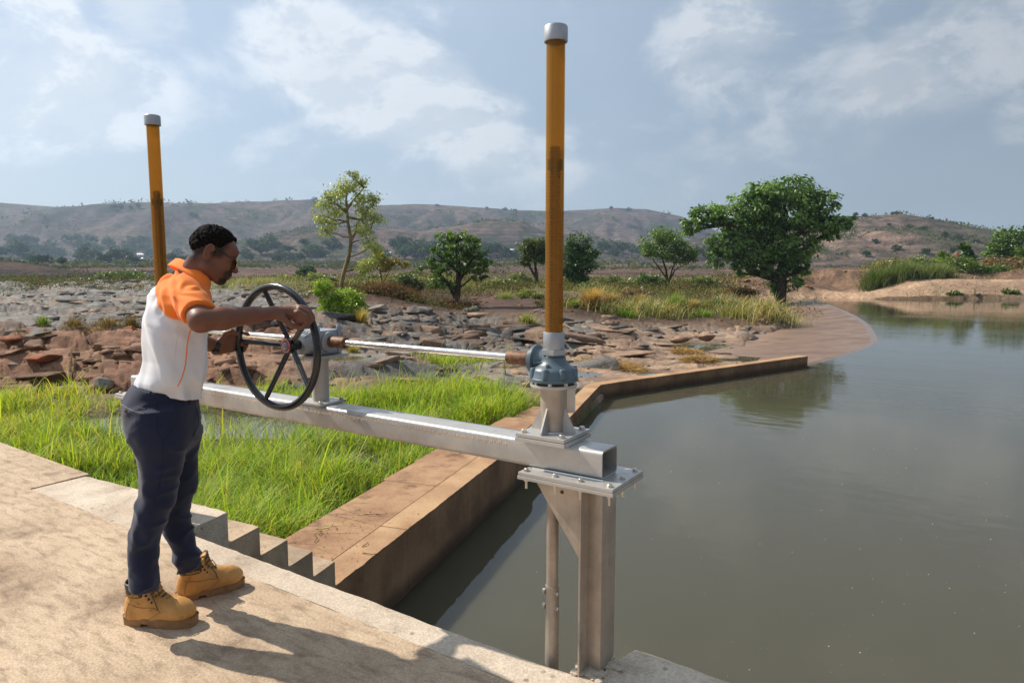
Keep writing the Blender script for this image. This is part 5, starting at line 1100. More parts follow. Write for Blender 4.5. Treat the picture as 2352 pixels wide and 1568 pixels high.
# ---- glasses and watch
gl_ = empty('eyeglasses', hp(.06, .005), 'thin dark framed eyeglasses on the man\'s face', 'glasses'); gL = tuple(hp(.06, .005))
for s_ in (-1, 1):
    m = MB(); m.tube([V(hp(-.030, .012, .0795 * s_)), V(hp(-.015, .021, .081 * s_)), V(hp(.03, .016, .0785 * s_)), V(hp(.088, .010, .066 * s_))], .0021, 6); m.build('temple', MATS['frame_dark'], gl_, gL, True)
    c = hp(.098, -.007, .033 * s_); e1, e2 = hl, hu * .985 - hf * .15; N = 28; ring = [V(c + e1 * .028 * math.cos(a) + e2 * .021 * math.sin(a)) for a in np.linspace(0, 2 * math.pi, N)]
    m = MB(); m.tube(ring, .0018, 6, cap=False); m.build('rim', MATS['frame_gold'], gl_, gL, True)
    m = MB(); m.bm.faces.new([m.bm.verts.new(p) for p in ring[:-1]]); r = bmesh.ops.extrude_face_region(m.bm, geom=list(m.bm.faces)); bmesh.ops.translate(m.bm, vec=V(hf) * .0012, verts=[v_ for v_ in r['geom'] if isinstance(v_, bmesh.types.BMVert)]); m.build('lens', MATS['lens_tint'], gl_, gL)
    m = MB(); m.tube([V(hp(.088, .010, .066 * s_)), V(hp(.097, .006, .0615 * s_))], .0028, 6); m.build('hinge', MATS['frame_gold'], gl_, gL, True)
m = MB(); m.tube([V(hp(.1, .002, -.006)), V(hp(.103, .005, 0)), V(hp(.1, .002, .006))], .0016, 6); m.build('bridge', MATS['frame_gold'], gl_, gL, True)
wd_ = (wr_l - el_l) / np.linalg.norm(wr_l - el_l); wc = wr_l - wd_ * .012; wl2 = tuple(wc)
wt = empty('wristwatch', wl2, 'black wristwatch on the man\'s left wrist', 'watch')
m = MB(); m.lathe([(.0335, -.011), (.0355, -.010), (.0355, .010), (.0335, .011)], wc, wd_, 28, cap=False); m.build('strap', MATS['watch_black'], wt, wl2, True)
sd = -NH * .75 - Zv * .62; sd = sd - wd_ * (sd @ wd_); sd /= np.linalg.norm(sd); m = MB(); m.lathe([(.016, 0), (.017, .002), (.017, .008), (.014, .0095)], wc + sd * .032, sd, 20); cs = m.build('case', MATS['watch_black'], wt, wl2, True)
m = MB(); m.lathe([(.0135, 0), (.0135, .0008)], wc + sd * .0418, sd, 20); m.build('dial', MATS['watch_glass'], wt, wl2, True)
# ================================================================== VEGETATION
def leaf_mat(name, trans=.35, rough=.55, spec=.3):
    t = NT(name); c = t.attr(); t.set(col=c, rough=rough, spec=spec); tl = t.n('ShaderNodeBsdfTranslucent'); t.L.new(t.mix(1., c, (1.25, 1.3, .6), 'MULTIPLY'), tl.inputs[0])
    ms = t.n('ShaderNodeMixShader'); ms.inputs[0].default_value = trans; t.L.new(t.bsdf.outputs[0], ms.inputs[1]); t.L.new(tl.outputs[0], ms.inputs[2]); t.L.new(ms.outputs[0], t.out.inputs[0]); return t.m
leaf_mat('leaves', .30, .42, .5); leaf_mat('far_leaves', .2, .8, .1); leaf_mat('grass_blades', .45, .6, .25); leaf_mat('dry_blades', .25, .8, .2)
def bark(name, a, b):
    t = NT(name); v = t.geo((1, 1, .3)); n = t.noise(v, 7, 6, .65); t.set(col=t.mix(t.ramp(n, .35, .65), a, b), rough=.9, spec=.2); t.bump(n, .8, .05); return t.m
bark('bark_dark', lin(92, 74, 60)[:3], lin(58, 46, 38)[:3]); bark('bark_pale', lin(150, 132, 92)[:3], lin(106, 90, 62)[:3]); bark('twig', lin(120, 92, 70)[:3], lin(80, 60, 48)[:3])
def ground_z(u, v):
    u = np.atleast_1d(np.asarray(u, np.float32)); v = np.atleast_1d(np.asarray(v, np.float32)); return np.where(v < 112, near_h(u, v)[0], far_h(u, v))
def nrm(a): return a / (np.linalg.norm(a, axis=-1, keepdims=True) + 1e-9)
def leaf_cards(P, D, N, L, W):
    """folded diamond leaves: base P, pointing D, facing N"""
    S = nrm(np.cross(D, N)); a = P; b = P + D * (L * .45)[:, None] + S * (W * .5)[:, None] - N * (W * .12)[:, None]; c = P + D * L[:, None]; d = P + D * (L * .45)[:, None] - S * (W * .5)[:, None] - N * (W * .12)[:, None]
    v = np.stack([a, b, c, d], 1).reshape(-1, 3); i = np.arange(len(P))[:, None] * 4; return v, np.concatenate([i + np.array([[0, 1, 2]]), i + np.array([[0, 2, 3]])])
def crown(blobs, nleaf, size, cols, g, droop=.5, clump=.22, shell=.55, sun_bias=.0):
    """leaves in clumps spread through each blob: blobs (centre, radii)"""
    vol = np.array([b[1][0] * b[1][1] * b[1][2] for b in blobs]) ** .62; vol = vol / vol.sum(); Vv, Ff, Cc, cl, base = [], [], [], [], 0
    for (c, r), w in zip(blobs, vol):
        c = np.array(c); r = np.array(r); n = int(nleaf * w) + 8; rm = r.mean(); nc = max(4, int(n / 26)); d = nrm(g.normal(size=(nc, 3))); rad = shell + (1 - shell) * g.random((nc, 1)) ** .6; rad *= .72 + .42 * g.random((nc, 1)); cc = c + d * rad * r
        k = g.integers(0, nc, n); cr = rm * clump * (.7 + .6 * g.random(nc)); off = g.normal(size=(n, 3)) * (cr[k, None] * np.array([1, 1, .7])); P = cc[k] + off
        out = nrm(P - c) + .7 * g.normal(size=(n, 3)); D = nrm(out * np.array([1, 1, .6]) + np.array([0, 0, -droop])); N = nrm(np.cross(D, g.normal(size=(n, 3))) + np.array([0, 0, .7]))
        N = nrm(N - D * (N * D).sum(1, keepdims=True)); s = size * (.65 + .7 * g.random(n)); v, f = leaf_cards(P, D, N, s, s * .52); Vv.append(v); Ff.append(f + base); base += len(v)
        t = np.clip(.5 + .28 * g.normal(size=nc)[k] + .22 * g.normal(size=n), 0, 1)[:, None]; Cc.append(np.repeat(cols[0] * (1 - t) + cols[1] * t, 4, 0)); cl.append(cc)
    return np.concatenate(Vv), np.concatenate(Ff), np.concatenate(Cc), cl
def px_blobs(bl, v, g, depth=.85):
    s = v / FOC; return [(ath(x, y, v + g.uniform(-.35, .35) * rx * s), (rx * s, rx * s * depth, ry * s)) for x, y, rx, ry in bl]
def woody(name, root, loc, paths, mat):
    m = MB()
    for pts, r0, r1 in paths:
        n = len(pts); m.tube(pts, [r0 + (r1 - r0) * i / (n - 1) for i in range(n)], 8 if r0 > .05 else 5)
    return m.build(name, MATS[mat], root, loc, True, 80)
def bend(a, b, g, k=4, amp=.12):
    a = np.array(a, float); b = np.array(b, float); L = np.linalg.norm(b - a); return [V(a + (b - a) * i / k + (g.normal(size=3) * amp * L * (.5 if 0 < i < k else 0))) for i in range(k + 1)]
def tree(name, label, cat, base_xy, v, trunk, tr, blobs, nleaf, size, c1, c2, barkm='bark_dark', droop=.5, clump=.22, shell=.55, twigs=2, seed=1, group=None, depth=.85, z=None):
    """trunk: list of polylines in bearings; blobs: (x, y, rx, ry) bearings and angular radii at distance v"""
    g = np.random.default_rng(seed); p0 = ath(*base_xy, v); gz = float(ground_z(p0 @ RT, p0 @ NH)[0]) if z is None else z; loc = (p0[0], p0[1], gz)
    root = empty(name, loc, label, cat, group); bl = px_blobs(blobs, v, g, depth); Vv, F, C, cl = crown(bl, nleaf, size, (np.array(lin(*c1)[:3]), np.array(lin(*c2)[:3])), g, droop, clump, shell)
    paths = []; ends = []
    for i, t in enumerate(trunk):
        P = [V(ath(x, y, v + (g.uniform(-.2, .2) if k and i else 0))) for k, (x, y) in enumerate(t)]
        if i == 0: P[0] = V((P[0].x, P[0].y, gz - .15))
        paths.append((P, tr * (1 if i == 0 else .6), tr * (.42 if i == 0 else .2))); ends += P[1:]
    if ends: woody('trunk', root, loc, paths, barkm)
    br = []
    for (c, r), cc in zip(bl, cl):
        if not ends: break
        e = min(ends, key=lambda q: (q - V(c)).length + max(0, q.z - c[2]) * 2); br.append((bend(e, c, g, 4, .08), tr * .34, tr * .12))
        for q in cc[g.permutation(len(cc))[:twigs]]: br.append((bend(c, q, g, 3, .1), tr * .13, tr * .05))
    if br: woody('branch', root, loc, br, barkm)
    mesh_np('crown', Vv, F, MATS['leaves'], root, False, C, loc); return root
tree('broadleaf_tree', 'large dark green spreading tree at the far end of the curved dam', 'tree', (1792, 676), 66, [[(1792, 676), (1794, 640), (1800, 600), (1806, 560), (1800, 520)], [(1800, 600), (1775, 560), (1740, 520)], [(1806, 570), (1840, 530), (1880, 500)], [(1800, 590), (1850, 570)]], .62,
     [(1800, 438, 62, 30), (1752, 448, 42, 26), (1850, 448, 38, 26), (1730, 475, 55, 30), (1886, 468, 34, 34), (1672, 492, 48, 22), (1624, 490, 40, 18), (1590, 512, 30, 14), (1575, 528, 16, 12), (1912, 508, 44, 17), (1944, 506, 19, 14), (1905, 535, 22, 16), (1800, 490, 70, 34), (1870, 510, 40, 24), (1755, 520, 55, 30), (1700, 530, 48, 26), (1672, 560, 42, 28), (1652, 588, 26, 22), (1845, 560, 36, 30), (1735, 572, 48, 26), (1790, 560, 44, 30), (1790, 598, 48, 30), (1838, 604, 22, 24), (1745, 612, 30, 16), (1800, 640, 34, 22), (1698, 606, 22, 14), (1692, 628, 12, 8), (1788, 662, 20, 14), (1842, 620, 14, 8), (1840, 455, 26, 22)],
     24000, .38, (50, 84, 36), (140, 170, 86), 'bark_dark', .9, .155, .62, 3, 3)
tree('slender_tree', 'tall slender tree with thin yellow green foliage behind the hand wheel', 'tree', (785, 742), 34, [[(785, 742), (784, 700), (783, 660), (790, 625), (801, 590), (806, 560), (805, 545), (799, 510), (797, 480), (795, 455)], [(806, 552), (816, 535), (820, 515), (832, 498)], [(797, 480), (812, 460), (836, 432)], [(797, 490), (775, 470), (755, 455)], [(801, 500), (830, 505), (848, 530)], [(783, 668), (770, 650), (752, 642), (740, 660)]], .125,
     [(800, 425, 34, 16), (828, 415, 20, 14), (772, 445, 28, 20), (745, 468, 22, 22), (736, 495, 13, 22), (755, 515, 20, 18), (775, 480, 22, 22), (835, 452, 30, 18), (862, 462, 18, 14), (838, 490, 26, 20), (860, 505, 18, 22), (832, 525, 24, 16), (850, 555, 20, 22), (862, 575, 16, 18), (846, 600, 18, 16), (835, 615, 18, 12), (810, 400, 16, 8), (745, 530, 12, 14)],
     6800, .115, (130, 142, 66), (196, 202, 116), 'bark_pale', 1.1, .34, .15, 4, 5, depth=.8)
tree('young_tree', 'small tree with layered green foliage on the brown bank', 'tree', (1046, 702), 46, [[(1046, 702), (1052, 660), (1054, 620), (1050, 580), (1050, 548)], [(1052, 650), (1075, 610), (1090, 590)], [(1053, 625), (1025, 600), (1005, 585)], [(1048, 690), (1030, 650), (1010, 630)]], .24,
     [(1048, 540, 34, 11), (1020, 545, 26, 8), (1080, 552, 24, 9), (1060, 562, 40, 14), (1015, 572, 26, 9), (1085, 580, 28, 14), (1045, 590, 30, 14), (1000, 600, 22, 8), (1100, 605, 24, 18), (1070, 615, 24, 14), (1020, 620, 26, 10), (985, 615, 20, 6), (1100, 630, 16, 12), (1010, 642, 30, 8), (1030, 655, 22, 8), (1000, 655, 16, 6)],
     5600, .22, (56, 90, 36), (132, 158, 72), 'bark_dark', .45, .17, .62, 4, 7)
tree('olive_tree', 'olive green tree half hidden on the left of the tall amber tube', 'tree', (1232, 662), 74, [[(1232, 662), (1232, 630), (1228, 600)], [(1232, 640), (1212, 605), (1205, 590)]], .26,
     [(1212, 568, 20, 16), (1238, 562, 22, 16), (1225, 585, 26, 14), (1204, 600, 13, 10), (1250, 590, 14, 16)], 5200, .26, (56, 74, 36), (112, 124, 66), 'bark_dark', .5, .24, .45, 3, 9)
tree('dense_tree', 'dense dark green bushy tree on the right of the tall amber tube', 'tree', (1322, 652), 74, [[(1322, 652), (1324, 620), (1328, 590)]], .26,
     [(1328, 558, 28, 20), (1345, 580, 24, 22), (1312, 582, 24, 24), (1340, 608, 28, 20), (1316, 620, 26, 20), (1330, 640, 24, 12)], 7500, .26, (34, 62, 26), (88, 122, 48), 'bark_dark', .5, .22, .5, 2, 10)
tree('fan_tree', 'light green fan shaped multi stem tree left of the large tree', 'tree', (1536, 650), 78, [[(1536, 650), (1530, 620), (1520, 590)], [(1536, 648), (1545, 615), (1560, 590)], [(1535, 645), (1510, 610), (1495, 590)], [(1537, 645), (1550, 620), (1580, 605)]], .18,
     [(1525, 538, 30, 16), (1500, 560, 30, 18), (1545, 556, 32, 20), (1575, 572, 26, 14), (1486, 575, 18, 12), (1520, 582, 32, 14), (1560, 595, 26, 10), (1592, 590, 16, 8)], 7500, .25, (70, 102, 44), (134, 158, 78), 'bark_dark', .5, .24, .45, 3, 12)
tree('round_tree', 'rounded green tree at the right edge beyond the far bank', 'tree', (2330, 612), 112, [[(2330, 612), (2330, 590)]], .4, [(2325, 545, 34, 22), (2300, 562, 26, 18), (2345, 560, 30, 22), (2330, 580, 46, 16), (2290, 582, 22, 12)], 5200, .5, (52, 84, 34), (112, 136, 58), 'bark_dark', .5, .22, .55, 2, 14)
tree('round_tree', 'lower round tree cut by the right edge of the frame', 'tree', (2362, 622), 104, [[(2362, 622), (2362, 600)]], .3, [(2362, 578, 22, 18), (2370, 598, 22, 14)], 2000, .45, (58, 88, 34), (118, 140, 60), 'bark_dark', .5, .22, .55, 2, 15)
tree('bright_shrub', 'bright yellow green leafy shrub at the foot of the slender tree', 'shrub', (788, 750), 31.5, [[(788, 750), (785, 720), (790, 695)], [(786, 740), (760, 710), (745, 670)]], .07, [(790, 678, 24, 18), (805, 700, 26, 22), (770, 700, 24, 20), (820, 685, 16, 14), (750, 690, 18, 12), (742, 655, 20, 12), (735, 668, 14, 9), (770, 728, 30, 14), (805, 728, 28, 14), (745, 715, 18, 14), (830, 705, 12, 14)],
     9000, .12, (112, 142, 34), (176, 200, 72), 'twig', .35, .26, .4, 2, 17)
tree('olive_bush', 'low olive bush on the bank left of the small layered tree', 'shrub', (935, 684), 52, [[(935, 684), (935, 660)]], .06, [(935, 640, 22, 16), (915, 655, 20, 14), (955, 655, 20, 12), (940, 668, 28, 10)], 2600, .20, (62, 78, 40), (110, 122, 68), 'twig', .3, .26, .45, 2, 19)
tree('drooping_sapling', 'thin sapling with drooping yellowish leaves beside the olive bush', 'tree', (884, 690), 46, [[(884, 690), (880, 655), (872, 620), (868, 600)], [(880, 650), (895, 620), (905, 600)]], .07, [(866, 590, 18, 12), (845, 610, 16, 10), (900, 598, 16, 8), (880, 612, 16, 10), (922, 604, 12, 8)], 1300, .20, (110, 112, 48), (176, 156, 76), 'twig', .6, .3, .3, 3, 21)
# leafy bushes of the valley side and far bank
BUSH = [('green bush below the dark burnt bank at far left', 250, 652, 116, [(245, 640, 26, 12), (275, 636, 24, 14), (222, 648, 22, 8)], (66, 88, 48), (118, 134, 72)),
        ('wide green bush between the far rocks and burnt bank', 312, 658, 112, [(300, 640, 28, 14), (328, 645, 24, 10), (285, 648, 24, 8)], (58, 84, 40), (116, 134, 66)),
        ('pale bush left of the wide green bush on far rocks', 185, 664, 108, [(185, 655, 20, 8), (205, 657, 16, 6), (165, 660, 14, 5)], (96, 106, 58), (138, 142, 80)),
        ('small bush standing on the far rocks at left edge', 48, 664, 108, [(46, 655, 14, 7), (60, 660, 12, 5)], (78, 96, 50), (126, 136, 74)),
        ('green bush half hidden beside the left amber tube', 395, 652, 112, [(396, 640, 20, 10), (420, 645, 20, 8)], (64, 86, 44), (112, 128, 68)),
        ('dark round bush in the meadow left of slender tree', 706, 634, 150, [(706, 622, 14, 9), (694, 628, 10, 6)], (44, 70, 48), (84, 108, 66)),
        ('tangled green shrub under the termite mound', 2200, 640, 84, [(2160, 615, 26, 9), (2195, 612, 28, 12), (2225, 622, 26, 10), (2180, 630, 30, 8)], (70, 96, 38), (128, 146, 62)),
        ('dark vine covered stump right of the termite mound', 2222, 612, 88, [(2220, 575, 11, 14), (2224, 595, 13, 12), (2216, 562, 8, 8)], (42, 74, 30), (92, 122, 48)),
        ('vine shrub left of the termite mound peak', 2168, 612, 88, [(2164, 585, 10, 12), (2172, 600, 12, 10)], (74, 104, 40), (132, 150, 66)),
        ('spreading green shrub below the vine covered stump', 2262, 642, 84, [(2245, 632, 26, 6), (2280, 632, 22, 6), (2225, 640, 22, 6)], (60, 98, 38), (112, 142, 60)),
        ('yellowish shrub on the bank behind the soil heap', 2060, 612, 96, [(2040, 596, 30, 8), (2075, 592, 24, 9), (2010, 602, 20, 6)], (112, 116, 58), (158, 150, 84)),
        ('green shrub on the left slope of the termite mound', 2115, 622, 90, [(2115, 605, 22, 11), (2098, 614, 16, 7)], (78, 100, 46), (128, 142, 68)),
        ('brownish thicket right of the vine stump', 2300, 628, 92, [(2285, 610, 26, 9), (2320, 612, 26, 10)], (116, 96, 66), (150, 122, 84)),
        ('small grass bush at the foot of the sand bank', 2196, 684, 71.2, [(2196, 680, 9, 2.4), (2186, 682, 7, 1.8)], (84, 108, 56), (130, 146, 80)),
        ('small grass bush on the sand slope near right edge', 2318, 682, 71.6, [(2312, 678, 9, 2.2), (2328, 680, 8, 1.8)], (84, 108, 56), (130, 146, 80)),
        ('green shrub among the tall grass left of the dam', 1650, 712, 47, [(1650, 692, 18, 10), (1680, 700, 18, 8), (1630, 705, 14, 7)], (76, 96, 44), (120, 134, 64)),
        ('small bush at the foot of the fan shaped tree', 1490, 640, 78, [(1490, 618, 20, 10), (1470, 626, 14, 8), (1515, 628, 16, 8)], (70, 98, 46), (122, 140, 72))]
BUSH += [('pale green bush just right of the layered tree', 1150, 662, 72, [(1145, 648, 24, 10), (1170, 652, 20, 8)], (104, 118, 66), (158, 162, 102)), ('reedy pale bush between layered tree and olive tree', 1195, 654, 82, [(1190, 640, 20, 10), (1205, 645, 16, 8)], (98, 112, 66), (150, 156, 102)), ('greyish bush behind the drooping sapling', 850, 650, 88, [(845, 638, 20, 8), (868, 640, 18, 8)], (92, 104, 64), (140, 144, 96)), ('pale meadow bush left of the slender tree trunk', 735, 650, 80, [(730, 638, 22, 8), (752, 642, 18, 7)], (104, 118, 62), (154, 160, 96)), ('low meadow bush between the man and the slender tree', 655, 645, 92, [(650, 634, 24, 7), (675, 637, 18, 6)], (98, 112, 64), (146, 152, 98)), ('green bush behind the olive bush', 955, 650, 84, [(955, 634, 20, 11), (975, 640, 16, 8)], (70, 92, 48), (120, 134, 78)), ('bush between the dense tree and the fan shaped tree', 1405, 645, 84, [(1400, 632, 22, 8), (1425, 636, 18, 7)], (96, 110, 62), (148, 152, 96)), ('low bush right of the fan shaped tree', 1612, 648, 80, [(1610, 636, 20, 8), (1632, 640, 16, 6)], (88, 104, 56), (140, 146, 90)), ('brown dry bush in front of the fan shaped tree', 1460, 672, 62, [(1455, 660, 24, 7), (1480, 664, 18, 6)], (116, 92, 66), (158, 130, 92)), ('brown dry bush left of the large tree trunk', 1700, 668, 66, [(1695, 658, 22, 6), (1720, 660, 18, 5)], (112, 86, 62), (150, 120, 86)), ('green bush at the foot of the dense dark tree', 1355, 668, 66, [(1350, 655, 18, 9), (1368, 660, 14, 7)], (66, 90, 42), (116, 132, 68)), ('yellow green bush on the bank left of the tall tube', 1215, 690, 56, [(1210, 680, 22, 8), (1232, 682, 16, 7)], (108, 120, 58), (160, 162, 92))]
for i, (lb, x, y, v, bl, c1, c2) in enumerate(BUSH):
    g = np.random.default_rng(100 + i); p = ath(x, y, v); gz = float(ground_z(p @ RT, p @ NH)[0]); loc = (p[0], p[1], gz); root = empty('bush', loc, lb, 'bush', 'bushes of the valley and banks')
    dz = gz - p[2]; b2 = [(c + np.array([0, 0, dz * .7]), r) for c, r in px_blobs(bl, v, g)]
    Vv, F, C, cl = crown(b2, 1500, .0042 * v, (np.array(lin(*c1)[:3]), np.array(lin(*c2)[:3])), g, .2, .26, .4); mesh_np('foliage', Vv, F, MATS['leaves'], root, False, C, loc)
    woody('stem', root, loc, [(bend((loc[0], loc[1], gz - .1), c, g, 3, .1), .05, .02) for c, r in b2], 'twig')
# ---- grass
def blades(P, H, lean, wid, c1, c2, g, seg=3, tipc=None):
    n = len(P); a = g.random(n) * 6.2832; d = np.stack([np.cos(a), np.sin(a), np.zeros(n)], 1); s = np.stack([-np.sin(a), np.cos(a), np.zeros(n)], 1); ln = lean * (.3 + g.random(n) * 1.2)
    vs = []; t = np.linspace(0, 1, seg + 1)
    for k in range(seg + 1):
        c = P + d * (H * ln * t[k] ** 2)[:, None] + np.array([0, 0, 1.]) * (H * (t[k] - .32 * ln * t[k] ** 2))[:, None]
        if k < seg: w = wid * H ** .3 * (1 - .75 * t[k] ** 1.5); vs += [c - s * w[:, None], c + s * w[:, None]]
        else: vs.append(c)
    m = 2 * seg + 1; Vv = np.stack(vs, 1).reshape(-1, 3); i = np.arange(n)[:, None] * m
    q = np.concatenate([i + np.array([[2 * k, 2 * k + 1, 2 * k + 3, 2 * k + 2]]) for k in range(seg - 1)]); tr = i + np.array([[2 * seg - 2, 2 * seg - 1, 2 * seg]])
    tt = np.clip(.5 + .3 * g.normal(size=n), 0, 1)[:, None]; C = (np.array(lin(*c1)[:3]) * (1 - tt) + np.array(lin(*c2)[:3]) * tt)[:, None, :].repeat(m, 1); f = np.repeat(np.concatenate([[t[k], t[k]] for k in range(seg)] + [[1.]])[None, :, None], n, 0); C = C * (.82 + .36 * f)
    if tipc is not None: tip = (f > .6) * (g.random(n) < .5)[:, None, None]; C = np.where(tip, np.array(lin(*tipc)[:3]), C)
    return Vv, [q, tr], C.reshape(-1, 3)
def grass_ok(u, v):
    w = u[..., None] * 0; x = u * RT[0] + v * NH[0]; y = u * RT[1] + v * NH[1]
    off = (x - T1[0]) * N2[0] + (y - T1[1]) * N2[1]                      # distance to the land side of the wall face
    dW = poly_dist(u, v, WALLLINE)
    ok = (off > 1.06) & ~((y < 2.62) & (x > -14)) & ~((x > -5.5) & (y < 4.0) & (off < 1.6))
    return ok, off, x, y
def near_grass():
    g = np.random.default_rng(42); n = 230000; u = g.uniform(-15, 3, n); v = g.uniform(4.2, 25, n); ok, off, x, y = grass_ok(u, v); n1 = fbm(u / 1.3, v / 1.3, 3, 301); n2 = fbm(u / .5, v / .5, 2, 305)
    edge = 16.3 + .9 * n1 - .06 * u
    pond = (((u + 6.0) / 3.1) ** 2 + ((v - 13.5 + .1 * u + .6) / 1.15) ** 2)
    d = sstep(0, 1.0, edge - v) * sstep(.95, 1.5, pond + .25 * n2)
    d = d * (1 - .85 * sstep(.2, .5, fbm(u / 2.2, v / 1.2, 3, 311)) * sstep(10.5, 12, v) * (u < 0))
    bare = np.exp(-(((u + 4.6) / 1.5) ** 2 + ((v - 11.6) / 1.0) ** 2)); d = d * (1 - .97 * bare); bare3 = np.exp(-(((u + 7.6) / 1.5) ** 2 + ((v - 13.2) / 1.1) ** 2) ** 2); d = d * (1 - bare3)
    bare2 = np.exp(-(((u + 8.5) / 2.2) ** 2 + ((v - 15.6) / .9) ** 2)); d = d * (1 - .9 * bare2)
    patch = np.exp(-(((u + 1.1) / 1.6) ** 2 + ((v - 21.0) / 1.1) ** 2) ** 2); d = np.maximum(d, patch)
    d = d * (.45 + .55 * sstep(-.5, .3, n2)) * np.clip(16 / (v + 4), .4, 1.2)
    k = ok & (g.random(n) < d * .8); u, v, off, n1, n2 = u[k], v[k], off[k], n1[k], n2[k]; z = ground_z(u, v); P = u[:, None] * RT + v[:, None] * NH; P[:, 2] = z - .02
    keep = z > POND_Z - .03 + 0 * z; P, u, v, n1, n2, off = P[keep], u[keep], v[keep], n1[keep], n2[keep], off[keep]
    H = (.22 + .30 * sstep(-.4, .5, n1 * .6 + n2 * .5) + .12 * g.random(len(P))) * (.55 + .45 * sstep(1.05, 1.7, off)) * (1 + .35 * sstep(5., 2., off)) * (1 + .9 * (g.random(len(P)) < .035)); H = H * (.75 + .25 * sstep(20, 12, v))
    yel = sstep(-7.5, -9.5, u) * .5 + .25 * sstep(.1, .6, n1)
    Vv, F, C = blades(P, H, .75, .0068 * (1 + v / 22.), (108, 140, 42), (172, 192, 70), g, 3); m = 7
    dry = (g.random(len(P)) < .16 + .28 * yel); C = C.reshape(-1, m, 3); C[dry] = C[dry] * .35 + np.array(lin(196, 176, 96)[:3]) * .65; C = C * (1 + .35 * (yel[:, None, None]) * np.array([1.2, .5, 0.])); C = C.reshape(-1, 3)
    sel = g.random(len(P)) < .10; Pl = P[sel] + g.normal(size=(sel.sum(), 3)) * .04 + np.array([0, 0, .08]) + np.array([0, 0, .14]) * g.random((sel.sum(), 1)); D = nrm(g.normal(size=Pl.shape) + np.array([0, 0, .3])); N = nrm(np.cross(D, g.normal(size=Pl.shape)) + np.array([0, 0, .6])); s_ = .05 + .07 * g.random(len(Pl)); Lv, Lf = leaf_cards(Pl, D, N, s_, s_ * .45); tl = g.random((len(Pl), 1)); Lc = np.repeat(np.array(lin(72, 96, 36)[:3]) * (1 - tl) + np.array(lin(150, 150, 74)[:3]) * tl, 4, 0); F = F + [Lf + len(Vv)]; Vv = np.concatenate([Vv, Lv]); C = np.concatenate([C, Lc])   # broad-leaved weeds in between
    o = mesh_np('grass', Vv, F, MATS['grass_blades'], None, False, C); tag(o, 'tall bright green grass filling the wet ground beside the walkway', 'grass', kind='stuff')
near_grass()
def meadow():
    g = np.random.default_rng(43); n = 150000; t_ = g.uniform(-.8, .8, n); v = 40 * np.exp(g.random(n) * math.log(240 / 40)); u = t_ * v; n1 = fbm(u / 9., v / 9., 3, 321); n2 = fbm(u / 3., v / 3., 3, 327)
    h, z = near_h(u.astype(np.float32), v.astype(np.float32)); x = 1176 + FOC * u / v
    d = z['farg'] * (1 - z['rb']) * (1 - z['spoil']) * (.25 + .6 * sstep(-.3, .4, n1)) * sstep(430, 560, x + 60 * n1) * (1 - z['dirt'] * (v < 62)) + .55 * z['rb'] * (v > 77.5) * sstep(-.3, .3, n2) * (1 - z['mound'] * 1.4) * (1 - z['spoil'] * .8)
    tg = sstep(2.5, 6, u + n1) * (1 - sstep(17.5, 21, u - (v - 46) * .3)) * sstep(39.5, 42, v + n2) * (1 - sstep(45, 53, v + 3 * n1)); d = d * (1 - .85 * (v < 60) * (u > 2)) ; d = np.maximum(d, tg * (.35 + .65 * sstep(-.3, .2, n2)))
    lf = sstep(.2, .6, n2) * (x < 520) * sstep(98, 108, v) * .5 * (1 - sstep(118, 135, v)); d = np.maximum(d, lf); d = d * (1 - sstep(105, 150, v + 20 * n1))
    k = (g.random(n) < d) & ~z['inside']; u, v, n1, n2, tg, x = u[k], v[k], n1[k], n2[k], tg[k], x[k]; zz = ground_z(u, v); P = u[:, None] * RT + v[:, None] * NH; P[:, 2] = zz - .03
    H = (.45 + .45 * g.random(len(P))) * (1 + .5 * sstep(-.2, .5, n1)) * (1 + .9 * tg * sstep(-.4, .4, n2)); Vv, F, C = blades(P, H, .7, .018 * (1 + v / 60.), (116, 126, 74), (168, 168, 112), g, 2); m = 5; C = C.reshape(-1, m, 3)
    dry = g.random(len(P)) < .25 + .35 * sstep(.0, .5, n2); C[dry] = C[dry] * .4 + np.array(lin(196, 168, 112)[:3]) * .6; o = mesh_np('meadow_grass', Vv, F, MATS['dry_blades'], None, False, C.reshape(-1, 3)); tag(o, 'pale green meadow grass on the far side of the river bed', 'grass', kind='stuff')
meadow()
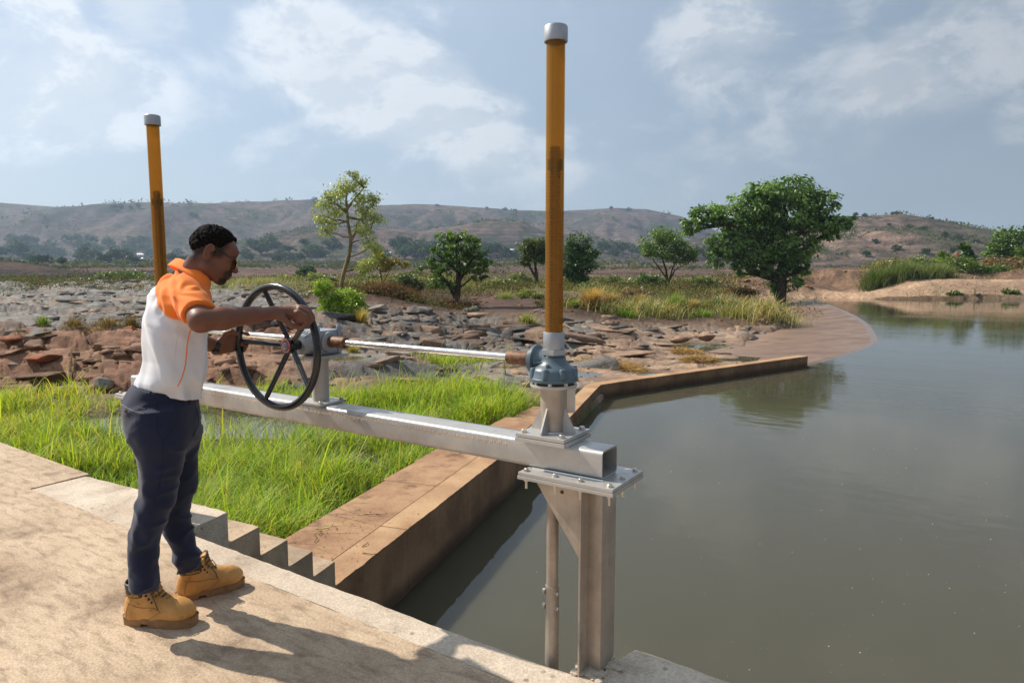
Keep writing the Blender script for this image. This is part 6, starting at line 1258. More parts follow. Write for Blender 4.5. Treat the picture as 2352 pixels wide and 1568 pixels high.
def bank_scrub():
    g = np.random.default_rng(44); n = 26000; t_ = g.uniform(-.8, .8, n); v = 38 * np.exp(g.random(n) * math.log(125 / 38)); u = t_ * v; h, z = near_h(u.astype(np.float32), v.astype(np.float32)); x = 1176 + FOC * u / v; n1 = fbm(u / 5., v / 7., 3, 361); n2 = fbm(u / 1.6, v / 2.2, 2, 367)
    d = sstep(-.05, .4, n1 + .35 * n2) * (sstep(39, 43, v) * z['dirt'] + z['farg'] * (1 - z['rb']) * (1 - z['spoil']) + .8 * z['rb'] * (v > 79)); d = np.maximum(d, .5 * z['rock'] * sstep(.25, .5, n1) * (v > 60)) ; k = (g.random(n) < d * .5) & ~z['inside']; u, v, h, n1 = u[k], v[k], h[k], n1[k]; n = len(u); q = 16
    P = u[:, None] * RT + v[:, None] * NH; P[:, 2] = h; s = np.repeat((.16 + .30 * g.random(n) ** 2) * (1 + v / 120.), q); P = np.repeat(P, q, 0) + g.normal(size=(n * q, 3)) * s[:, None] * np.array([1, 1, .6]) + np.array([0, 0, 1.]) * (s * .8)[:, None]
    D = nrm(g.normal(size=P.shape)); N = nrm(np.cross(D, g.normal(size=P.shape))); L_ = .09 + .0016 * np.repeat(v, q); Vv, F = leaf_cards(P, D, N, L_, L_ * .5); t2 = np.repeat(g.random((n, 1)) * .7, q, 0) + .3 * g.random((n * q, 1)); C = np.array(lin(60, 78, 38)[:3]) * (1 - t2) + np.array(lin(128, 130, 76)[:3]) * t2; br = np.repeat(g.random(n) < .35, q); C[br] = np.array(lin(112, 86, 62)[:3]) * (.7 + .5 * t2[br]); C = np.repeat(C, 4, 0)
    o = mesh_np('bank_scrub', Vv, F, MATS['far_leaves'], None, False, C); tag(o, 'low green and brown scrub covering the banks behind the rocks', 'scrub', kind='stuff')
bank_scrub()
# tussocks that stand alone
TUFT = [('tall dry straw coloured grass tussock right of the tall tube', 1358, 738, 42, 1.9, 30, 'dry', (176, 142, 86), (206, 176, 118)), ('big upright green grass tussock left of the dam', 1548, 716, 47, 1.7, 46, 'g', (96, 122, 58), (158, 160, 92)), ('short bright green grass clump behind the flat rocks', 1440, 742, 41, .8, 46, 'g', (104, 138, 48), (150, 172, 72)),
        ('green grass clump between the straw tussock and tube', 1318, 735, 42, .8, 26, 'g', (110, 132, 54), (160, 168, 80)), ('bright grass clump at the foot of the big green tussock', 1610, 735, 42, .7, 40, 'g', (98, 132, 52), (146, 168, 74)), ('dry grass tuft on the rock above the drive shaft', 832, 782, 28, .85, 16, 'dry', (168, 142, 84), (196, 176, 104)), ('low dry grass tuft under the drive shaft coupling', 812, 838, 21.5, .35, 22, 'dry', (150, 140, 74), (190, 176, 100)),
        ('golden grass tuft on the rocks below the layered tree', 1036, 758, 34, .6, 14, 'dry', (176, 148, 84), (206, 182, 112)), ('dry grass tuft beside the pale boulder', 1215, 745, 38, .9, 40, 'g', (116, 128, 58), (170, 164, 92)), ('green grass clump left of the tall tube on the rocks', 1190, 762, 34, .55, 40, 'g', (98, 128, 46), (148, 164, 72)), ('dry bush grass in front of the red boulder', 420 - 60, 705, 27, .7, 24, 'dry', (134, 104, 64), (168, 140, 88)),
        ('reed clump on the far bank below the termite mound', 2070, 660, 78, 2.6, 90, 'g', (80, 98, 60), (126, 134, 90)), ('reed clump at the left end of the far sand bank', 2015, 662, 78, 2.4, 60, 'g', (72, 92, 54), (116, 126, 82)), ('reed clump at the right of the far green reeds', 2140, 656, 79, 2.3, 80, 'g', (86, 100, 64), (132, 138, 94)),
        ('green weeds on the red bank at far left', 38, 830, 20.5, .5, 34, 'g', (84, 108, 40), (136, 152, 64)), ('green weeds on the grey rock ledge at left', 100, 765, 26, .5, 26, 'g', (84, 108, 40), (136, 152, 64)), ('brown dry weeds on the red bank beside the man', 250, 752, 25, .6, 50, 'dry', (112, 88, 56), (150, 122, 76)), ('brown dry weeds in the middle of the red bank', 170, 765, 24, .6, 40, 'dry', (112, 88, 56), (146, 124, 74)), ('brown dry weeds at the right end of the red bank', 300, 735, 27, .7, 30, 'dry', (112, 88, 56), (150, 128, 80)),
        ('weeds growing over the lower red ledges', 200, 818, 21, .4, 40, 'dry', (120, 100, 60), (150, 134, 80)), ('yellow weed stems on the rock left of the shaft gearbox', 618, 770, 27, .55, 22, 'g', (138, 142, 54), (190, 186, 92))]
TUFT += [('green and straw grass clump left of the big green tussock', 1500, 735, 43, 1.0, 46, 'g', (108, 124, 62), (170, 164, 100)), ('dry grass clump in front of the fan shaped tree', 1470, 700, 52, 1.2, 40, 'dry', (150, 128, 84), (184, 160, 110)), ('straw tussock right of the big green tussock', 1590, 712, 48, 1.1, 34, 'dry', (160, 138, 88), (196, 172, 116)), ('tall green grass by the dam abutment', 1700, 715, 48, .9, 40, 'g', (100, 120, 60), (150, 154, 88)), ('low green grass beside the left foot of the dam', 1690, 740, 42, .6, 40, 'g', (104, 122, 58), (148, 156, 84)), ('dry tall stems behind the straw tussock', 1400, 700, 52, 1.3, 36, 'dry', (158, 128, 82), (192, 164, 112)), ('green grass behind the tall amber tube', 1275, 715, 47, 1.0, 44, 'g', (104, 128, 58), (158, 164, 90)), ('pale green grass clump on the brown bank right of the layered tree', 1160, 690, 55, .8, 44, 'g', (120, 132, 70), (168, 168, 104)), ('grass at the foot of the large tree', 1800, 682, 64, .8, 50, 'g', (84, 110, 48), (136, 150, 78))]
for i, (lb, x, y, v, H, wpx, kd, c1, c2) in enumerate(TUFT):
    g = np.random.default_rng(500 + i); p = ath(x, y, v); u0, v0 = p @ RT, p @ NH; n = (1500 if v > 70 else 700) if H > 1 else 260; r = wpx * v / FOC * .5; uu = u0 + g.normal(size=n) * r * .55; vv = v0 + g.normal(size=n) * r * .4; P = uu[:, None] * RT + vv[:, None] * NH; P[:, 2] = ground_z(uu, vv) - .04
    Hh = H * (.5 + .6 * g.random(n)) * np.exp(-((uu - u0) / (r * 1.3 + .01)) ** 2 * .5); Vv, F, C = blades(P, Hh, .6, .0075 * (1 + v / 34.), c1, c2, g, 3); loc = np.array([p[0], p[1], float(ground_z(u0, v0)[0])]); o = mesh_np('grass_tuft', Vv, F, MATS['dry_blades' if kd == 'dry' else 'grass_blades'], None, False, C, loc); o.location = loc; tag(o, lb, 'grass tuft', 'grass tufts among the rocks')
for i, (x, y, v, w, n_) in enumerate(((60, 790, 22.5, 110, 900), (215, 770, 24, 120, 1000), (130, 815, 21, 130, 900), (270, 720, 29, 110, 900), (20, 735, 28, 80, 500))):
    g = np.random.default_rng(700 + i); p = ath(x, y, v); u0, v0 = p @ RT, p @ NH; r = w * v / FOC * .5; uu = u0 + g.uniform(-1, 1, n_) * r; vv = v0 + g.normal(size=n_) * r * .5; cl_ = fbm(uu / .5, vv / .5, 2, 800 + i) > .05; uu, vv = uu[cl_], vv[cl_]; P = uu[:, None] * RT + vv[:, None] * NH; P[:, 2] = ground_z(uu, vv) - .03
    Vv, F, C = blades(P, .14 + .28 * g.random(len(P)) ** 2, .9, .009, (104, 92, 52), (160, 142, 88), g, 2); loc = np.array([p[0], p[1], P[:, 2].mean()]); o = mesh_np('dry_weeds', Vv, F, MATS['dry_blades'], None, False, C, loc); o.location = loc; tag(o, ['thin dry weeds on the left part of the red bank', 'thin dry weeds right behind the man on the red bank', 'thin dry weeds on the low ledges of the red bank', 'thin dry weeds where red bank meets grey rocks', 'thin dry weeds by the brown boulder at left edge'][i], 'weeds', 'dry weeds on the red bank')
# dry twiggy thicket on the bank, straw washed against the rocks
def twiggy(name, label, cat, x, y, v, wpx, hpx, n, c1, c2, flat=False, seed=1):
    g = np.random.default_rng(seed); p = ath(x, y, v); u0, v0 = p @ RT, p @ NH; s = v / FOC; m_, fs_, C = [], [], []; uu = u0 + g.uniform(-1, 1, n) * wpx * s * .5; vv = v0 + g.normal(size=n) * wpx * s * .12; z0 = ground_z(uu, vv); hh = hpx * s * (1 - ((uu - u0) / (wpx * s * .55)) ** 2).clip(.1, 1)
    A = uu[:, None] * RT + vv[:, None] * NH; A[:, 2] = z0 + g.random(n) * hh * (.8 if not flat else 1); D = g.normal(size=(n, 3)) * np.array([1, 1, .25 if flat else .8]); D = nrm(D); L = (.35 if flat else .6) * (.5 + g.random(n)); N = nrm(np.cross(D, g.normal(size=(n, 3)))); Vv, F = leaf_cards(A, D, N, L, np.full(n, .012 * (1 + v / 40)))
    t_ = g.random((n, 1)); C = np.repeat(np.array(lin(*c1)[:3]) * (1 - t_) + np.array(lin(*c2)[:3]) * t_, 4, 0); loc = np.array([p[0], p[1], z0.mean()]); o = mesh_np(name, Vv, F, MATS['dry_blades'], None, False, C, loc); o.location = loc; tag(o, label, cat); return o
twiggy('dry_thicket', 'brown leafless thicket on the bank behind the pale boulder', 'thicket', 905, 715, 43, 130, 34, 5200, (92, 66, 50), (140, 106, 80), seed=3)
twiggy('dry_thicket', 'brown leafless thicket at the roots of the small layered tree', 'thicket', 1050, 712, 45, 90, 16, 2200, (84, 60, 46), (128, 96, 72), seed=4)
twiggy('straw_pile', 'long heap of washed up straw on the flat rocks by the gear unit', 'straw', 1395, 828, 22.6, 150, 12, 2600, (150, 116, 70), (206, 172, 116), True, 5)
twiggy('straw_pile', 'straw heap against the wall near the dam', 'straw', 1610, 812, 24.5, 70, 10, 1400, (140, 110, 70), (196, 164, 112), True, 6)
twiggy('straw_pile', 'small straw heap at the inner bend of the wall', 'straw', 1575, 795, 27, 60, 5, 700, (150, 116, 70), (200, 166, 112), True, 7)
twiggy('straw_pile', 'straw scraps on the rock by the puddle near the wall bend', 'straw', 1400, 858, 20.3, 70, 5, 700, (150, 116, 70), (200, 166, 112), True, 8)
# ================================================================== FAR TREES, HOUSES, BOULDERS, SMALL THINGS
def hill_hit(x, y):
    v = 112 * np.exp(np.linspace(0, math.log(1650 / 112), 900)); r = ray(x, y); k = v / (r @ NH); zz = HC + r[2] * k; u = (r @ RT) * k; h = far_h(u, v); i = np.argmax(h >= zz)
    if not (h >= zz).any(): i = int(np.argmax(h / v))
    return np.array([*(RT * u[i] + NH * v[i])[:2], h[i]]), v[i]
def far_proto(seed, c1, c2):
    g = np.random.default_rng(seed); bl = [((g.normal() * .28, g.normal() * .28, .62 + g.normal() * .13), (.3 + .12 * g.random(), .3 + .1 * g.random(), .26 + .08 * g.random())) for _ in range(6)]; Vv, F, C, _ = crown(bl, 900, .19, (np.array(lin(*c1)[:3]), np.array(lin(*c2)[:3])), g, .2, .28, .5)
    o = mesh_np('crown', Vv, F, MATS['far_leaves'], None, False, C); COL.objects.unlink(o); m = MB(); m.tube([(0, 0, -.1), (.02, 0, .3), (0, .02, .6)], [.05, .04, .02], 6); t_ = m.build('trunk', MATS['bark_dark']); COL.objects.unlink(t_); return o, t_
PRO = [far_proto(1, (34, 58, 40), (62, 88, 56)), far_proto(2, (42, 66, 44), (74, 98, 60)), far_proto(3, (50, 72, 46), (88, 106, 66))]
FAR = {('dark tree left of the left tube', 'trees on the left valley side'): [(45, 592, 17), (74, 588, 15), (108, 588, 18), (126, 590, 12), (205, 600, 17), (138, 592, 9), (60, 598, 10), (78, 602, 10), (164, 556, 10), (178, 554, 8), (304, 584, 16), (267, 600, 14), (290, 600, 12), (325, 562, 12), (58, 562, 13), (31, 558, 10), (79, 562, 10), (143, 608, 9), (97, 606, 11), (4, 590, 14), (250, 570, 12), (225, 585, 11), (280, 580, 10), (340, 590, 11), (180, 590, 9), (20, 580, 10), (215, 560, 10), (190, 575, 11), (120, 570, 9), (235, 604, 12), (315, 604, 9)],
       ('valley tree behind the hand wheel', 'trees behind the hand wheel'): [(585, 570, 12), (616, 572, 15), (600, 585, 14), (648, 596, 12), (634, 604, 10), (670, 600, 9), (715, 590, 16), (740, 592, 12), (700, 565, 9), (560, 590, 10), (690, 600, 9), (575, 600, 9), (662, 580, 9), (395, 600, 12), (410, 590, 10), (425, 604, 11)],
       ('valley tree right of slender tree', 'trees behind the small layered tree'): [(905, 570, 14), (925, 572, 16), (940, 582, 14), (930, 596, 18), (965, 598, 20), (982, 590, 14), (1000, 572, 10), (960, 575, 12), (890, 596, 10), (1140, 586, 18), (1160, 590, 12), (1120, 580, 11), (1180, 590, 9), (1015, 600, 12), (760, 572, 13), (880, 588, 9), (1105, 590, 10)],
       ('valley tree right of the tall tube', 'trees behind the fan shaped tree'): [(1385, 580, 13), (1405, 578, 13), (1430, 580, 12), (1450, 582, 11), (1470, 584, 9), (1415, 588, 9), (1600, 592, 12), (1620, 594, 14), (1645, 596, 14), (1670, 596, 12), (1695, 598, 12)],
       ('tiny tree on the far ridge', 'trees on the far skyline'): [(262, 480, 5), (275, 479, 5), (318, 478, 5), (300, 480, 4), (722, 464, 5), (1003, 474, 3), (1119, 480, 3), (1160, 481, 4), (1185, 482, 3), (1404, 479, 4), (1445, 479, 4), (440, 498, 6), (450, 500, 5)],
       ('small bush on right hand hill', 'bushes on the right hand hill'): [(2060, 493, 4), (2050, 494, 4), (2138, 505, 4), (1965, 498, 5), (1985, 498, 4), (2090, 525, 5), (2120, 530, 6), (2040, 520, 4), (2170, 545, 6), (2200, 550, 6), (2010, 560, 6), (2060, 575, 7), (2130, 585, 8), (2190, 580, 7), (1990, 590, 8), (2240, 560, 5)]}
k = 0
ORD = ['first', 'second', 'third', 'fourth', 'fifth', 'sixth', 'seventh', 'eighth', 'ninth', 'tenth', 'eleventh', 'twelfth', 'thirteenth', 'fourteenth', 'fifteenth', 'sixteenth', 'seventeenth']
FL = []
for (lb, gr), L in FAR.items():
    ys = sorted(q[1] for q in L); cut = [ys[len(ys) // 3], ys[2 * len(ys) // 3]] if len(L) > 12 else []
    rows = {}
    for q in L: rows.setdefault(sum(q[1] > c for c in cut), []).append(q)
    for rw, Q in rows.items():
        nm = ['upper', 'middle', 'lower'][rw] if cut else ''
        for i, q in enumerate(sorted(Q)): FL.append((lb + ', ' + ORD[i] + ' from left' + (' in the ' + nm + ' row' if cut else ''), gr, q))
for lb, gr, q in FL:
    for x, y, r in (q,):
        p, v = hill_hit(x, y); s = r * v / FOC * 1.75; cr, tk = PRO[k % 3]; k += 1
        root = empty('bush' if 'bush' in gr else 'valley_tree', p, lb, 'bush' if 'bush' in gr else 'tree', gr); root.rotation_euler.z = rnd.uniform(0, 6.28); root.scale = (s * rnd.uniform(1.0, 1.25), s * rnd.uniform(.95, 1.2), s * rnd.uniform(.85, 1.05)); share(cr, root, (0, 0, 0)); share(tk, root, (0, 0, 0))
# ground-hugging scrub that reads as one mass on the slopes
def scrub():
    g = np.random.default_rng(77); n = 80000; t_ = g.uniform(-.85, .85, n); v = 130 * np.exp(g.random(n) * math.log(1650 / 130)); u = t_ * v; x = 1176 + FOC * u / v; n1 = fbm(u / 60., v / 60., 3, 401); n2 = fbm(u / 15., v / 15., 3, 405)
    d = sstep(.1, .5, n1 + .5 * n2) * (.35 + .3 * (v > 800)); d = np.maximum(d, .8 * sstep(-.2, .4, n2 + n1 * .4) * sstep(260, 300, v) * (1 - sstep(520, 640, v)) * (x < 1500)); d = np.maximum(d, .6 * (x > 1750) * sstep(350, 380, v) * (1 - sstep(560, 640, v)) * sstep(-.1, .4, n1 + n2 * .5)); kk = g.random(n) < d * .55; u, v = u[kk], v[kk]; n = len(u)
    P = u[:, None] * RT + v[:, None] * NH; P[:, 2] = far_h(u, v); q = 9; P = np.repeat(P, q, 0); s = np.repeat(v * .0028 * (.5 + g.random(n)), q); P = P + g.normal(size=P.shape) * s[:, None] * np.array([.8, .8, .35]) + np.array([0, 0, 1.]) * (s * .45)[:, None]
    D = nrm(g.normal(size=P.shape)); N = nrm(np.cross(D, g.normal(size=P.shape))); Vv, F = leaf_cards(P, D, N, s * .9, s * .7); t2 = np.repeat(g.random((n, 1)), q, 0); C = np.repeat(np.array(lin(58, 78, 50)[:3]) * (1 - t2) + np.array(lin(112, 112, 72)[:3]) * t2, 4, 0)
    o = mesh_np('hillside_scrub', Vv, F, MATS['far_leaves'], None, False, C); tag(o, 'low scrub covering the valley sides and hills', 'scrub', kind='stuff')
scrub()
simple('tin_roof', (.72, .73, .74), .45, .3, .1, .5); simple('mud_wall', lin(150, 110, 84)[:3], .9, 0, .15, .6); simple('pale_wall', lin(196, 186, 172)[:3], .9, 0, .1, .6); simple('dark_opening', (.02, .018, .016), .8, 0, .1, 1); simple('thatch', lin(120, 96, 72)[:3], .95, 0, .2, 1)
def house(x, y, w, lb, roofm, wallm, rz):
    p, v = hill_hit(x, y); W = w * v / FOC; D_ = W * .6; Hh = W * .34; root = empty('house', p, lb, 'house', 'small houses in the valley', math.atan2(RT[1], RT[0]) + rz)
    m = MB(); m.prism([(-D_ / 2, -.3), (D_ / 2, -.3), (D_ / 2, Hh), (0, Hh * 1.45), (-D_ / 2, Hh)], -W / 2, W / 2, 'x'); m.build('wall', MATS[wallm], root)
    m = MB(); e = .12 * D_
    for s in (-1, 1):
        a, b = s * (D_ / 2 + e), 0.; za, zb = Hh - e * .9 + .06, Hh * 1.45 + .06; m.prism([(a, za), (b, zb), (b, zb + .08 * W / 6), (a, za + .08 * W / 6)], -W / 2 - e, W / 2 + e, 'x')
    m.build('roof', MATS[roofm], root)
    m = MB(); m.box((-W * .08, -D_ / 2 - .03, 0), (W * .08, -D_ / 2 + .02, Hh * .8)); m.build('door', MATS['dark_opening'], root)
    for s in (-1, 1): m = MB(); m.box((s * W * .3 - W * .07, -D_ / 2 - .03, Hh * .4), (s * W * .3 + W * .07, -D_ / 2 + .02, Hh * .75)); m.build('window', MATS['dark_opening'], root)
for a in ((213, 561, 14, 'white roofed house high in the valley at left', 'tin_roof', 'pale_wall', .1), (297, 594, 12, 'white roofed house beside the left amber tube, lower left', 'tin_roof', 'mud_wall', 0.), (325, 590, 15, 'grey roofed house just behind the left amber tube', 'tin_roof', 'pale_wall', .05), (322, 599, 14, 'long white roofed house lowest beside the left amber tube', 'tin_roof', 'pale_wall', -.05), (332, 560, 8, 'tiny house high up behind the left amber tube', 'tin_roof', 'pale_wall', .1),
          (887, 588, 20, 'white roofed house right of the slender tree', 'tin_roof', 'pale_wall', .1), (1174, 579, 14, 'white roofed house left of the tall amber tube', 'tin_roof', 'pale_wall', -.1), (1141, 590, 17, 'brown thatched hut below the trees left of the tall tube', 'thatch', 'mud_wall', .1), (813, 565, 8, 'small brown hut above the fields near the slender tree', 'thatch', 'mud_wall', .0)): house(*a)
# ---- boulders
def boulder_mesh(seed, rad, tex=1.):
    g = np.random.default_rng(seed); bm = bmesh.new(); bmesh.ops.create_icosphere(bm, subdivisions=4, radius=1.); me = bpy.data.meshes.new('boulder'); bm.to_mesh(me); bm.free(); n = len(me.vertices); co = np.empty(n * 3); me.vertices.foreach_get('co', co); co = co.reshape(-1, 3)
    for _ in range(11): d = nrm(g.normal(size=3)); k = g.uniform(.55, .88); s = co @ d; co = co - np.maximum(s - k, 0)[:, None] * d * .92           # planed facets
    co = co * (1 + .05 * fbm(co[:, 0] * 2.5, co[:, 1] * 2.5, 4, seed, z=co[:, 2] * 2.5))[:, None]; co = co * np.array(rad); me.vertices.foreach_set('co', co.ravel()); me.polygons.foreach_set('use_smooth', np.ones(len(me.polygons), bool)); me.update(); return me
def rockm(name, a, b):
    t = NT(name); v = t.geo(); n = t.noise(v, 2.5, 7, .65); f = t.noise(v, 22, 5, .6); c = t.mix(t.ramp(n, .35, .65), a, b); c = t.mix(.4, c, t.mix(1., c, t.mix(t.ramp(f, .3, .7), (.55, .55, .55), (1.4, 1.4, 1.4)), 'MULTIPLY')); t.set(col=c, rough=.88, spec=.3); t.bump(t.math('ADD', n, t.math('MULTIPLY', f, .4)), .9, .08)
rockm('rock_grey', lin(150, 144, 134)[:3], lin(96, 92, 88)[:3]); rockm('rock_red', lin(164, 98, 64)[:3], lin(112, 70, 50)[:3]); rockm('rock_tan', lin(172, 138, 108)[:3], lin(124, 96, 78)[:3]); rockm('rock_dark', lin(92, 88, 86)[:3], lin(56, 52, 50)[:3])
BOUL = [('pale angular boulder on the brown bank below the thicket', 966, 722, 39, 32, 13, 'rock_grey'), ('pale boulder at the roots of the small layered tree', 1090, 708, 42, 16, 10, 'rock_grey'), ('grey boulder right beside the roots boulder', 1072, 714, 41, 10, 8, 'rock_grey'), ('red squared boulder on the bank left of the man', 300, 772, 24.5, 22, 14, 'rock_red'), ('brown rounded boulder at the left edge above red bank', 56, 752, 27, 36, 16, 'rock_tan'), ('rounded brown stone in the grass left of the tall tube', 1202, 752, 36, 12, 6, 'rock_tan'),
        ('grey ridged boulder behind the man at grass edge', 238, 872, 17.6, 26, 15, 'rock_grey'), ('low grey slab of rock near the pond at left', 160, 895, 16.6, 48, 8, 'rock_grey'), ('dark stump like rock standing in the pond', 474, 985, 13.6, 9, 17, 'rock_dark'), ('dark block of rock right of the tall tube', 1312, 752, 36, 24, 9, 'rock_dark'), ('dark rock at the foot of the straw tussock', 1385, 752, 37, 26, 7, 'rock_dark'), ('pale rock slab left of the shaft gearbox', 640, 800, 25, 18, 8, 'rock_grey'),
        ('grey block on the rocks under the drive shaft', 948, 790, 28, 20, 10, 'rock_grey'), ('squared grey block right of the grey block under the shaft', 905, 775, 29, 15, 10, 'rock_grey'), ('red ledge stone below the squared red boulder', 262, 802, 22.5, 30, 8, 'rock_red'), ('red ledge stone at the centre of the red bank', 165, 790, 23, 32, 9, 'rock_red'), ('broad red ledge stone low on the bank', 100, 845, 19.5, 44, 9, 'rock_red'), ('red stone at the left edge of the bank', 30, 800, 22.5, 30, 8, 'rock_red'),
        ('brown wet boulder by the spring below the gear unit', 1190, 862, 18.8, 26, 12, 'rock_tan'), ('tan rounded rock beside the dam apron', 1625, 770, 32.5, 22, 9, 'rock_tan'), ('tan rock left of the rounded rock by the dam', 1560, 776, 32, 24, 8, 'rock_tan'), ('pale stone in the dirt left of the large tree', 1716, 644, 68, 10, 4, 'rock_tan'), ('dark boulder on the far rocks at left', 62, 660, 85, 22, 8, 'rock_dark'), ('pale flat boulder on the far rocks beside the man', 300, 664, 84, 24, 6, 'rock_grey')]
for i, (lb, x, y, v, rx, ry, mt) in enumerate(BOUL):
    s = v / FOC; p = ath(x, y, v); gz = float(ground_z(p @ RT, p @ NH)[0]); me = boulder_mesh(900 + i, (rx * s, rx * s * .75, ry * s * 1.1)); me.materials.append(MATS[mt]); o = bpy.data.objects.new('boulder', me); o.location = (p[0], p[1], max(gz, p[2] - ry * s * .6) + ry * s * .1); o.rotation_euler = (rnd.uniform(-.15, .15), rnd.uniform(-.15, .15), YAW * -1 + rnd.uniform(-.3, .3)); link(o); tag(o, lb, 'boulder', 'boulders on the river bank')
# loose stones
def stones():
    g = np.random.default_rng(5); proto = []
    for k_ in range(4):
        bm = bmesh.new(); bmesh.ops.create_icosphere(bm, subdivisions=1, radius=1.); co = np.array([v_.co for v_ in bm.verts]); f = np.array([[v_.index for v_ in fc.verts] for fc in bm.faces]); bm.free(); proto.append((co * (1 + .28 * g.normal(size=(len(co), 1))) * np.array([1.2, .8, .6]), f))
    n = 9000; t_ = g.uniform(-.8, .8, n); v = 15 * np.exp(g.random(n) * math.log(95 / 15)); u = t_ * v; h, z = near_h(u.astype(np.float32), v.astype(np.float32)); d = z['rock'] * (.25 + .75 * z['blk']) + .5 * z['spoil'] * (v > 70) + .25 * z['dirt']; kk = (g.random(n) < d * .6) & ~z['inside']; u, v, h, blk, red, sp = u[kk], v[kk], h[kk], z['blk'][kk], z['red'][kk], (z['spoil'] + z['dirt'])[kk]; Vs, Fs, Cs, b = [], [], [], 0
    for i in range(len(u)):
        co, f = proto[i % 4]; s = v[i] * .0022 * (.5 + g.random() * 1.6); a = g.random() * 6.28; ca, sa = math.cos(a), math.sin(a); q = co * s; q = np.stack([q[:, 0] * ca - q[:, 1] * sa, q[:, 0] * sa + q[:, 1] * ca, q[:, 2]], 1) + RT * u[i] + NH * v[i] + np.array([0, 0, h[i] + .1 * s]); Vs.append(q); Fs.append(f + b); b += len(q)
        c = np.array(lin(150, 102, 72)[:3]) if sp[i] > .5 or red[i] > .5 else (np.array(lin(96, 92, 88)[:3]) if g.random() < .6 else np.array(lin(158, 138, 116)[:3])); Cs.append(np.tile(c * (.7 + .6 * g.random()), (len(q), 1)))
    o = mesh_np('loose_stones', np.concatenate(Vs), np.concatenate(Fs), MATS['terrain'], None, False, np.concatenate(Cs)); tag(o, 'loose stones scattered over the rocky river bed', 'stones', kind='stuff')
stones()
# ---- termite mound
p = ath(2196, 612, 92); gz = float(ground_z(p @ RT, p @ NH)[0]); m = MB(); s = 92 / FOC; bmesh.ops.create_icosphere(m.bm, subdivisions=4, radius=1.)
for v_ in m.bm.verts:
    c = v_.co; h = (c.z + 1) / 2; r = (1 - h) ** .8 + .05; a = math.atan2(c.y, c.x); n = 1 + .22 * float(fbm(np.array([math.cos(a) * 2 + h]), np.array([math.sin(a) * 2 + h * 3]), 3, 3)[0]); v_.co = V((math.cos(a) * r * 26 * s * n, math.sin(a) * r * 22 * s * n, h * 40 * s * (1 + .1 * n)))
simple('termite_soil', lin(122, 88, 64)[:3], .95, 0, .2, 1.2, .05); o = m.build('termite_mound', MATS['termite_soil'], None, (0, 0, 0), True, 80); o.location = (p[0], p[1], gz - .2); tag(o, 'pointed reddish termite mound rising behind the far bank', 'termite mound')
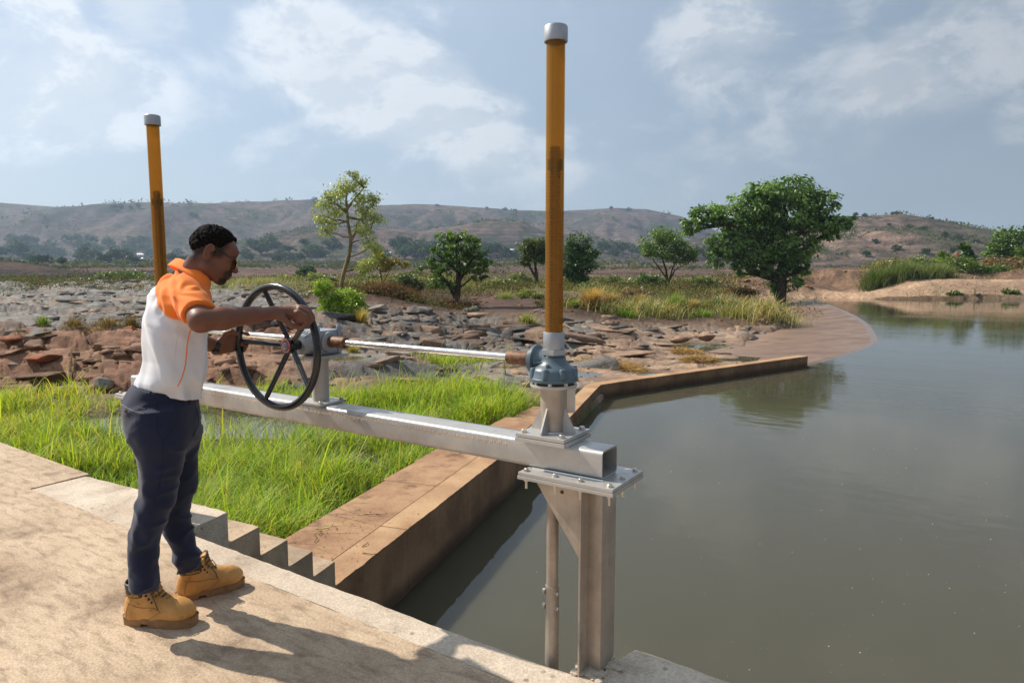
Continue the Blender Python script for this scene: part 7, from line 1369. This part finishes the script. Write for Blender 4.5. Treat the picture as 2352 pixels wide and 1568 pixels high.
# ---- twigs on the walkway
TWL = []
for i in range(9):
    g = np.random.default_rng(60 + i); w = (P5 + WDIR * g.uniform(.15, 1.6) + N2 * g.uniform(.1, .85)); a = g.uniform(0, 3.14); L = g.uniform(.08, .22); m = MB(); z0 = -1.031; m.tube([(w[0], w[1], z0 + .004), (w[0] + math.cos(a) * L * .5, w[1] + math.sin(a) * L * .5, z0 + .012), (w[0] + math.cos(a + .4) * L, w[1] + math.sin(a + .4) * L, z0 + .005)], [.004, .0035, .0015], 5); o = m.build('twig', MATS['twig'], None, (w[0], w[1], z0)); o.location = (w[0], w[1], z0); TWL.append((w @ RT[:2] / (w @ NH[:2]), o))
for i, (_, o) in enumerate(sorted(TWL, key=lambda q: q[0])): tag(o, 'dry twig on the walkway below the steps, ' + ORD[i] + ' from left', 'twig', 'twigs at the foot of the steps')
def litter():
    g = np.random.default_rng(8); n = 260; a = P5 + WDIR * g.uniform(.02, 1.9, n)[:, None] ** 1. * .9 + N2 * g.uniform(.02, 1.0, n)[:, None]; P = np.concatenate([a, np.full((n, 1), -1.030)], 1); D = nrm(g.normal(size=(n, 3)) * np.array([1, 1, .15])); N = nrm(np.array([0, 0, 1.]) + .3 * g.normal(size=(n, 3))); s = .008 + .022 * g.random(n) ** 2; Vv, F = leaf_cards(P, D, N, s, s * .5); t_ = g.random((n, 1)); C = np.repeat(np.array(lin(52, 38, 28)[:3]) * (1 - t_) + np.array(lin(150, 120, 80)[:3]) * t_, 4, 0); o = mesh_np('leaf_litter', Vv, F, MATS['dry_blades'], None, False, C); tag(o, 'dry leaf scraps scattered at the foot of the steps', 'litter', kind='stuff')
litter()
# specks floating on the pool
def specks():
    g = np.random.default_rng(9); n = 340; u = g.uniform(.2, 9, n); v = 3 + 12 * g.random(n) ** 1.2; k_ = poly_in(u, v, POOL) & (poly_dist(u, v, POOL, True) > .15); u, v = u[k_], v[k_]; n = len(u); P = u[:, None] * RT + v[:, None] * NH; P[:, 2] = WATER_Z + .003; D = nrm(g.normal(size=(n, 3)) * np.array([1, 1, 0])); N = np.tile(np.array([0, 0, 1.]), (n, 1)); s = .006 + .016 * g.random(n) ** 3; Vv, F = leaf_cards(P, D, N, s, s * .7); C = np.tile(np.array(lin(206, 198, 170)[:3]), (len(Vv), 1)); o = mesh_np('floating_specks', Vv, F, MATS['dry_blades'], None, False, C); tag(o, 'pale specks and seeds floating on the pool', 'debris', kind='stuff')
specks()
# ================================================================== HAZE
hb = MB(); hb.box((-2600, -60, -4.2), (2600, 3300, 230)); M = Matrix(((RT[0], NH[0], 0, 0), (RT[1], NH[1], 0, 0), (0, 0, 1, 0), (0, 0, 0, 1))); bmesh.ops.transform(hb.bm, matrix=M, verts=hb.bm.verts)
mh = bpy.data.materials.new('haze_air'); mh.use_nodes = True; nt = mh.node_tree; nt.nodes.remove(nt.nodes['Principled BSDF']); pv = nt.nodes.new('ShaderNodeVolumePrincipled'); pv.inputs['Color'].default_value = (.62, .80, 1.0, 1); pv.inputs['Density'].default_value = HAZE_D; pv.inputs['Anisotropy'].default_value = .2
nt.links.new(pv.outputs[0], nt.nodes['Material Output'].inputs['Volume']); ho = hb.build('haze', mh); tag(ho, 'thin blue haze hanging over the valley', 'haze', kind='stuff')
